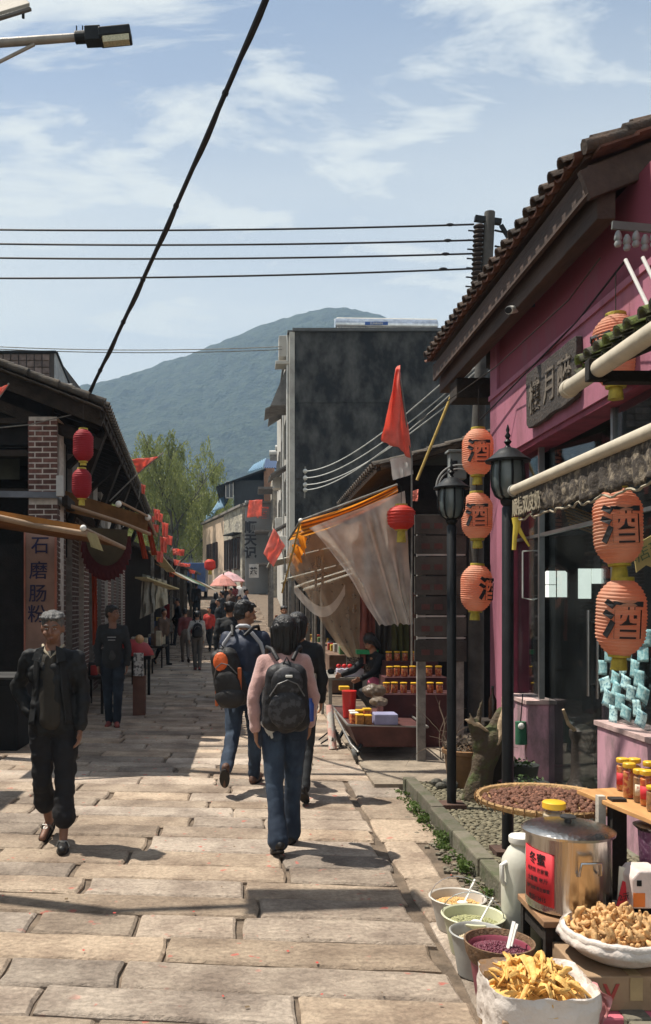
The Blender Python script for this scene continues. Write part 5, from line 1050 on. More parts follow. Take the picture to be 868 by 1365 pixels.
# ---------------------------------------------------------------- utility pole, wires
def pole_and_wires():
    t = thing("utility_pole", "dark concrete utility pole stacked with insulators behind the tiled roof", "utility pole", (3.15, 11.5, 0))
    Y = 11.5; m = MB(); m.tube([P(634, 1000, Y), P(636, 600, Y), P(653, 283, Y)], [.11, .09, .07], 14); m.build("shaft", M("dark_concrete_pole", (.075, .07, .062), .85, var=.3, sc_=5, bump=.2), t, smooth=40)
    m = MB(); m.bar(P(633, 291, Y), P(668, 296, Y), .07, .07); m.bar(P(668, 300, Y), P(683, 325, Y), .035, .05); m.build("cross_arm", IRON, t)
    for k in range(14):
        c = P(638.5 - .3 * k, 302 + k * 6.2, Y); m = MB(); m.lathe(c, [(.03, -.03), (.06, -.02), (.075, 0), (.06, .02), (.03, .03)], 12); m.build("insulator", M("brown_porcelain", (.05, .04, .035), .3), t, smooth=50)
        if k % 2: m = MB(); m.tube([c, c + Vector((-.14, 0, .01))], .01, 6); m.build("insulator_pin", IRON, t)
    ys = [(299, 300), (320, 318), (338, 337), (358, 367)]
    nm = ["top", "second", "third", "lowest"]
    for k, (y1, y0) in enumerate(ys):
        a = P(632, y1, Y); b = P(-260, y0 + 1, Y); m = MB(); m.tube([a * (1 - s) + b * s + Vector((0, 0, -.07 * 4 * s * (1 - s))) for s in [i / 24 for i in range(25)]], .0125, 6)
        m.build("power_line", INK, label="%s of the four black power lines crossing the street" % nm[k], cat="power line", group="four power lines over the street")
        c = P(600 - k * 3, y1 + .5, Y); m = MB(); m.sph(c, (.06, .02, .022), 8); m.build("line_clamp", INK, label="small black clamp on the %s power line near the pole" % nm[k], cat="clamp")
        a = P(660, y1 + 8, Y); b = P(735, y1 + 24, Y + .5); m = MB(); m.tube([a, b], .013, 6); m.build("power_line", INK, label="short %s wire leaving the pole behind the tiled roof" % nm[k], cat="power line", group="short wires behind the tile roof")
    # heavy bundled cable
    a = P(366, -30, 6.6); b = P(108, 545, 12.6); pts = [a * (1 - s) + b * s + Vector((0, 0, -.10 * 4 * s * (1 - s))) for s in [i / 40 for i in range(41)]]
    t = thing("cable_bundle", "thick black cable bundle running diagonally down across the sky to the dark tiled eave", "cable", b)
    m = MB(); m.tube(pts, .024, 8); m.build("cable", INK, t); m = MB(); m.tube([p + Vector((.018 + .012 * math.sin(i * .9), 0, .012 * math.cos(i * .9) + .012)) for i, p in enumerate(pts)], .014, 6); m.build("cable", INK, t)
    for i in (6, 14, 21, 26, 33): m = MB(); m.tube([pts[i], pts[i] + (pts[i + 1] - pts[i]) * .12], .031, 8); m.build("strap", INK, t)
    # thin pair
    for k in range(2):
        a = P(-80, 458 + k * 3, 35); b = P(376, 462 + k * 4, 36.6); m = MB(); m.tube([a * (1 - s) + b * s + Vector((0, 0, -.2 * 4 * s * (1 - s))) for s in [i / 12 for i in range(13)]], .02, 5); m.build("thin_wire", POLE, label="%s of the thin pair of wires reaching the tall grey building" % ["upper", "lower"][k], cat="wire", group="thin wires to the tall building")
    m = MB(); m.tube([P(-20, 572, 12.2), P(40, 566, 12.2), P(103, 551, 12.3)], .008, 5); m.build("thin_wire", POLE, label="thin pale wire sagging below the dark gable to the brick pier", cat="wire")
pole_and_wires()
def street_lamp():
    t = thing("street_lamp", "street lamp arm with flat black LED head reaching in at the top corner", "street lamp", (-3.6, 10, 0)); Y = 10
    m = MB(); m.tube([(-3.6, Y, 0), (-3.6, Y, 8.9)], [.09, .06], 14); m.build("pole", M("grey_galvanised", (.30, .29, .27), .5, metal=.4), t, smooth=40)
    m = MB(); m.tube([(-3.6, Y, 8.15), P(0, 57, Y), P(112, 49, Y)], [.05, .05, .045], 12); m.tube([(-3.6, Y, 7.7), P(0, 82, Y), P(46, 59, Y)], .02, 8); m.build("arm", M("grey_brown_arm", (.28, .25, .22), .5, metal=.3), t, smooth=40)
    m = MB(); m.tube([P(100, 50, Y), P(118, 49, Y)], .07, 12); m.bar(P(114, 49, Y), P(135, 48, Y), .16, .17); m.build("driver_box", IRON, t, bevel=.01)
    m = MB(); m.bar(P(133, 50, Y), P(175, 46, Y), .24, .11); hd = m.build("head", IRON, t, bevel=.015)
    m = MB(); m.bar(P(137, 52, Y - .125), P(172, 48.5, Y - .125), .012, .07); m.bar(P(137, 55, Y), P(172, 52, Y), .18, .02); m.build("led_panel", M("led_panel", (.45, .42, .28), .3, sc_=60, var=.3), hd)
    for k in range(2): a = P(102 + k * 8, 48, Y); m = MB(); m.tube([a, a + Vector((0, 0, .12))], .008, 5); m.build("bolt", IRON, t)
    t = thing("solar_collector", "corner of a tilted solar panel reaching in high above the street lamp", "solar panel", P(-30, 0, 5.9))
    m = MB(); q = [P(-150, 70, 5.6), P(40, 12, 5.8), P(14, -14, 6.15), P(-160, 20, 6.1)]; m.poly(q, (0, 0, .045)); m.build("panel", M("panel_underside", (.24, .21, .17), .7), t, bevel=.006)
    m = MB(); m.tube([q[0], q[1], q[2], q[3]], .016, 6, closed=True); m.build("frame", M("panel_frame", (.12, .11, .10), .5), t)
    a = P(31, 14, 5.8); m = MB(); m.tube([a, a + Vector((0, 0, -.05))], .01, 6); m.build("bolt", IRON, t)
    m = MB(); m.tube([(-3.3, 5.7, 0), (-3.3, 5.7, 5.7)], .07, 12); m.bar((-3.3, 5.7, 5.65), (-1.9, 5.85, 5.75), .06, .06); m.build("pole", M("grey_galvanised", (.30, .29, .27)), t, smooth=40)
street_lamp()
# ---------------------------------------------------------------- tall dark building and the far terrace
DARKW = M("black_stained_concrete", (.013, .013, .0125), .95, sc_=1.1, col2=(.11, .105, .097), th=(.42, .80), stretch=(1.3, 1.3, .8), bump=.6, bsc=4, bdist=.08)
PALEW = M("pale_stained_plaster", (.42, .40, .36), .9, sc_=.7, col2=(.24, .22, .20), th=(.5, .7), bump=.15, bsc=6)
GWIN = M("dark_window_glass", (.03, .035, .04), .15, bump=0, spec=.7)
ACM = M("white_enamel", (.55, .54, .50), .5, var=.15)
def window_on(parent, c, u, w, h, depth=.12, frame=POLE, pane=GWIN, mull=1):
    """a window standing proud of the wall: frame with a pane set in it; u = direction along the wall"""
    c = Vector(c); u = Vector(u).normalized(); n = u.cross(Vector((0, 0, 1))); z = Vector((0, 0, 1)); m = MB(); rot = Matrix((u, n, z)).transposed(); b = .05
    for (du, dz, ww, hh) in ((-w / 2, 0, b, h), (w / 2, 0, b, h), (0, h / 2, w + b, b), (0, -h / 2, w + b, b)) + (((0, 0, b * .7, h),) if mull else ()): m.box(c + u * du + z * dz + n * .02, (ww, depth, hh), rot)
    f = m.build("window", frame, parent); m = MB(); m.box(c, (w, depth * .4, h), rot); m.build("pane", pane, f); return f
def tall_building():
    t = thing("apartment_building", "tall blackened concrete building with blank gable wall and pale balcony side", "building", (6.5, 46, 0)); zt = 13.3
    m = MB(); m.add([(2.0, 36.5, 0), (11.5, 36.5, 0), (11.5, 52, 0), (1.9, 52, 0), (2.0, 36.5, zt), (11.5, 36.5, zt), (11.5, 52, zt), (1.9, 52, zt)], [(0, 1, 5, 4), (4, 5, 6, 7), (1, 2, 6, 5), (2, 3, 7, 6)]); m.build("wall", DARKW, t)
    m = MB(); m.bb((1.78, 36.45, 0), (1.995, 52, zt - .02)); m.build("side_wall", PALEW, t)
    m = MB(); m.bb((1.9, 36.35, zt), (11.6, 36.6, zt + .12)); m.bb((1.7, 36.6, zt), (2.0, 52, zt + .1)); m.build("parapet_cap", M("dark_parapet", (.10, .10, .10), .9), t)
    m = MB()
    for z in (10.3, 7.1, 3.9): m.bb((2.02, 36.46, z), (11.5, 36.495, z + .12))
    m.build("floor_band", DARKW, t)
    # street side: canopies, windows, air conditioners, drain pipes
    for (Y, z, d, l) in ((38, 10.4, 1.0, 2.2), (38.6, 7.6, .75, 1.6), (38.6, 5.0, .8, 1.8), (44, 8.3, .7, 2), (44, 11.3, .7, 2)):
        m = MB(); m.add([(1.78, Y, z + .45), (1.78, Y + l, z + .45), (1.78 - d, Y, z), (1.78 - d, Y + l, z), (1.78, Y, z + .37), (1.78, Y + l, z + .37), (1.78 - d, Y, z - .07), (1.78 - d, Y + l, z - .07)], [(0, 1, 3, 2), (4, 6, 7, 5), (0, 2, 6, 4), (1, 5, 7, 3), (2, 3, 7, 6)]); m.build("canopy", M("rusted_canopy", (.16, .15, .14), .85, var=.3, sc_=3), t)
    for (Y, z) in ((39, 9.2), (39, 6.6), (39, 3.9), (43, 9.2), (43, 6.6), (47, 9.2), (47, 6.6), (50, 9.2)): window_on(t, (1.775, Y, z), (0, -1, 0), 1.3, 1.5)
    for (Y, z) in ((38.3, 4.2), (42, 5.4), (45.5, 7.9)):
        m = MB(); m.bb((1.35, Y, z), (1.76, Y + .8, z + .6)); a = m.build("air_conditioner", ACM, t, bevel=.02); m = MB(); m.lathe((1.35, Y + .4, z + .3), [(.22, -.01), (.22, .015)], 18, Matrix.Rotation(R(90), 3, 'Y')); m.build("fan_grille", IRON, a)
    m = MB(); m.tube([(1.72, 37, 0), (1.72, 37, zt)], .06, 8); m.tube([(1.70, 41, 0), (1.70, 41, 11)], .05, 8); m.build("drain_pipe", ACM, t)
    # rooftop cornice pieces seen against the hill
    a = P(375, 475, 37.2); m = MB(); m.bb((1.35, 37, 12.4), (1.75, 37.7, 13.3)); m.bb((1.2, 36.9, 12.05), (1.8, 37.8, 12.2)); m.build("roof_vent_box", PALEW, t, bevel=.02)
    m = MB(); m.add([(1.8, 37.4, 12.3), (1.8, 39.4, 12.3), (1.0, 37.4, 10.4), (1.0, 39.4, 10.4), (1.8, 37.4, 10.4), (1.8, 39.4, 10.4)], [(0, 1, 3, 2), (0, 2, 4), (1, 5, 3), (2, 3, 5, 4)]); m.build("stair_canopy", M("rusted_canopy", (.16, .15, .14)), t)
    # insulator rack on the gable with four wires
    m = MB(); r0 = P(407, 622, 36.4); r1 = P(406, 664, 36.4); m.bar(r0, r1, .06, .06, up=(1, 0, 0)); rk = m.build("wire_rack", POLE, t)
    for k, (y, x2, y2) in enumerate(((628, 598, 484), (637, 606, 497), (646, 613, 512), (653, 600, 508))):
        m = MB(); m.sph(P(407, y, 36.35), .10, 10); m.build("insulator", ACM, rk)
        a = P(409, y, 36.3); b = P(x2 + 40, y2 - 18, 12.5); m = MB(); m.tube([a * (1 - s) + b * s + Vector((0, 0, -.9 * 4 * s * (1 - s) * .45)) for s in [i / 20 for i in range(21)]], [.022 - .012 * i / 20 for i in range(21)], 5); m.build("service_wire", M("pale_wire", (.5, .5, .47)), label="%s of four pale service wires sweeping across the blackened gable" % ["uppermost", "second", "third", "brightest lowest"][k], cat="wire", group="service wires on the dark gable")
    # solar water heater
    h = thing("solar_water_heater", "long silver solar water heater tank on the flat roof edge", "water heater", P(514, 443, 37.2)); Y = 37.2
    m = MB(); m.tube([P(446, 433, Y), P(447, 433, Y), P(582, 435, Y), P(583, 435, Y)], [.22, .27, .27, .22], 20); m.build("tank", M("polished_tank", (.62, .64, .66), .22, metal=.9, bump=.02), h, smooth=40)
    m = MB(); m.tube([P(446, 427, Y + .2), P(450, 424.5, Y + .2), P(582, 426.5, Y + .2)], .05, 6); m.build("top_rail", ACM, h)
    m = MB(); m.bar(P(449, 443.5, Y - .1), P(580, 444.5, Y - .1), .16, .12); m.build("manifold", POLE, h)
    for k in range(40): a = P(451 + k * 3.25, 442, Y - .2); m = MB(); m.tube([a, a + Vector((0, -.25, -.14))], .025, 6); m.build("vacuum_tube", ACM, h)
    m = MB(); a = P(502, 431, Y - .28); m.box(a, (.98, .015, .14)); b = m.build("blue_plate", M("blue_plate", (.03, .09, .30), .4), h)
    lettering("SUNRAIN", .13, ACM, h, P(502, 431, Y - .295), (1, 0, 0), (0, 0, 1), .02, .01)
    for x in (449, 515, 581): m = MB(); a = P(x, 446, Y); m.bar((a.x, Y, zt), (a.x, Y, zt + .4), .05, .05); m.build("bracket", POLE, h)
tall_building()
def bump_wall(parent, name, a, b, z0, z1, mat):
    m = MB(); a = Vector((*a, 0)); b = Vector((*b, 0)); z = Vector((0, 0, 1)); m.quad(a + z * z0, b + z * z0, b + z * z1, a + z * z1); return m.build(name, mat, parent, solid=.2)
STONEW = M("rough_rubble_stone", (.40, .36, .28), .9, sc_=2.4, col2=(.22, .20, .17), th=(.42, .6), bump=.9, bsc=5, bdist=.08)
def far_terrace():
    # stone corner house with painted sign
    t = thing("stone_house", "two storey rubble stone and beige corner house with vertical painted lettering", "house", (.5, 60, 2))
    c = P(325, 700, 55); e = P(272, 700, 66); d = Vector((3.0, 56, 0)); zb = 1.5; g = (e - c); g.z = 0
    s1 = c + g * .42
    bump_wall(t, "stone_wall", (c.x, c.y), (s1.x, s1.y), zb, 8.05, STONEW)
    bump_wall(t, "beige_wall", (s1.x - .01, s1.y), (e.x, e.y), zb, 7.85, M("beige_plaster", (.52, .39, .28), .9, sc_=1.5, var=.2, bump=.1))
    bump_wall(t, "sign_wall", (c.x + .1, c.y - .02), (d.x, d.y), zb, 8.4, M("blue_grey_stained_wall", (.30, .31, .31), .9, sc_=1, col2=(.28, .28, .27), th=(.45, .65)))
    m = MB(); m.bar((c.x, c.y - .1, 8.1), (e.x, e.y, 7.95), .5, .15); m.bar((c.x, c.y - .2, 8.15), (d.x, d.y, 8.5), .5, .15); m.build("roof_edge", M("grey_roof_edge", (.20, .18, .16), .9), t)
    u = g.normalized()
    for (f, z, w, h) in ((.12, 5.1, 1.5, 2.0), (.30, 5.1, 1.3, 2.0), (.62, 5.3, 1.0, 1.8), (.78, 5.3, 1.0, 1.8)):
        p = c + g * f; window_on(t, (p.x - .12, p.y - .05, z), -u, w, h, depth=.25, pane=INTR, frame=WOODB)
    m = MB(); p = c + g * .21; q = c + g * .0; m.bar((p.x - .4, p.y, 6.35), (q.x - .35, q.y, 6.35), .7, .07); m.build("window_hood", IRON, t)
    nrm = Vector((d.y - c.y, -(d.x - c.x), 0)).normalized() * -1
    for k, ch in enumerate("顺天记"):
        lettering(ch, .80, M("faded_black_paint", (.03, .03, .035), .8), t, P(334, 703 + k * 17, 54.6), (1, .2, 0), (0, 0, 1), .03, .02, name="character")
    lettering("酒", .8, REDF, t, P(350, 683, 54.8), (1, .2, 0), (0, 0, 1), .03, .02, name="red_mark")
    # upper set back storey
    t = thing("rooftop_storey", "dark rendered rooftop storey with sloping lean-to roof behind the stone house", "building", (.3, 60, 8))
    a = P(312, 668, 58.5); b = P(352, 668, 58.5); m = MB(); m.bb((a.x, 58.5, 8.0), (b.x, 66, 10.2)); m.build("wall", M("dark_blue_grey_render", (.045, .05, .055), .9, sc_=.8, var=.3), t)
    a2 = P(352, 668, 58.3); b2 = P(366, 668, 58.3); m = MB(); m.bb((a2.x, 58.3, 7.5), (b2.x, 66, 11.0)); m.build("orange_wall", M("orange_brown_render", (.30, .17, .11), .9, var=.2), t)
    m = MB(); m.bar(P(288, 650, 58.3), P(354, 626, 58.3), .3, .12); m.build("roof_edge", IRON, t); m = MB(); p1, p2 = P(288, 650, 58.3), P(354, 626, 58.3); m.poly([p1, p2, p2 + Vector((0, 7, 0)), p1 + Vector((0, 7, 0))], (0, 0, .08)); m.build("lean_to_roof", M("dark_sheet_roof", (.05, .06, .07), .7), t)
    for x in (292, 300): a = P(x, 670, 58.4); m = MB(); m.bar((a.x, 58.4, a.z), (a.x, 58.4, a.z + 1.25), .08, .08, up=(0, 1, 0)); m.build("post", IRON, t)
    window_on(t, P(306, 653, 58.4), (1, 0, 0), .5, 1.1, frame=ACM)
    BLUER = M("pale_blue_sheet_roof", (.22, .36, .48), .45, var=.2, sc_=2, stretch=(8, 1, 1)); BLUED = M("deep_blue_sheet_roof", (.025, .055, .13), .5, var=.2)
    def sheet(lbl, pts, Y0, Y1, mat, cat="roof"):
        q = [P(*pts[0], Y0), P(*pts[1], Y0), P(*pts[2], Y1), P(*pts[3], Y1)]; t = thing("sheet_roof", lbl, cat, q[0], 0, "blue sheet roofs far down the street"); m = MB(); m.poly(q, (0, 0, -.08)); m.build("sheet", mat, t)
        for k in range(7): s = (k + .5) / 7; m = MB(); m.bar(q[0].lerp(q[1], s) + Vector((0, 0, .03)), q[3].lerp(q[2], s) + Vector((0, 0, .03)), .05, .05); m.build("seam", mat, t)
    sheet("pale blue sheet roof sloping from the stone house toward the street", [(283, 681), (299, 675), (308, 658), (293, 665)], 60, 62, BLUER)
    sheet("smaller pale blue sheet roof beyond the beige wall", [(272, 694), (284, 688), (289, 678), (277, 684)], 65, 67, BLUER)
    sheet("shiny pale blue lean-to roof above the dark storey", [(330, 629), (350, 623), (355, 611), (338, 620)], 61, 64, BLUER)
    sheet("deep blue sheet roof next to the tall building", [(352, 624), (374, 624), (372, 612), (354, 612)], 59, 63, BLUED)
    for (x, y, l) in ((365, 604, "small white rooftop heater tank above the blue roof"), (373, 597, "upper small white rooftop heater tank by the tall building")):
        m = MB(); m.tube([P(x - 6, y, 56), P(x + 7, y, 56)], .18, 12); t = thing("rooftop_tank", l, "water heater", P(x, y, 56)); m.build("tank", ACM, t, smooth=40); m = MB(); m.bar(P(x - 5, y + 6, 56), P(x + 6, y + 6, 56), .3, .35); m.build("stand", POLE, t)
    # lower mid-distance house joined to the tall block
    t = thing("row_house", "narrow pale weathered house with jutting canopies beyond the tall building", "house", (1.5, 53, 1.5))
    m = MB(); m.bb((1.55, 52.2, 1.5), (3.5, 58, 9.8)); m.build("wall", STONEW, t)
    for (z, w) in ((8.8, .9), (6.2, 1.1), (4.2, 1.0)): m = MB(); m.bb((1.55 - w, 52.3, z), (1.55, 55, z + .12)); m.build("canopy", M("rusted_canopy", (.16, .15, .14)), t)
    for z in (7.6, 5.2): window_on(t, (1.54, 53.5, z), (0, -1, 0), 1.0, 1.2)
    # little grey house past the corner
    t = thing("small_house", "small grey plastered house at the street bend with a beige parapet", "house", (-3.9, 72, 3)); a = P(268, 760, 72); b = P(284, 700, 72)
    m = MB(); m.bb((a.x - .5, 72, 2), (b.x + 1, 76, b.z)); m.build("wall", PALEW, t); m = MB(); m.bb((a.x - .1, 69.5, 3.2), (b.x, 72, 5.0)); m.build("parapet", M("beige_plaster", (.52, .39, .28)), t)
    window_on(t, P(272, 730, 71.95), (1, 0, 0), .8, 1.4)
    # hazy blocks behind the willows
    for (x0, x1, y0, Y, l) in ((200, 232, 690, 95, "hazy grey block showing between the willow trunks"), (240, 268, 655, 100, "taller hazy grey block behind the willow"), (262, 272, 630, 110, "slim pale tower far behind the willow")):
        a = P(x0, 800, Y); b = P(x1, y0, Y); t = thing("distant_block", l, "building", ((a.x + b.x) / 2, Y, 2), 0, "hazy buildings behind the willows"); m = MB(); m.bb((a.x, Y, 1.5), (b.x, Y + 8, b.z)); m.build("wall", M("hazy_grey_plaster", (.22, .22, .21), .9, var=.15), t)
        for k in range(4):
            for j in range(2): window_on(t, (a.x + (b.x - a.x) * (.3 + .4 * j), Y - .02, b.z - 1.6 - 2.8 * k), (1, 0, 0), .9, 1.2)
far_terrace()
# ---------------------------------------------------------------- mid distance right hand stalls
CORR = M("weathered_corrugated_sheet", (.33, .32, .27), .75, var=.3, sc_=2, bump=.2)
def roof_sheet(parent, q, n=10, mat=CORR, name="sheet"):
    q = [Vector(v) for v in q]; m = MB(); K = n * 4
    def f(u, v): p = (q[0].lerp(q[1], u)).lerp(q[3].lerp(q[2], u), v); return p + Vector((0, 0, .03 * math.sin(u * n * 2 * math.pi)))
    m.grid(f, K, 2); return m.build(name, mat, parent, smooth=60, solid=.01)
def far_stalls():
    specs = [(16.5, 21, 1.45, 2.45, "weathered lean-to stall beyond the gauze curtains", CORR, 2.35), (21.3, 26, 1.5, 2.6, "stall with pale corrugated lean-to behind the vendor in white", CORR, 2.5), (26.3, 31, 1.3, 2.7, "narrow timber fronted stall with sagging grey roof", CORR, 2.75), (31.3, 36, .9, 2.6, "far stall with crooked pale sheet roof in front of the tall building", CORR, 3.1)]
    for i, (y0, y1, x0, x1, lb, mt, h) in enumerate(specs):
        t = thing("market_stall", lb, "stall", (x1, (y0 + y1) / 2, gz(y0)), 0, "stalls along the sunny side down the street"); g = gz(y0)
        roof_sheet(t, [(x0 - .1, y0, g + h - .25), (x0 - .1, y1, g + h - .25), (x1 + .6, y1, g + h + .3), (x1 + .6, y0, g + h + .3)], 14)
        for y in (y0 + .1, (y0 + y1) / 2, y1 - .1): m = MB(); m.bar((x0, y, g - .05), (x0, y, g + h - .25), .09, .09, up=(0, 1, 0)); m.build("post", POLE, t)
        m = MB(); m.bb((x1, y0, g - .1), (x1 + .1, y1, g + h + .2)); m.bb((x1, y1 - .1, g - .1), (x1 + 1.2, y1, g + h + .2)); m.build("back_wall", WOODD, t)
        m = MB(); m.bb((x0 + .15, y0 + .4, g), (x0 + .9, y1 - .4, g + .75)); m.build("counter", M("stall_counter", (.16, .10, .07), .8, var=.4), t, bevel=.01)
        rng = random.Random(i); cols = [(.4, .05, .03), (.5, .33, .05), (.4, .38, .33), (.1, .2, .08), (.25, .1, .05), (.12, .12, .2)]
        for k in range(9):
            c = cols[rng.randrange(6)]; s = rng.uniform(.08, .17); m = MB(); m.bb((x0 + .2 + rng.random() * .4, y0 + .5 + k * .42, g + .75), (x0 + .2 + s * 2 + .1, y0 + .5 + k * .42 + s * 1.6, g + .76 + s)); m.build("goods_box", M("goods_%s" % "abcdef"[cols.index(c)], c, .6, var=.3), label="%s carton on the %s" % (["dark red", "mustard yellow", "pale grey", "green", "brown", "navy blue"][cols.index(c)] + " small " + ["first", "second", "third", "fourth", "fifth", "sixth", "seventh", "eighth", "ninth"][k], ["lean-to stall beyond the gauze", "corrugated stall behind the vendor", "timber fronted stall counter", "far crooked stall counter"][i]), cat="carton", group="small cartons on stall counters", bevel=.01)
    # hanging white notice
    m = MB(); m.bb((.98, 27.3, 2.9), (1.5, 27.34, 3.6)); t = thing("notice_board", "small white notice board hung below the stone house corner", "sign", (1.2, 27.3, 2.9)); a = P(332, 770, 40); b = P(345, 752, 40); m = MB(); m.bb((a.x, 40, a.z), (b.x, 40.05, b.z)); m.build("board", ACM, t)
    lettering("茶", .38, INK, t, P(338, 761, 39.98), (1, 0, 0), (0, 0, 1), .02, .01)
    # umbrellas
    def umb(c, r, lb, col):
        t = thing("parasol", lb, "umbrella", c, 0, "pink parasols over the far stalls"); m = MB(); c = Vector(c); n = 10
        top = c + Vector((0, 0, .45)); rim = [c + Vector((math.cos(2 * math.pi * k / n) * r, math.sin(2 * math.pi * k / n) * r, 0)) for k in range(n)]; mid = [top.lerp(p, .55) + Vector((0, 0, .07)) for p in rim]
        for k in range(n): j = (k + 1) % n; m = MB(); m.add([top, mid[k], mid[j], rim[k], rim[j]], [(0, 1, 2), (1, 3, 4, 2)]); m.build("panel", col, t, solid=.006)
        m = MB(); m.tube([(c.x, c.y, gz(c.y)), (c.x, c.y, top.z + .08)], .025, 8); m.build("pole", POLE, t)
    umb(P(305, 775, 38), .72, "wide pale pink parasol at the end of the street", M("pale_pink_cloth", (.78, .52, .54), .7, trans=.4)); umb(P(298, 781, 34), .55, "smaller salmon parasol just below the wide pale one", M("salmon_cloth", (.75, .36, .30), .7, trans=.4))
    # blue truck and red umbrellas at the bend
    Y = 50; g = gz(Y); a = P(228, 797, Y); b = P(274, 762, Y); t = thing("blue_truck", "small blue cargo truck parked at the end of the street", "truck", ((a.x + b.x) / 2, Y, g), 0)
    BT = M("blue_truck_paint", (.035, .07, .17), .4, var=.15); m = MB(); m.bb((a.x + .5, Y, g + .5), (b.x, Y + 3.2, g + 2.15)); m.build("cargo_box", BT, t, bevel=.04)
    m = MB(); m.bb((a.x - .3, Y - 1.5, g + .4), (a.x + 1.0, Y - .05, g + 1.7)); m.build("cab", BT, t, bevel=.1); m = MB(); m.bb((a.x - .2, Y - 1.53, g + 1.05), (a.x + .9, Y - 1.49, g + 1.55)); m.build("windscreen", GWIN, t)
    for x in (a.x - .1, a.x + .8): m = MB(); m.lathe((x, Y - 1.52, g + .7), [(.1, -.02), (.1, .02)], 12, Matrix.Rotation(R(90), 3, 'X')); m.build("headlight", ACM, t)
    for (x, y) in ((a.x - .15, Y - 1), (a.x + .8, Y - 1), (a.x + .6, Y + 2.4), (b.x - .1, Y + 2.4)): m = MB(); m.lathe((x, y, g + .3), [(.3, -.1), (.3, .1)], 16, Matrix.Rotation(R(90), 3, 'Y')); m.build("wheel", IRON, t)
    lantern(P(280, 783 - 30, 40), "small round red lantern strung over the far end of the street", r=.26, h=.5, ribs=8, mat=LANTR, text=None, tassel=.2, up=.4, n=16)
far_stalls()
flag("red flag fluttering in front of the lettered stone house", [(365, 704), (380, 728), (364, 756), (351, 738)], 24, [(388, 790), (372, 715), (364, 701)], fold=.06)
flag("pale salmon flag hanging on the lettered wall", [(332, 667), (350, 666), (349, 688), (329, 690)], 50, None, fold=.05)
# ---------------------------------------------------------------- willows
LEAFW = M("willow_leaf", (.15, .18, .04), .7, sc_=.5, col2=(.30, .32, .10), th=(.3, .7), bump=0, trans=.35)
BARK = M("grey_bark", (.075, .065, .05), .9, sc_=3, var=.3, bump=.4)
def willow(x, Y, h, spread, label, seed, dens=1.0):
    rng = random.Random(seed); g = gz(min(Y, 62)) - .1; t = thing("willow_tree", label, "tree", (x, Y, g), 0, "willow trees at the end of the street")
    tr = MB(); lv = MB(); top = g + h
    def limb(p, d, L, r, dep):
        pts = [p]; q = p
        for i in range(5): d = (d + Vector((rng.uniform(-.25, .25), rng.uniform(-.25, .25), .02))).normalized(); q = q + d * L / 5; pts.append(q)
        tr.tube(pts, [r * (1 - .12 * i) for i in range(6)], 6)
        if dep < 3:
            for k in range(3 if dep else 8): s = rng.uniform(.35, 1); b = pts[min(5, int(s * 5))]; limb(b, (d * .8 + Vector((rng.uniform(-1, 1), rng.uniform(-1, 1), rng.uniform(-.1, .5))) * (.9 + .3 * dep)).normalized(), L * (rng.uniform(.6, .85) if dep == 0 else rng.uniform(.45, .7)), r * .5, dep + 1)
        if dep >= 1:
            for k in range(int((5 if dep == 1 else 6) * dens)):
                b = pts[rng.randrange(2, 6)]; Ls = rng.uniform(.10, .28) * h * .7; dd = Vector((rng.uniform(-.35, .35), rng.uniform(-.35, .35), -.5)).normalized(); n = int(Ls / .17); pp = b.copy()
                for i in range(n):
                    dd = (dd + Vector((rng.uniform(-.1, .1), rng.uniform(-.1, .1), -.22))).normalized(); pp = pp + dd * .17
                    if pp.z < g + 1.5: break
                    for _ in range(2):
                        a = Vector((rng.gauss(0, .6), rng.gauss(0, .6), -1)).normalized(); c = a.cross(Vector((rng.gauss(0, 1), rng.gauss(0, 1), .2))).normalized(); s = rng.uniform(.10, .19); o = pp + Vector((rng.gauss(0, .08), rng.gauss(0, .08), rng.gauss(0, .05)))
                        lv.add([o - a * s, o + c * s * .28, o + a * s, o - c * s * .28], [(0, 1, 2, 3)])
    limb(Vector((x, Y, g)), Vector((rng.uniform(-.05, .05), 0, 1)), h * .56, .16, 0)
    tr.build("trunk", BARK, t, smooth=60); lv.build("crown", LEAFW, t)
willow(-5.6, 66, 12.6, 4, "tallest willow with drooping pale green strands, centre of the group", 3, 1.5)
willow(-9.8, 70, 12.2, 4, "willow leaning out from behind the dark tiled roof", 5, 1.4)
willow(-4.2, 74, 11.5, 4, "willow with thin crown nearest the beige house", 8, 1.0)
willow(-7.8, 78, 13.6, 4, "paler willow standing farther back between the others", 12, 1.4)
willow(-11.8, 80, 13.4, 4, "pale willow seen just above the dark tiled eave", 21, 1.2)
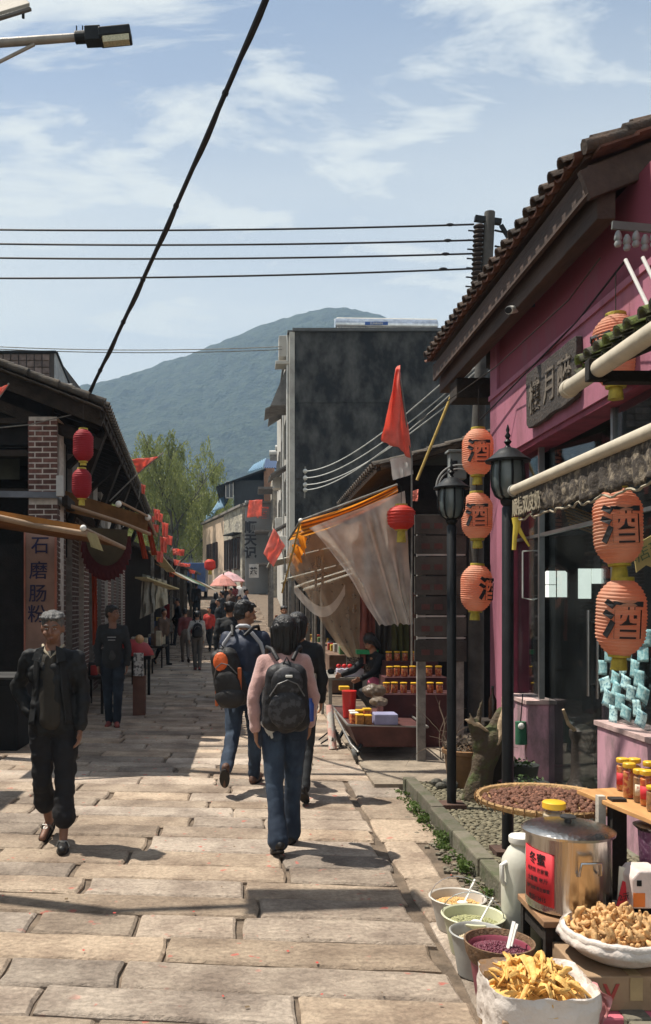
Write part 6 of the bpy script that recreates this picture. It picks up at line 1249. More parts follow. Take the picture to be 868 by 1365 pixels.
# ---------------------------------------------------------------- shaded left side: brick and timber shop house
SIGNW = M("tan_sign_board", (.26, .16, .125), .75, sc_=3, var=.2, bump=.1)
def left_house():
    t = thing("brick_shop_house", "dark timber and brick shop house with tiled gable, brick piers and deep eave", "shop house", (-4.5, 18, 0))
    Yg, xe, ze, sl = 12.5, -2.04, 4.52, .385; a = math.atan2(.95, 13.7); D = Vector((-math.sin(a), math.cos(a), 0))
    # gable front: lower wall, posts, opening band, beams
    m = MB(); m.bb((-7.5, Yg + .3, 0), (-3.62, Yg + .5, 2.55)); m.bb((-7.5, Yg + .3, 4.1), (-2.9, Yg + .45, 5.0)); m.bb((-7.5, Yg + 1.6, 2.5), (-2.95, Yg + 1.7, 4.3)); m.build("wall", BLACKW, t)
    for (y0, y1) in ((555, 562), (598, 606), (650, 658)): p = P(0, y1, Yg); q = P(34, y0, Yg); m = MB(); m.bb((-7, Yg + .1, p.z), (q.x, Yg + .22, q.z)); m.build("beam", WOODD, t)
    p = P(0, 640, Yg + 1); m = MB(); m.bb((p.x - 1.5, Yg + .9, p.z), (P(28, 600, Yg + 1).x, Yg + .93, p.z + .45)); m.build("hanging_cloth", M("olive_cloth", (.06, .06, .045), .9), t)
    # brick pier above and below the awning, bricks single
    c0 = P(36, 660, Yg); c1 = P(77, 555, Yg)
    m = MB(); m.bb((c0.x + .02, Yg + .02, 0), (c1.x - .02, Yg + .5, c1.z)); m.build("pier_core", MORTAR, t)
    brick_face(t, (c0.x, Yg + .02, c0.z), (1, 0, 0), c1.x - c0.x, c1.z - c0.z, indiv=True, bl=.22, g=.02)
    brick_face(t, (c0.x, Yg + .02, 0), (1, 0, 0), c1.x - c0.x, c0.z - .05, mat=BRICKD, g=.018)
    # long side wall: alternating brick piers and dark board bays, going away from us
    A = Vector((-2.76, Yg + .05, 0)); L = 14.2; n = 9; step = L / n
    for k in range(n):
        o = A + D * (k * step); e = o + D * (step * .52); wallp = MB(); nin = Vector((-D.y, D.x, 0)) * 1; back = Vector((-math.cos(a), -math.sin(a), 0)) * .25
        wallp.poly([o, e, e + Vector((0, 0, 4.2)), o + Vector((0, 0, 4.2))], back); wallp.build("pier_core", MORTARD if k % 3 != 2 else MORTAR, t)
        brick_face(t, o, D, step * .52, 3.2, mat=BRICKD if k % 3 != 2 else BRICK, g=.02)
        f = o + D * step; wallp = MB(); b2 = back * 1.0; wallp.poly([e + b2, f + b2, f + b2 + Vector((0, 0, 4.2)), e + b2 + Vector((0, 0, 4.2))], b2 * .3); wallp.build("shutter_bay", BLACKW, t)
        for j in range(4):
            s = e + D * ((step * .48) * (j + .5) / 4) + b2; m = MB(); m.bar(s + Vector((0, 0, .05)) - b2 * .15, s + Vector((0, 0, 2.5)) - b2 * .15, step * .10, .03, up=(1, 0, 0)); m.build("shutter_plank", WOODD, t)
        m = MB(); m.bar(o + Vector((0, 0, 3.25)) - back * .4, f + Vector((0, 0, 3.25)) - back * .4, .08, .14); m.build("lintel_beam", WOODD, t)
    # roof: slope plane, tiles, rafters, eave board; second slope hidden
    E0 = Vector((xe, Yg - .35, ze)); E1 = Vector((xe, Yg - .35, ze)) + D * 14.4; up = Vector((-4.2, -0.0, 4.2 * sl))
    m = MB(); m.poly([E0, E1, E1 + up, E0 + up], (0, 0, -.05)); rf = m.build("roof", WOODD, t)
    tiled_roof(rf, E1 + Vector((0, 0, .03)), E0 + Vector((0, 0, .03)), up, sp=.21, mat=TILED, pan=TILED, r=.06, step=.27, rng=random.Random(14))
    rng = random.Random(15)
    for k in range(20): x = xe - k * .215; z = ze + k * .215 * sl + .05; m = MB(); m.tube([(x + .04, Yg - .40 + rng.uniform(-.02, .02), z), (x - .24, Yg - .40, z + .10)], [.062, .05], 8); m.build("verge_tile", TILED, rf, smooth=50)
    for k in range(22): x = xe - k * .2; z = ze + k * .2 * sl - .05; m = MB(); m.bar((x, Yg - .45, z), (x - .19, Yg - .45, z + .08), .12, .015); m.build("verge_slate", TILED, rf)
    m = MB(); m.bar(E0 + Vector((.0, .1, -.16)), E0 + up + Vector((0, .1, -.16)), .07, .2); m.bar(E0 + Vector((-.1, .5, -.45)), E0 + up + Vector((-.1, .5, -.45)), .08, .16); m.build("rake_beam", WOODD, t)
    for k in range(24): o = E0 + D * (k * .6 + .1) + Vector((0, 0, -.09)); m = MB(); m.bar(o, o + up * .35, .06, .08); m.build("rafter", WOODD, t)
    m = MB(); m.bar(E0 + Vector((-.04, 0, -.09)), E1 + Vector((-.04, 0, -.09)), .03, .12); m.build("eave_board", WOODD, t)
    for k in range(5):
        o = A + D * (1.0 + k * 2.9) + Vector((0, 0, 2.9)); q = E0 + D * (1.2 + k * 2.9) + Vector((-.1, 0, -.12)); m = MB(); m.bar(o, q, .08, .1); m.bar(Vector((o.x, o.y, 3.9)), q, .08, .1); m.build("eave_brace", WOODD, t)
    m = MB(); m.quad(Vector((-7.5, Yg + .45, 4.0)), A + Vector((0, 0, 4.0)), A + D * L + Vector((0, 0, 4.0)), Vector((-7.5, Yg + 14, 4.0))); m.build("loft_floor", BLACKW, t)
    # white junction box on the pier
    p = P(80, 648, Yg - .1); m = MB(); m.box(p, (.10, .07, .30)); m.build("junction_box", M("grey_white_box", (.42, .42, .40), .6), t, bevel=.01)
    m = MB(); m.bar(P(-40, 658, Yg - .05), P(78, 660, Yg - .05), .05, .09); m.build("metal_lintel", M("blue_grey_metal", (.12, .13, .15), .6), t)
    return t, A, D, E0
LH, LA, LD, LE = left_house()
def left_things():
    t = thing("vertical_sign", "tall tan sign board with dark blue vertical characters beside the brick pier", "sign", P(52, 950, 12.3)); a = P(34, 900, 12.3); b = P(73, 703, 12.3)
    m = MB(); m.bb((a.x, 12.3, a.z), (b.x, 12.34, b.z)); m.build("board", SIGNW, t, bevel=.004); m = MB()
    for x in (a.x - .01, b.x + .01): m.bb((x - .012, 12.29, a.z), (x + .012, 12.35, b.z + .01))
    m.build("edge_strip", M("reddish_strip", (.34, .13, .09), .7), t)
    BI = M("dark_blue_ink", (.015, .015, .06), .6, bump=0)
    for ch, x, y in (("石", 53, 727), ("磨", 51, 760), ("肠", 50, 791), ("粉", 49, 818)): lettering(ch, .27, BI, t, P(x, y, 12.295), (1, 0, 0), (0, 0, 1), .006, .01, name="character")
    m = MB(); m.bb((P(-60, 0, 12.2).x, 12.35, 0), (P(33, 0, 12.2).x, 12.5, 2.6)); m.build("door_panel", BLACKW, label="dark board door beside the tan sign", cat="door")
    g = "red cylinder lanterns at the dark gable corner"
    lantern(P(111, 594, 11.6), "dull red cylinder lantern, upper of the two at the dark gable corner", r=.135, h=.43, ribs=14, mat=LANTD, text=None, tassel=.05, up=.5, group=g, n=20)
    lantern(P(109, 645, 11.6), "dull red cylinder lantern hanging below the other at the gable corner", r=.132, h=.40, ribs=14, mat=LANTD, text=None, tassel=.09, up=.1, group=g, n=20)
    # near awning, seen from its end
    t = thing("stall_awning", "brown and orange folding awning over the noodle shop front with white knobbed bar", "awning", (-2.6, 10, 2.6))
    A0 = Vector((-1.74, 9.15, 2.53)); B0 = Vector((-3.5, 9.0, 2.80)); bk = Vector((0, 3.0, 0))
    m = MB(); m.poly([A0, B0, B0 + bk, A0 + bk], (0, 0, .02)); m.build("cloth", BRAWN, t)
    m = MB(); m.bar(A0 + Vector((0, -.02, .0)), B0 + Vector((0, -.02, .03)), .015, .07); m.build("orange_edge", M("orange_edge", (.36, .15, .03), .7), t)
    m = MB(); m.tube([P(116, 712, 9.1), P(45, 700, 9.1), P(0, 690, 9.0), P(-60, 676, 8.9)], .032, 10); m.tube([A0, A0 + bk], .03, 8); m.build("bar", M("pale_brown_bar", (.30, .20, .125), .7), t, smooth=40)
    m = MB(); m.sph(P(111, 704, 9.08), .035, 10); m.build("white_knob", WHITEP, t, smooth=60)
    m = MB(); patch(m, P(114, 708, 9.1), P(129, 712, 9.5), P(138, 735, 9.5), P(121, 729, 9.1), 10, 10, .02); m.build("frayed_cloth", M("olive_rag", (.33, .27, .12), .8, trans=.3), t, smooth=70)
    # second awning beneath the eave
    t = thing("stall_awning", "brown translucent awning under the long dark eave with pale front bar", "awning", (-2.2, 15, 3.0))
    A1 = P(197, 690, 13.8); B1 = P(84, 655, 13.3); bk = LD * 3.6
    m = MB(); m.poly([A1, B1, B1 + bk, A1 + bk], (0, 0, .02)); m.build("cloth", BRAWN, t)
    m = MB(); patch(m, A1, B1, B1 + Vector((0, 0, -.3)), A1 + Vector((0, 0, -.22)), 12, 4, .02, 5); m.build("end_flap", BRAWN, t, smooth=70)
    m = MB(); m.tube([P(83, 671, 12.9), P(157, 695, 13.3), P(200, 712, 13.8)], .03, 8); m.tube([P(158, 668, 13.2), A1 + Vector((0, -.05, .02))], .02, 8); m.tube([A1, A1 + bk], .03, 8); m.build("bar", M("pale_brown_bar", (.42, .28, .17)), t, smooth=40)
    for p in (A1, P(158, 672, 13.2)): m = MB(); m.sph(p, .05, 10); m.build("white_knob", WHITEP, t, smooth=60)
    # round banner with red fringe
    t = thing("round_banner", "half round olive brown cloth banner with a red fringe under the eave", "banner", P(144, 760, 12.8)); Y = 12.85
    pts = [P(115, 703, Y), P(170, 706, Y)] + [P(142 + 28 * math.cos(R(x)), 712 + 42 * math.sin(R(x)), Y) for x in range(0, 181, 15)]; m = MB(); m.poly(pts, (0, .02, 0)); m.build("cloth", M("olive_brown_cloth", (.07, .05, .025), .85, trans=.3), t)
    for k in range(16): a_ = R(8 + k * 11); p = P(142 + 28 * math.cos(a_), 713 + 42 * math.sin(a_), Y + .02); m = MB(); patch(m, p + Vector((-.05, 0, .05)), p + Vector((.05, 0, .05)), p + Vector((.035 + .03 * math.cos(a_), 0, -.22)), p + Vector((-.05 + .03 * math.cos(a_), 0, -.2)), 3, 4, .01); m.build("fringe_strip", M("dark_red_cloth", (.07, .009, .009), .8, trans=.3), t)
    for (x, y0, y1, Y, l) in ((126, 755, 860, 13.2, "hanging strip of orange red cloth by the brick side wall"), (184, 700, 745, 14.6, "draped red bunting below the brown awning corner"), (196, 690, 740, 15.6, "second draped red bunting farther under the eave")):
        m = MB(); patch(m, P(x - 4, y0, Y), P(x + 3, y0, Y), P(x + (4 if y1 > 800 else 14), y1, Y), P(x - (3 if y1 > 800 else -6), y1, Y), 6, 20, .03, 3, seed=x); m.build("cloth_strip", M("red_orange_cloth", (.42, .07, .03), .8, trans=.3), label=l, cat="cloth", smooth=70)
    flag("red pennant on a slanting staff beyond the dark eave", [(176, 612), (211, 609), (198, 618), (184, 631)], 14.5, [(146, 668), (184, 631), (218, 603)], fold=.05)
    flag("corner of a red flag at the frame edge above the dark gable", [(-14, 520), (11, 513), (3, 524), (-12, 540)], 11.5, [(-20, 560), (0, 528), (12, 511)], fold=.04)
    k = 0
    names = ["small bright red flag at the end of the long eave", "red flag lying against the eave end below the first", "upright red flag hung from the low eave", "fourth red flag, folded, low on the eave", "long red flag hanging beside the lamp bracket", "pinkish red flag fluttering out over the street", "flat orange red flag below the low eave", "tiny red flag at the gap before the willows", "small red flag behind the brown awning knob", "faded red flag drooping over the display tables", "red flag on the far low roof edge", "crumpled red flag under the low roof edge", "small coral flag between the eave end and the far flags", "last tiny red flag near the blue truck"]
    for (x, y, w, h, Y) in ((209, 686, 9, 16, 19), (208, 704, 8, 12, 20), (220, 706, 9, 20, 23), (226, 720, 8, 14, 25), (218, 726, 10, 22, 22), (238, 736, 16, 10, 26), (247, 753, 14, 6, 30), (191, 652, 6, 14, 16), (204, 692, 5, 10, 21), (213, 742, 10, 16, 20), (236, 750, 9, 9, 32), (229, 764, 8, 11, 28), (214, 690, 7, 13, 22), (256, 762, 9, 6, 38)):
        flag(names[k], [(x - w / 2, y - h / 2), (x + w / 2, y - h / 2 + 2), (x + w / 2 - 1, y + h / 2), (x - w / 2 + 1, y + h / 2 - 1)], Y, [(x - w, y + h / 2 + 6), (x - w / 2, y - h / 2 - 2)], fold=.12, group="small red flags along the dark eave"); k += 1
    # low row of houses beyond
    t = thing("low_shop_row", "low dark shop row with sagging roof edge farther down the shaded side", "shop row", (-4, 35, 0))
    e0 = P(202, 730, 26.8); e1 = P(268, 764, 44); m = MB(); m.poly([e0, e1, e1 + Vector((-3.5, 0, 1.2)), e0 + Vector((-3.5, 0, 1.2))], (0, 0, -.12)); rf = m.build("roof", TILED, t)
    m = MB(); m.poly([(e0.x - 1.0, 26.6, -.1), (e1.x - .7, 44, 1), (e1.x - .7, 44, e1.z + .2), (e0.x - 1.0, 26.6, e0.z + .2)], (-.2, 0, 0)); m.build("wall", BLACKW, t)
    for k in range(7): s = (k + .5) / 7; p = e0.lerp(e1, s); m = MB(); m.bar((p.x - .15, p.y, gz(p.y) - .1), (p.x - .15, p.y, p.z - .05), .1, .1, up=(0, 1, 0)); m.build("post", POLE, t)
    for k in range(5): s = k / 5; p = e0.lerp(e1, s); q = e0.lerp(e1, s + .17); m = MB(); m.poly([p + Vector((.1, 0, -.5)), q + Vector((.1, 0, -.5)), q + Vector((.9, 0, -.95)), p + Vector((.9, 0, -.95))], (0, 0, .02)); m.build("shop_awning", [BRAWN, CORR, M("green_awning", (.06, .14, .08), .8), BRAWN, CORR][k], t)
    # side shop displays on the pavement
    rng = random.Random(61)
    cl = {"red": (.34, .03, .025), "brown": (.17, .10, .06), "cream": (.45, .40, .30), "dark": (.04, .04, .04), "yellow": (.45, .30, .06), "blue": (.08, .12, .25)}
    def pile(x0, Y, w, h, l, cols_, n=10):
        t = thing("display_table", l, "display", (x0, Y, gz(Y)), 0, "display tables along the shaded side"); g = gz(Y)
        m = MB(); m.bb((x0 - w, Y, g + .55), (x0, Y + 1.6, g + .6)); m.build("table_top", WOODD, t)
        for (x, y) in ((x0 - w + .03, Y + .03), (x0 - .07, Y + .03), (x0 - .07, Y + 1.53), (x0 - w + .03, Y + 1.53)): m = MB(); m.bb((x, y, g), (x + .04, y + .04, g + .55)); m.build("leg", WOODD, t)
        for k in range(n):
            c = rng.choice(cols_); s = rng.uniform(.1, .2); x = x0 - .05 - rng.random() * (w - .25); y = Y + .1 + rng.random() * 1.3
            m = MB(); m.bb((x - s, y, g + .6), (x, y + s, g + .6 + rng.uniform(.08, h))); m.build("packet", M("packet_" + c, cl[c], .6, var=.3), t, bevel=.01)
    pile(-2.25, 13.6, .55, .25, "dark display table of packets beside the second man's brick wall", ["dark", "brown", "red"]); pile(-2.45, 17.2, .5, .4, "display table heaped with cream and brown packets under the eave", ["cream", "brown", "dark", "yellow"]); pile(-2.35, 20.2, .6, .4, "display table with red packets beyond the brick piers", ["red", "brown", "cream"], 12); pile(-2.3, 23.6, .6, .5, "far display table of cream sacks on the shaded side", ["cream", "cream", "brown", "blue"], 12); pile(-2.6, 28.5, .6, .6, "display table of mixed packets before the low shop row", ["brown", "dark", "yellow", "blue"], 12); pile(-2.7, 33, .6, .6, "farthest display table of pale packets on the shaded side", ["cream", "brown", "red"], 12)
    m = MB(); m.bb((P(178, 0, 13.4).x, 13.4, .62), (P(191, 0, 13.4).x, 13.45, .98)); t = thing("picture_board", "white picture board standing on the pavement edge behind the second man", "board", P(184, 880, 13.4)); m.build("board", M("white_print", (.5, .5, .48), .6, sc_=18, col2=(.1, .1, .1), th=(.5, .56)), t, bevel=.005)
    m = MB(); m.bb((P(178, 0, 13.4).x - .02, 13.46, 0), (P(191, 0, 13.4).x + .02, 13.6, .62)); m.build("stand", M("brown_stand", (.14, .07, .05), .8), t); m = MB(); m.sph(P(186, 852, 13.38), .07, 10); m.build("round_picture", M("orange_white_print", (.5, .3, .15), .6), t)
    t = thing("red_cool_box", "red domed cover on a dark table beneath the brick piers", "cover", (-2.3, 18.4, .6)); m = MB(); m.lathe((-2.25, 16.9, .75), [(.42, 0), (.40, .08), (.3, .22), (.12, .30), (.001, .31)], 20, caps=False); m.build("cover", M("red_cover", (.32, .02, .02), .6), t, smooth=50); m = MB(); m.bb((-2.7, 16.5, .68), (-1.85, 17.3, .75)); m.bb((-2.65, 16.55, 0), (-2.6, 16.6, .68)); m.bb((-1.92, 16.55, 0), (-1.87, 16.6, .68)); m.build("table", IRON, t)
    # tarps on the side stalls
    for i, (x0, y0, x1, y1, Y, l, c) in enumerate(((190, 765, 205, 815, 18.2, "grey tarpaulin drooping at the pavement stall by the brick piers", (.20, .19, .16)), (206, 770, 222, 805, 21.5, "pale sack cloth hung over the far shaded stall", (.30, .27, .2)))):
        m = MB(); patch(m, P(x0, y0, Y), P(x1, y0 + 4, Y + .5), P(x1 + 2, y1, Y + .4), P(x0 - 4, y1 + 10, Y), 12, 16, .08, 4, seed=i); m.build("tarpaulin", M("tarp_%s" % "ab"[i], c, .85, var=.3, sc_=4, bump=.2), label=l, cat="tarpaulin", smooth=70)
    for (a, b, Y0, Y1, l) in (((188, 770), (232, 785), 17.5, 21, "thin pale plank roof edge over the pavement stall"), ((205, 735), (228, 762), 21, 25, "green edged awning bar farther along")):
        m = MB(); m.bar(P(*a, Y0), P(*b, Y1), .25, .03); m.build("stall_plank", M("pale_bamboo_bar", (.42, .36, .2), .7), label=l, cat="plank")
    # low cabinet at the very edge
    t = thing("metal_cabinet", "low dark metal counter cabinet at the frame edge by the walking older man", "cabinet", (-3.3, 10.3, 0)); m = MB(); m.bb((-4.2, 10.2, 0), (-2.72, 11.0, .84)); m.build("body", M("dark_grey_metal", (.014, .015, .016), .8, var=.3, spec=.2), t, bevel=.008); m = MB(); m.bb((-4.22, 10.16, .845), (-2.70, 11.04, .87)); m.build("top", M("grey_counter_top", (.04, .04, .04), .7), t)
    for k in range(3): m = MB(); m.bb((-2.72 - .45 * (k + 1) + .03, 10.185, .08), (-2.72 - .45 * k - .03, 10.197, .76)); m.build("door", M("dark_grey_metal", (.014, .015, .016)), t)
    # house behind with shingled side
    t = thing("rear_house", "taller block clad in rows of brown tiles rising behind the dark gable", "house", (-8, 26, 0)); a = P(0, 560, 26); b = P(72, 471, 26)
    m = MB(); m.bb((a.x - 2, 26, 0), (b.x, 31, b.z)); m.build("wall", M("tile_backing", (.06, .05, .045), .9), t)
    m = MB(); m.poly([(b.x + .01, 26, 0), (b.x + .01, 31, 0), (b.x + .01, 31, b.z - 1.2), (b.x + .01, 26, b.z)], (.05, 0, 0)); m.build("side_wall", M("pale_grey_render", (.30, .31, .32), .9), t)
    m = MB(); m.poly([(a.x - 2, 25.9, b.z), (b.x + .08, 25.9, b.z), (b.x + .08, 26.05, b.z), (a.x - 2, 26.05, b.z)], (0, 0, .06)); m.bar((b.x + .05, 26, b.z + .03), (b.x + .05, 31, b.z - 1.17), .12, .06); m.build("coping", IRON, t)
    rows = 11; cols_ = 14; sh = MB(); sh.poly([(0, 0, 0), (.20, 0, 0), (.20, -.045, .03), (0, -.045, .03)], (0, .02, .17)); me = sh.mesh("cladding_tile", M("brown_cladding_tile", (.15, .11, .095), .85, var=.3, sc_=8, rnd=.25, bump=.2)); cnt = 0
    for r_ in range(rows):
        for c_ in range(cols_):
            o = bpy.data.objects.new("cladding_tile", me); o.location = (b.x - .10 - .235 * (c_ + 1), 26.0 - .005, b.z - .24 - .2 * r_); link(o, t)
    p = P(90, 518, 24); t = thing("small_water_tank", "small dark tank and vent standing on the roof beside the tile clad block", "tank", p); m = MB(); m.tube([P(84, 516, 24), P(97, 516, 24)], .10, 12); m.bar(P(85, 525, 24), P(98, 525, 24), .1, .15); m.bar(P(98, 512, 24), P(98, 530, 24), .04, .04); m.build("tank", M("dark_tank", (.09, .09, .09), .6), t)
    # off frame neighbour that shades the street edge
    t = thing("neighbour_house", "plain dark shop house just outside the frame on the shaded side", "house", (-5, 5, 0)); m = MB(); m.bb((-7, -1, 0), (-4.2, 8.4, 3.9)); m.build("wall", M("brown_grey_wall", (.17, .14, .12), .9, var=.25), t); m = MB(); m.poly([(-3.8, -1.3, 3.85), (-3.8, 8.6, 3.85), (-7, 8.6, 5.2), (-7, -1.3, 5.2)], (0, 0, .1)); m.build("roof", TILED, t)
left_things()
# ---------------------------------------------------------------- people
SKIN = M("tan_skin", (.34, .17, .10), .55, sc_=12, var=.12, bump=.05); SKIND = M("weathered_skin", (.20, .10, .065), .55, sc_=12, var=.15, bump=.1)
HAIRB = M("black_hair", (.008, .007, .007), .38, sc_=60, var=.4, stretch=(1, 1, .15), bump=.4, bsc=120, spec=.5); HAIRG = M("grey_hair", (.13, .125, .12), .6, sc_=60, col2=(.05, .05, .05), stretch=(1, 1, .2), bump=.5, bsc=120)
def cloth(name, col, rough=.85, var=.2, sheen=0., **k): return M(name, col, rough, var=var, sc_=7, bump=.12, bsc=120, sheen=sheen, **k)
DENIM = M("blue_denim", (.016, .027, .048), .85, sc_=5, col2=(.055, .085, .13), th=(.45, .75), bump=.15, bsc=160, stretch=(1, 1, .5)); DENIMD = M("dark_denim", (.012, .017, .026), .85, sc_=5, col2=(.03, .045, .065), th=(.45, .75), bump=.15, bsc=160)
BLK = cloth("black_cloth", (.012, .013, .015)); BLK2 = cloth("charcoal_cloth", (.022, .024, .026)); SHOE = M("black_shoe", (.012, .011, .011), .5); 
class Body:
    """joints for a figure of height 1.7 that faces +y; limbs are placed by angles, then scaled"""
    def __init__(s, legs=((14, 6), (-16, 24)), arms=((-14, 12, 8), (14, 18, 8)), lean=2, headyaw=0, headpitch=-4, wide=1.0, st=0.):
        V = Vector; s.wide = wide; hz = .90; s.pel = V((0, 0, .94)); ln = math.sin(R(lean)); s.waist = V((0, .02 + ln * .1, 1.05)); s.chest = V((0, ln * .3, 1.27)); s.neck = V((0, ln * .45, 1.455)); s.head = V((0, ln * .5 + .025, 1.60)); s.legs = []; s.arms = []
        for i, (a, b) in enumerate(legs):
            sx = -1 if i == 0 else 1; h = V((sx * .082, 0, hz)); k = h + V((sx * (-.006 + st * .5), math.sin(R(a)) * .425, -math.cos(R(a)) * .425)); c = R(a - b); an = k + V((sx * (-.018 + st * .5), math.sin(c) * .405, -math.cos(c) * .405)); s.legs.append((h, k, an, c))
        s.low = min(l[2].z for l in s.legs) - .075
        for i, arm in enumerate(arms):
            sx = -1 if i == 0 else 1; a, b, sp = arm[:3]; sh = V((sx * .17 * wide, ln * .42, 1.385)); e = sh + V((sx * math.sin(R(sp)) * .28, math.sin(R(a)) * .28, -math.cos(R(a)) * math.cos(R(sp)) * .28)); c = R(a + b); inn = arm[3] if len(arm) > 3 else 3
            w = e + V((-sx * math.sin(R(inn)) * .25, math.sin(c) * .25, -math.cos(c) * math.cos(R(inn)) * .25)); s.arms.append((sh, e, w, c, sx))
        s.hm = Euler((R(headpitch), 0, R(headyaw))).to_matrix()
def hand(mb, w, d, side, sx, sc_=1.0, curl=.45):
    """palm, four fingers of unequal length and a thumb"""
    d = d.normalized(); f = Vector((0, 1, 0)) - d * d.y; f.normalize(); n = d.cross(f) * sx; pal = w + d * .045
    for k in range(-1, 2): mb.caps(w + d * .005 + f * k * .010, .019, w + d * .075 + f * k * .022, .014, 8)
    for k, (L, o) in enumerate(((.062, 1.5), (.07, .5), (.065, -.5), (.05, -1.5))):
        b = w + d * .08 + f * o * .0185; m1 = b + (d * (1 - curl * .3) + n * -curl * .6).normalized() * L * .5; m2 = m1 + (d * (1 - curl) + n * -curl * 1.1).normalized() * L * .5; mb.caps(b, .0095, m1, .0088, 7); mb.caps(m1, .0088, m2, .0072, 7)
    b = w + d * .025 + f * .022; m1 = b + (d * .6 + f * .8).normalized() * .035; mb.caps(b, .013, m1, .0105, 7); mb.caps(m1, .0105, m1 + (d * .9 + f * .25 - n * .2).normalized() * .03, .0085, 7)
def person(label, loc, rz, h=1.70, B=None, skin=SKIN, top=BLK, legsm=DENIMD, shoes=SHOE, hair=HAIRB, hairstyle='short', detail=1, sleeves='long', jacket_len=.86, flare=0, rolled=None, cat="person", group=None, top_w=1.0, face=True, shoe='shoe', wr=.008, legr=1.0):
    B = B or Body(); t = thing("person", label, cat, loc, rz, group, world=False); s = h / 1.70; t.scale = (s, s, s); Z = Vector((0, 0, -B.low)); W = B.wide
    vx = {0: .030, 1: .013, 2: .0085}[detail]
    def q(v): return Vector(v) + Z
    hc = q(B.head); hm = B.hm
    def H(x, y, z): return hc + hm @ Vector((x, y, z))
    # body: one continuous skin
    m = MB(); m.sph(H(0, -.012, .02), (.074, .092, .098), 14, hm, 9); m.sph(H(0, .022, -.035), (.058, .066, .075), 12, hm, 8); m.caps(H(0, .05, -.085), .022, H(0, .062, -.075), .02)
    m.caps(H(0, -.02, -.06), .052, q(B.neck), .056); m.caps(q(B.neck), .06, q(B.chest), .11)
    m.caps(H(0, .088, .012), .011, H(0, .106, -.022), .0145, 7); m.caps(H(-.012, .094, -.026), .009, H(.012, .094, -.026), .009, 7)
    for sx in (-1, 1): m.sph(H(sx * .077, -.012, -.01), (.012, .022, .032), 8, hm); m.sph(H(sx * .032, .070, .03), (.024, .018, .010), 8, hm); m.sph(H(sx * .04, .055, -.03), (.024, .028, .024), 8, hm)
    m.sph(H(0, .088, -.056), (.024, .012, .008), 8, hm); m.sph(H(0, .087, -.068), (.020, .012, .008), 8, hm)
    m.caps(q(B.chest), .11, q(B.pel), .11)
    for (sh, e, w, c, sx) in B.arms:
        m.caps(q(B.chest) + Vector((sx * .08, 0, .05)), .055, q(sh) + Vector((-sx * .015, 0, -.015)), .040); m.caps(q(sh) + Vector((-sx * .012, 0, -.015)), .040, q(e), .036); m.caps(q(e), .038, q(w), .026); d = (w - e)
        hand(m, q(w), d, 1, sx)
    for i, (hh, k, a, c) in enumerate(B.legs):
        m.caps(q(hh), .070, q(k), .045); m.caps(q(k), .045, q(k).lerp(q(a), .35) + Vector((0, -.010, 0)), .046); m.caps(q(k).lerp(q(a), .35) + Vector((0, -.010, 0)), .045, q(a), .031)
        fd = Vector((.15 if i else -.15, math.cos(c), math.sin(c) * .9)); fd.normalize(); m.caps(q(a) + Vector((0, -.01, -.03)) - fd * .02, .034, q(a) + fd * .13 + Vector((0, 0, -.048)), .026)
    blob("body", m, skin, t, voxel=vx if detail < 2 else .0075, it=3 if detail else 2)
    # face marks
    if face and detail:
        for sx in (-1, 1):
            e = MB(); e.sph(H(sx * .031, .0815, .010), (.0115, .005, .0042), 10, hm); eo = e.build("eye", M("eye_white", (.55, .52, .48), .3, bump=0), t, smooth=80); e = MB(); e.sph(H(sx * .031, .0855, .010), (.0048, .003, .0042), 8, hm); e.build("pupil", INK, eo)
            e = MB(); e.tube([H(sx * .014, .094, .034), H(sx * .032, .093, .039), H(sx * .05, .080, .034)], [.003, .0045, .002], 6); e.build("eyebrow", hair, t)
        e = MB(); e.tube([H(-.022, .092, -.062), H(0, .1005, -.0625), H(.022, .092, -.062)], [.0015, .0035, .0015], 6); e.build("mouth", M("dull_lip", (.18, .06, .05), .5), t)
    # trousers
    m = MB(); m.caps(q(B.pel) + Vector((-.055 * W, -.02, .0)), .115, q(B.pel) + Vector((.055 * W, -.02, .0)), .115); m.caps(q(B.pel) + Vector((0, 0, .08)), .125 * W, q(B.pel), .12 * W)
    for i, (hh, k, a, c) in enumerate(B.legs):
        m.caps(q(hh) + Vector((0, -.01, .02)), .108 * legr, q(k), .070 * legr)
        if rolled:
            f = rolled[i]; p = q(k).lerp(q(a), f); m.caps(q(k), .070 * legr, p, .074 * legr); m.caps(p + Vector((0, 0, .02)), .083 * legr, p + Vector((0, 0, -.01)), .083 * legr)
        else: m.caps(q(k), .070 * legr, q(k).lerp(q(a), .45), .064 * legr); m.caps(q(k).lerp(q(a), .45), .064 * legr, q(a) + Vector((0, -.005, .005)), (.060 + flare) * legr)
    blob("trousers", m, legsm, t, voxel=max(vx, .011), it=4, wr=(wr * .8, 9, 9, 16, 3))
    # shoes
    for i, (hh, k, a, c) in enumerate(B.legs):
        fd = Vector((.15 if i else -.15, math.cos(c), math.sin(c) * .9)); fd.normalize(); up = Vector((0, -fd.z, fd.y)).normalized(); m = MB(); o = q(a) + up * -.048
        m.caps(o - fd * .055 + up * .012, .036, o + fd * .06, .040); m.caps(o + fd * .05, .040, o + fd * .145 - up * .008, .034)
        if shoe == 'boot': m.caps(o - fd * .04 + up * .02, .045, q(a) + Vector((0, 0, .05)), .048)
        elif shoe == 'shoe': m.caps(o - fd * .045 + up * .03, .036, o + fd * .02 + up * .03, .034)
        so = blob("shoe" if shoe != 'sandal' else "sandal", m, shoes, t, voxel=max(vx, .009), it=2)
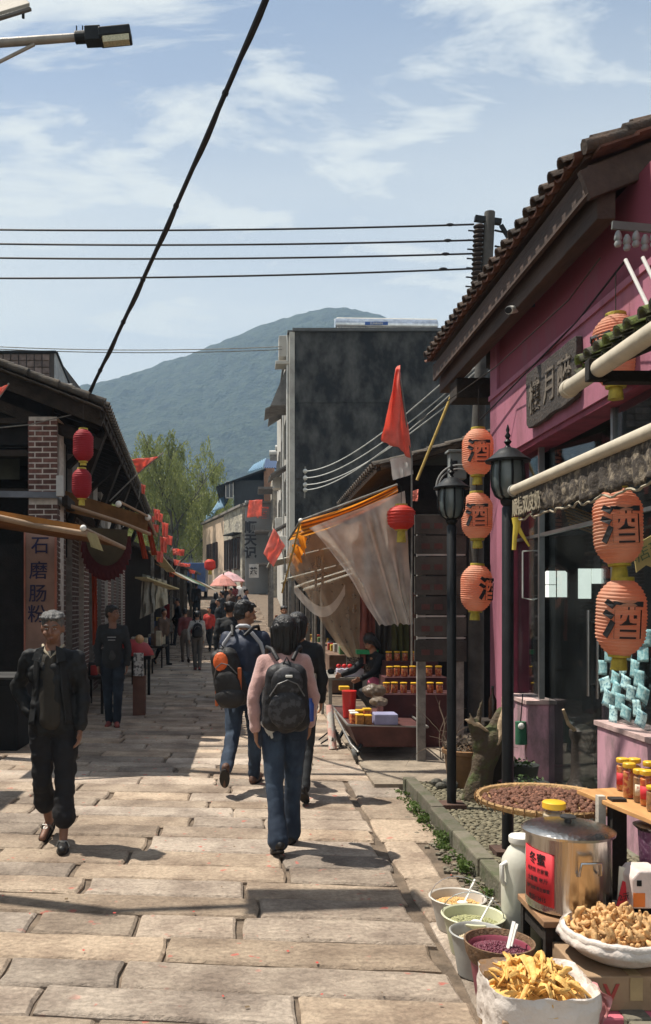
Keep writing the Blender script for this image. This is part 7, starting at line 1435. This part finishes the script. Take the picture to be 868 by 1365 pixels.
        m = MB(); rot = Matrix((fd.cross(up), fd, up)).transposed(); m.lathe(o + fd * .045 - up * .032, [(.042, -.006), (.045, 0), (.045, .010)], 18, rot @ Matrix.Diagonal((1, 2.75, 1))); m.build("sole", M("dark_sole", (.02, .018, .016), .8), so)
        if shoe == 'sandal': m = MB(); m.tube([o + fd * .05 + rot @ Vector((-.045, 0, .0)), o + fd * .05 + rot @ Vector((-.03, 0, .038)), o + fd * .05 + rot @ Vector((.03, 0, .038)), o + fd * .05 + rot @ Vector((.045, 0, .0))], .007, 6); m.box(o + fd * .075 + up * .036, (.03, .025, .006), rot); m.build("buckle_strap", M("scuffed_buckle", (.25, .24, .22), .35, metal=.6), so)
    # top
    m = MB(); wz = q((0, 0, jacket_len)); T = top_w * W
    m.caps(q(B.chest) + Vector((-.07 * T, -.0, .0)), .118, q(B.chest) + Vector((.07 * T, -.0, 0)), .118); m.caps(q(B.chest), .142 * T, q(B.waist), .132 * T); m.caps(q(B.waist) + Vector((-.035, 0, 0)), .118 * T, Vector((-.045 * T, wz.y, wz.z)) + Vector((0, 0, .06)), .118 * T); m.caps(q(B.waist) + Vector((.035, 0, 0)), .118 * T, Vector((.045 * T, wz.y, wz.z)) + Vector((0, 0, .06)), .118 * T)
    m.caps(q(B.neck) + Vector((0, -.012, -.045)), .07, q(B.chest) + Vector((0, 0, .06)), .12)
    for (sh, e, w, c, sx) in B.arms:
        m.caps(q(B.chest) + Vector((sx * .08, 0, .055)), .082, q(sh) + Vector((-sx * .014, 0, -.018)), .060); m.caps(q(B.neck) + Vector((sx * .045, -.01, -.035)), .050, q(sh) + Vector((-sx * .03, 0, -.005)), .050)
        if sleeves == 'long': m.caps(q(sh) + Vector((-sx * .010, 0, -.01)), .063 * T ** .5, q(e), .053 * T ** .5); m.caps(q(e), .056 * T ** .5, q(e).lerp(q(w), .93), .044 * T ** .5)
        else: m.caps(q(sh), .070, q(sh).lerp(q(e), .7), .062)
    blob("top", m, top, t, voxel=max(vx, .0105), it=4, wr=(wr, 8, 8, 13, 9))
    # hair
    m = MB()
    if hairstyle == 'short':
        m.sph(H(0, -.024, .040), (.083, .096, .090), 16, hm, 10); m.sph(H(0, -.05, -.01), (.073, .066, .07), 14, hm)
        if detail:
            for k in range(26): a = k * 2.4; r = .055 + .02 * (k % 3) / 3; m.caps(H(math.cos(a) * r, -.02 + math.sin(a) * r, .075 + .02 * (k % 2)), .02, H(math.cos(a) * r * 1.25, -.02 + math.sin(a) * r * 1.3 + .012, .082), .012, 6)
    else:
        m.sph(H(0, -.024, .036), (.092, .105, .096), 16, hm, 10); m.caps(H(-.045, -.05, .02), .055, H(-.05, -.045, -.12), .045); m.caps(H(.045, -.05, .02), .055, H(.05, -.045, -.12), .045); m.caps(H(0, -.065, .02), .06, H(0, -.06, -.14), .05); m.caps(H(-.075, -.0, .02), .03, H(-.078, .0, -.10), .022); m.caps(H(.075, -.0, .02), .03, H(.078, .0, -.10), .022)
        if hairstyle == 'tail': m.caps(H(0, -.1, .02), .03, H(0, -.13, -.14), .022)
    blob("hair", m, hair, t, voxel=.0055 if detail == 2 else max(.008, vx * .8), it=2, wr=(.0032, 48, 48, 8, 2))
    return t, B, q, H
def backpack(t, q, B, main, accent, w=.30, h=.46, d=.17, off=(0, 0, 0), pattern=None, zc=1.16, tilt=0., bottle=None):
    c = q((0, -.20, zc)) + Vector(off); rot = Euler((R(4), R(tilt), 0)).to_matrix(); m = MB()
    def S(x, y, z): return c + rot @ Vector((x, y, z))
    for sx in (-1, 1):
        m.caps(S(sx * (w / 2 - .08), 0, -h / 2 + .09), .088, S(sx * (w / 2 - .10), 0, h / 2 - .10), .078)
    m.caps(S(0, -.02, -h / 2 + .10), .105, S(0, 0, h / 2 - .09), .085); m.caps(S(0, -.05, -h / 2 + .1), .08, S(0, -.05, .02), .07)
    bp = thing("backpack", "", "backpack", (0, 0, 0), 0, None, world=False) if False else None
    o = blob("backpack", m, main, t, voxel=.011, it=3, wr=(.006, 14, 14, 14, 1))
    m = MB(); m.sph(S(0, -.108, -.08), (w * .40, .028, h * .27), 16, rot); m.build("front_pocket", accent, o, smooth=80)
    m = MB(); m.tube([S(-w * .36, -.10, .02), S(-w * .2, -.125, .11), S(0, -.13, .14), S(w * .2, -.125, .11), S(w * .36, -.10, .02)], .005, 6); m.build("zip", M("grey_zip", (.12, .12, .12), .4), o)
    m = MB(); m.tube([S(-.025, -.03, h / 2 - .02), S(0, -.04, h / 2 + .03), S(.025, -.03, h / 2 - .02)], .007, 6); m.build("grab_loop", main, o)
    for sx in (-1, 1):
        p = [q((sx * .055, -.13, 1.40)) + Vector((off[0] * .3, 0, 0)), q((sx * .095, -.075, 1.475)), q((sx * .125, .02, 1.485)), q((sx * .125, .115, 1.40)), q((sx * .13, .14, 1.25)), q((sx * .15, .06, 1.08)), S(sx * w * .4, .05, -h * .35)]
        m = MB(); m.tube(p, .016, 8); m.build("shoulder_strap", main, o, smooth=60)
    return o, S
def near_people():
    # older man walking toward us
    B = Body(legs=((-24, 30), (9, 2)), arms=((4, 12, 12), (-26, 46, 38, -20)), lean=3, headyaw=4, headpitch=-12, wide=1.08)
    JK = M("dark_work_jacket", (.012, .013, .014), .7, sc_=7, var=.3, bump=.25, bsc=35, spec=.3); POLO = cloth("dark_polo_shirt", (.03, .026, .02)); TR = cloth("dark_trousers", (.010, .010, .012))
    B = Body(legs=((9, 2), (-2, 30)), arms=((-2, 16, 8), (-26, 48, 24, 30)), lean=3, headyaw=3, headpitch=-10, wide=1.06, st=.035)
    t, B, q, H = person("older man with grey hair, dark open jacket and rolled trousers walking toward us in sandals", P(70, 1128, 6.15) * Vector((1, 1, 0)) if False else Vector((-1.39, 6.2, 0.0)), R(180), 1.66, B, skin=SKIND, top=JK, legsm=TR, shoes=SHOE, hair=HAIRG, detail=2, rolled=(.58, .50), jacket_len=.84, shoe='sandal', wr=.015, legr=1.05, top_w=1.06)
    m = MB(); m.caps(q(B.chest) + Vector((0, .055, .09)), .08, q(B.chest) + Vector((0, .075, -.03)), .09); m.caps(q(B.chest) + Vector((0, .075, -.03)), .09, q(B.waist) + Vector((0, .07, -.10)), .092); blob("polo_shirt", m, POLO, t, voxel=.011, it=3, wr=(.005, 9, 9, 9, 4))
    m = MB(); m.tube([q((-.075, .03, 1.475)), q((-.05, .10, 1.44)), q((-.005, .135, 1.385)), q((.05, .10, 1.44)), q((.075, .03, 1.475))], .011, 8); m.build("pale_collar", M("beige_collar", (.42, .36, .26), .8), t, smooth=60)
    for sx in (-1, 1):
        def fl(u, v, sx=sx): return q((sx * (.065 + .045 * v + .05 * u), .150 + .015 * math.sin(v * 6 + sx) - .05 * u, 1.39 - .48 * v - .01 * u))
        m = MB(); m.grid(fl, 5, 16); m.build("jacket_front", JK, t, smooth=70, solid=.008)
        m = MB(); m.poly([q((sx * .04, .125, 1.475)), q((sx * .10, .13, 1.45)), q((sx * .125, .155, 1.37)), q((sx * .055, .165, 1.35))], (0, .008, 0)); m.build("jacket_collar", JK, t, bevel=.003)
    m = MB(); m.tube([q((math.cos(a) * .136, -.0 + math.sin(a) * .142, .965)) for a in [i * math.pi / 10 for i in range(20)]], .016, 8, closed=True); b = m.build("belt", SHOE, t, smooth=60)
    m = MB(); m.tube([q((-.025, .155, .985)), q((.025, .155, .985)), q((.025, .155, .945)), q((-.025, .155, .945))], .004, 6, closed=True); m.build("buckle", STEEL, b)
    m = MB(); m.lathe(q(B.arms[1][2]) + Vector((0, 0, .01)), [(.033, -.01), (.036, 0), (.033, .012)], 14); m.build("wrist_watch", STEEL, t, smooth=50)
    # woman with black backpack
    B = Body(legs=((4, 8), (1, 2)), arms=((-10, 12, 15, 2), (6, 16, 14, 2)), lean=3, headyaw=14, headpitch=-4, wide=.96)
    PINKS = M("fuzzy_pink_sweater", (.52, .30, .27), .95, sc_=9, var=.12, bump=.35, bsc=150, sheen=.6)
    t, B, q, H = person("woman in a pink sweater and jeans walking away with a black backpack", (.26, 6.15, 0), R(2), 1.63, Body(legs=((-10, 12), (9, 3)), arms=((-12, 12, 15, 4), (8, 14, 14, 4)), lean=3, headyaw=14, headpitch=-4, wide=.93), top=PINKS, legsm=DENIM, hair=HAIRB, hairstyle='long', detail=2, jacket_len=.90, shoe='boot', flare=.022, wr=.007, legr=.98, top_w=.95)
    for sx in (-1, 1):
        def pk(u, v, sx=sx): x = sx * .072 + (u - .5) * .105 * (1 - .12 * v); return q((x, -.147 + .5 * (abs(x) - .055) ** 2 * 6 + .012 * v, .935 - .115 * v - (.015 * (1 - abs(2 * u - 1)) if v == 1 else 0)))
        m = MB(); m.grid(pk, 6, 5); m.build("back_pocket", DENIM, t, smooth=70, solid=.004)
    o, S = backpack(t, q, B, M("black_backpack_nylon", (.014, .014, .016), .6, sc_=9, var=.3, bump=.2), M("grey_patterned_nylon", (.016, .016, .018), .6, sc_=16, col2=(.05, .05, .056), th=(.48, .56), bump=.1), w=.345, h=.52, d=.2, zc=1.14)
    m = MB(); m.sph(S(0, -.085, .11), (.115, .035, .12), 16); m.build("upper_pocket", M("grey_patterned_nylon", (.016, .016, .018)), o, smooth=80)
    m = MB(); m.box(S(.01, -.122, .165), (.05, .01, .018)); m.build("white_patch", WHITEP, o, bevel=.004)
    m = MB(); m.lathe(S(.17, .0, -.18), [(.032, 0), (.034, .12), (.02, .145), (.02, .165)], 14); m.build("drink_bottle", M("blue_bottle", (.03, .07, .28), .3), o, smooth=50)
    m = MB(); m.caps(q((-.15, -.08, .93)), .03, q((-.09, -.12, .90)), .035); m.caps(q((-.12, -.1, .90)), .035, q((-.10, -.12, .84)), .02); blob("plastic_tissue_pack", m, BAG_, t, voxel=.009, it=1, wr=(.008, 30, 30, 30, 0))
    # man with orange and black backpack
    t, B, q, H = person("young man in jeans walking away, orange and black backpack, head turned to the stalls", (-.03, 8.2, 0), R(-12), 1.76, Body(legs=((-20, 34), (14, 4)), arms=((-10, 30, 10, 10), (14, 50, 10, 10)), lean=3, headyaw=-52, headpitch=-12, wide=1.05), top=cloth("navy_blue_jacket", (.022, .03, .055), rough=.6), legsm=DENIM, shoes=M("brown_shoe", (.09, .045, .03), .6), detail=2, jacket_len=.86, wr=.009)
    o, S = backpack(t, q, B, M("black_pack_nylon", (.016, .015, .015), .6, sc_=9, var=.3, bump=.2), M("black_pack_nylon", (.016, .015, .015)), w=.30, h=.56, off=(-.09, -.06, -.06), zc=1.10, tilt=-12)
    m = MB(); m.sph(S(-.02, -.078, .15), (.068, .030, .085), 16, None, 9); m.build("orange_top_pocket", M("bright_orange_nylon", (.70, .13, .03), .5, sc_=9, var=.3, bump=.4, bsc=30), o, smooth=80)
    m = MB(); m.sph(S(.0, -.10, -.17), (.14, .06, .10), 16); m.build("lower_pocket", M("black_pack_nylon", (.016, .015, .015)), o, smooth=80)
    m = MB(); m.box(S(.11, -.085, -.06), (.035, .02, .26)); m.box(S(-.12, -.085, -.14), (.03, .02, .18)); m.build("orange_trim", M("dark_orange_panel", (.38, .09, .025), .6), o, bevel=.008)
    for sx in (-1, 1): m = MB(); m.tube([q((sx * .09, -.11, 1.43)), q((sx * .17, -.085, 1.33)), q((sx * .20, -.06, 1.22))], .018, 8); m.build("pale_shoulder_stripe", M("pale_grey_stripe", (.42, .43, .46), .7), t, smooth=60)
    m = MB(); m.tube([q((-.06, -.03, 1.475)), q((-.03, -.07, 1.49)), q((.03, -.07, 1.49)), q((.06, -.03, 1.475))], .017, 8); m.build("pale_collar", M("pale_grey_stripe", (.42, .43, .46)), t, smooth=60)
    # companion hidden beside the woman
    t, B, q, H = person("dark haired companion in black walking just beyond the woman in pink", (.46, 7.75, 0), R(-6), 1.64, Body(legs=((12, 6), (-14, 22)), arms=((-8, 10, 10), (8, 16, 10)), headyaw=-48, headpitch=-6), top=BLK, legsm=BLK2, hairstyle='tail', detail=1)
    # second man in the shade, looking sideways
    t, B, q, H = person("man in a dark open jacket and jeans standing by the brick wall looking sideways", (-1.92, 12.3, 0), R(184), 1.70, Body(legs=((4, 2), (-3, 2)), arms=((2, 8, 10), (-2, 8, 10)), headyaw=62, headpitch=-4), skin=SKIND, top=BLK2, legsm=DENIMD, shoes=M("dull_red_shoe", (.22, .05, .04), .6), detail=1, jacket_len=.84)
    m = MB(); m.caps(q(B.chest) + Vector((0, .07, .03)), .06, q(B.waist) + Vector((0, .065, -.05)), .07); blob("grey_shirt", m, cloth("dark_grey_shirt", (.05, .05, .05)), t, voxel=.015, it=2)
    m = MB(); m.box(q((0, .205, 1.27)), (.12, .006, .012)); m.box(q((0, .205, 1.23)), (.10, .006, .010)); m.build("shirt_print", cloth("pale_print", (.3, .3, .3)), t)
BAG_ = M("clear_plastic_pack", (.55, .55, .52), .25, var=.2)
near_people()
def far_people():
    g = "shoppers down the street"
    def fp(label, px, Y, h, rz, top, legs, **k):
        x = (px - CX) * Y / F; return person(label, (x, Y, gz(Y)), R(rz), h, k.pop('B', None), top=top, legsm=legs, detail=k.pop('detail', 0), group=g, face=False, **k)
    t, B, q, H = fp("broad shouldered person in black walking away ahead of the orange backpack", 306, 15.5, 1.78, 4, BLK, BLK2, detail=1, B=Body(wide=1.12), hairstyle='short')
    t, B, q, H = fp("person in a pale grey top with a dark backpack walking away, loose trousers", 263, 23, 1.55, 6, cloth("pale_grey_top", (.36, .35, .33)), cloth("grey_trousers", (.10, .095, .09)), detail=1, shoes=M("dull_red_shoe", (.22, .05, .04)), B=Body(legs=((2, 4), (-4, 8)), arms=((-14, 10, 18), (4, 10, 8))))
    backpack(t, q, B, BLK, BLK2, w=.3, h=.44)
    fp("person in a dark red patterned jacket walking beside the grey backpack", 247, 26, 1.62, 10, cloth("dark_red_jacket", (.12, .03, .03)), cloth("brown_grey_trousers", (.11, .09, .075)))
    fp("small figure in a bright red top and black trousers facing us", 279, 28.5, 1.45, 170, cloth("bright_red_top", (.42, .035, .025)), BLK)
    fp("person in black with a pale bag strap, half hidden behind the black coat", 320, 17.5, 1.66, -10, BLK2, BLK, hairstyle='long')
    fp("dark clothed figure standing before the blue truck", 262, 38, 1.7, 20, BLK2, BLK)
    nm = ["first dark figure of the crowd under the pink parasol", "tall dark figure in the crowd under the parasol", "figure in brown within the crowd under the parasol", "dark coated figure close to the stall posts", "figure in navy at the crowd edge facing the stalls", "stooping dark figure at the back of the crowd", "figure in maroon near the parasol pole", "short dark figure in the middle of the street crowd", "figure in white shirt far back in the crowd"]
    cc = [BLK, BLK2, cloth("brown_coat", (.08, .05, .035)), BLK, cloth("navy_coat", (.03, .035, .06)), BLK2, cloth("maroon_coat", (.16, .03, .035)), BLK, cloth("white_shirt", (.55, .54, .52))]
    for k, (px, Y) in enumerate(((288, 33), (297, 32), (308, 35), (318, 31), (327, 34), (301, 38), (313, 39), (292, 30), (322, 40))): fp(nm[k], px, Y, (1.62, 1.76, 1.66, 1.68, 1.7, 1.58, 1.64, 1.6, 1.7)[k], (k * 67) % 360, cc[k], BLK2 if k % 2 else BLK, hairstyle='long' if k % 3 == 0 else 'short')
    for k, (px, Y, l, c) in enumerate(((238, 30, "dark figure leaning at the shaded stall tables", BLK), (229, 34, "figure in grey bending over the far shaded stall", cloth("mid_grey_coat", (.1, .1, .1))), (254, 44, "tiny dark figure near the truck", BLK2), (218, 25, "person in dark brown minding the shaded display", cloth("brown_coat", (.08, .05, .035))))): fp(l, px, Y, 1.62, 100 + 40 * k, c, BLK)
    # vendor in white behind the corrugated stall, seated vendor by the cart
    fp("vendor in a white shirt and dark apron standing behind a stall counter", 378, 21.0, 1.70, 190, cloth("white_shirt", (.55, .54, .52)), BLK, detail=1)
    t, B, q, H = person("crouching vendor in black with dark hair bending over a pink bundle at the stall", (1.95, 12.0, 0.12), R(120), 1.60, Body(legs=((80, 118), (84, 122)), arms=((40, 30, 14), (44, 30, 10)), lean=38, headyaw=0, headpitch=-40), top=BLK, legsm=BLK2, detail=1, hairstyle='long')
    m = MB(); m.sph((1.72, 11.7, .66), (.10, .09, .09), 14); m.caps((1.72, 11.7, .62), .07, (1.73, 11.68, .50), .05); blob("pink_bundle", m, M("pink_cloth_bundle", (.60, .13, .22), .8, sc_=8), None, voxel=.015, it=2, wr=(.01, 14, 14, 14, 0), label="bright pink cloth bundle held over the stall by the crouching vendor", cat="bundle")
far_people()
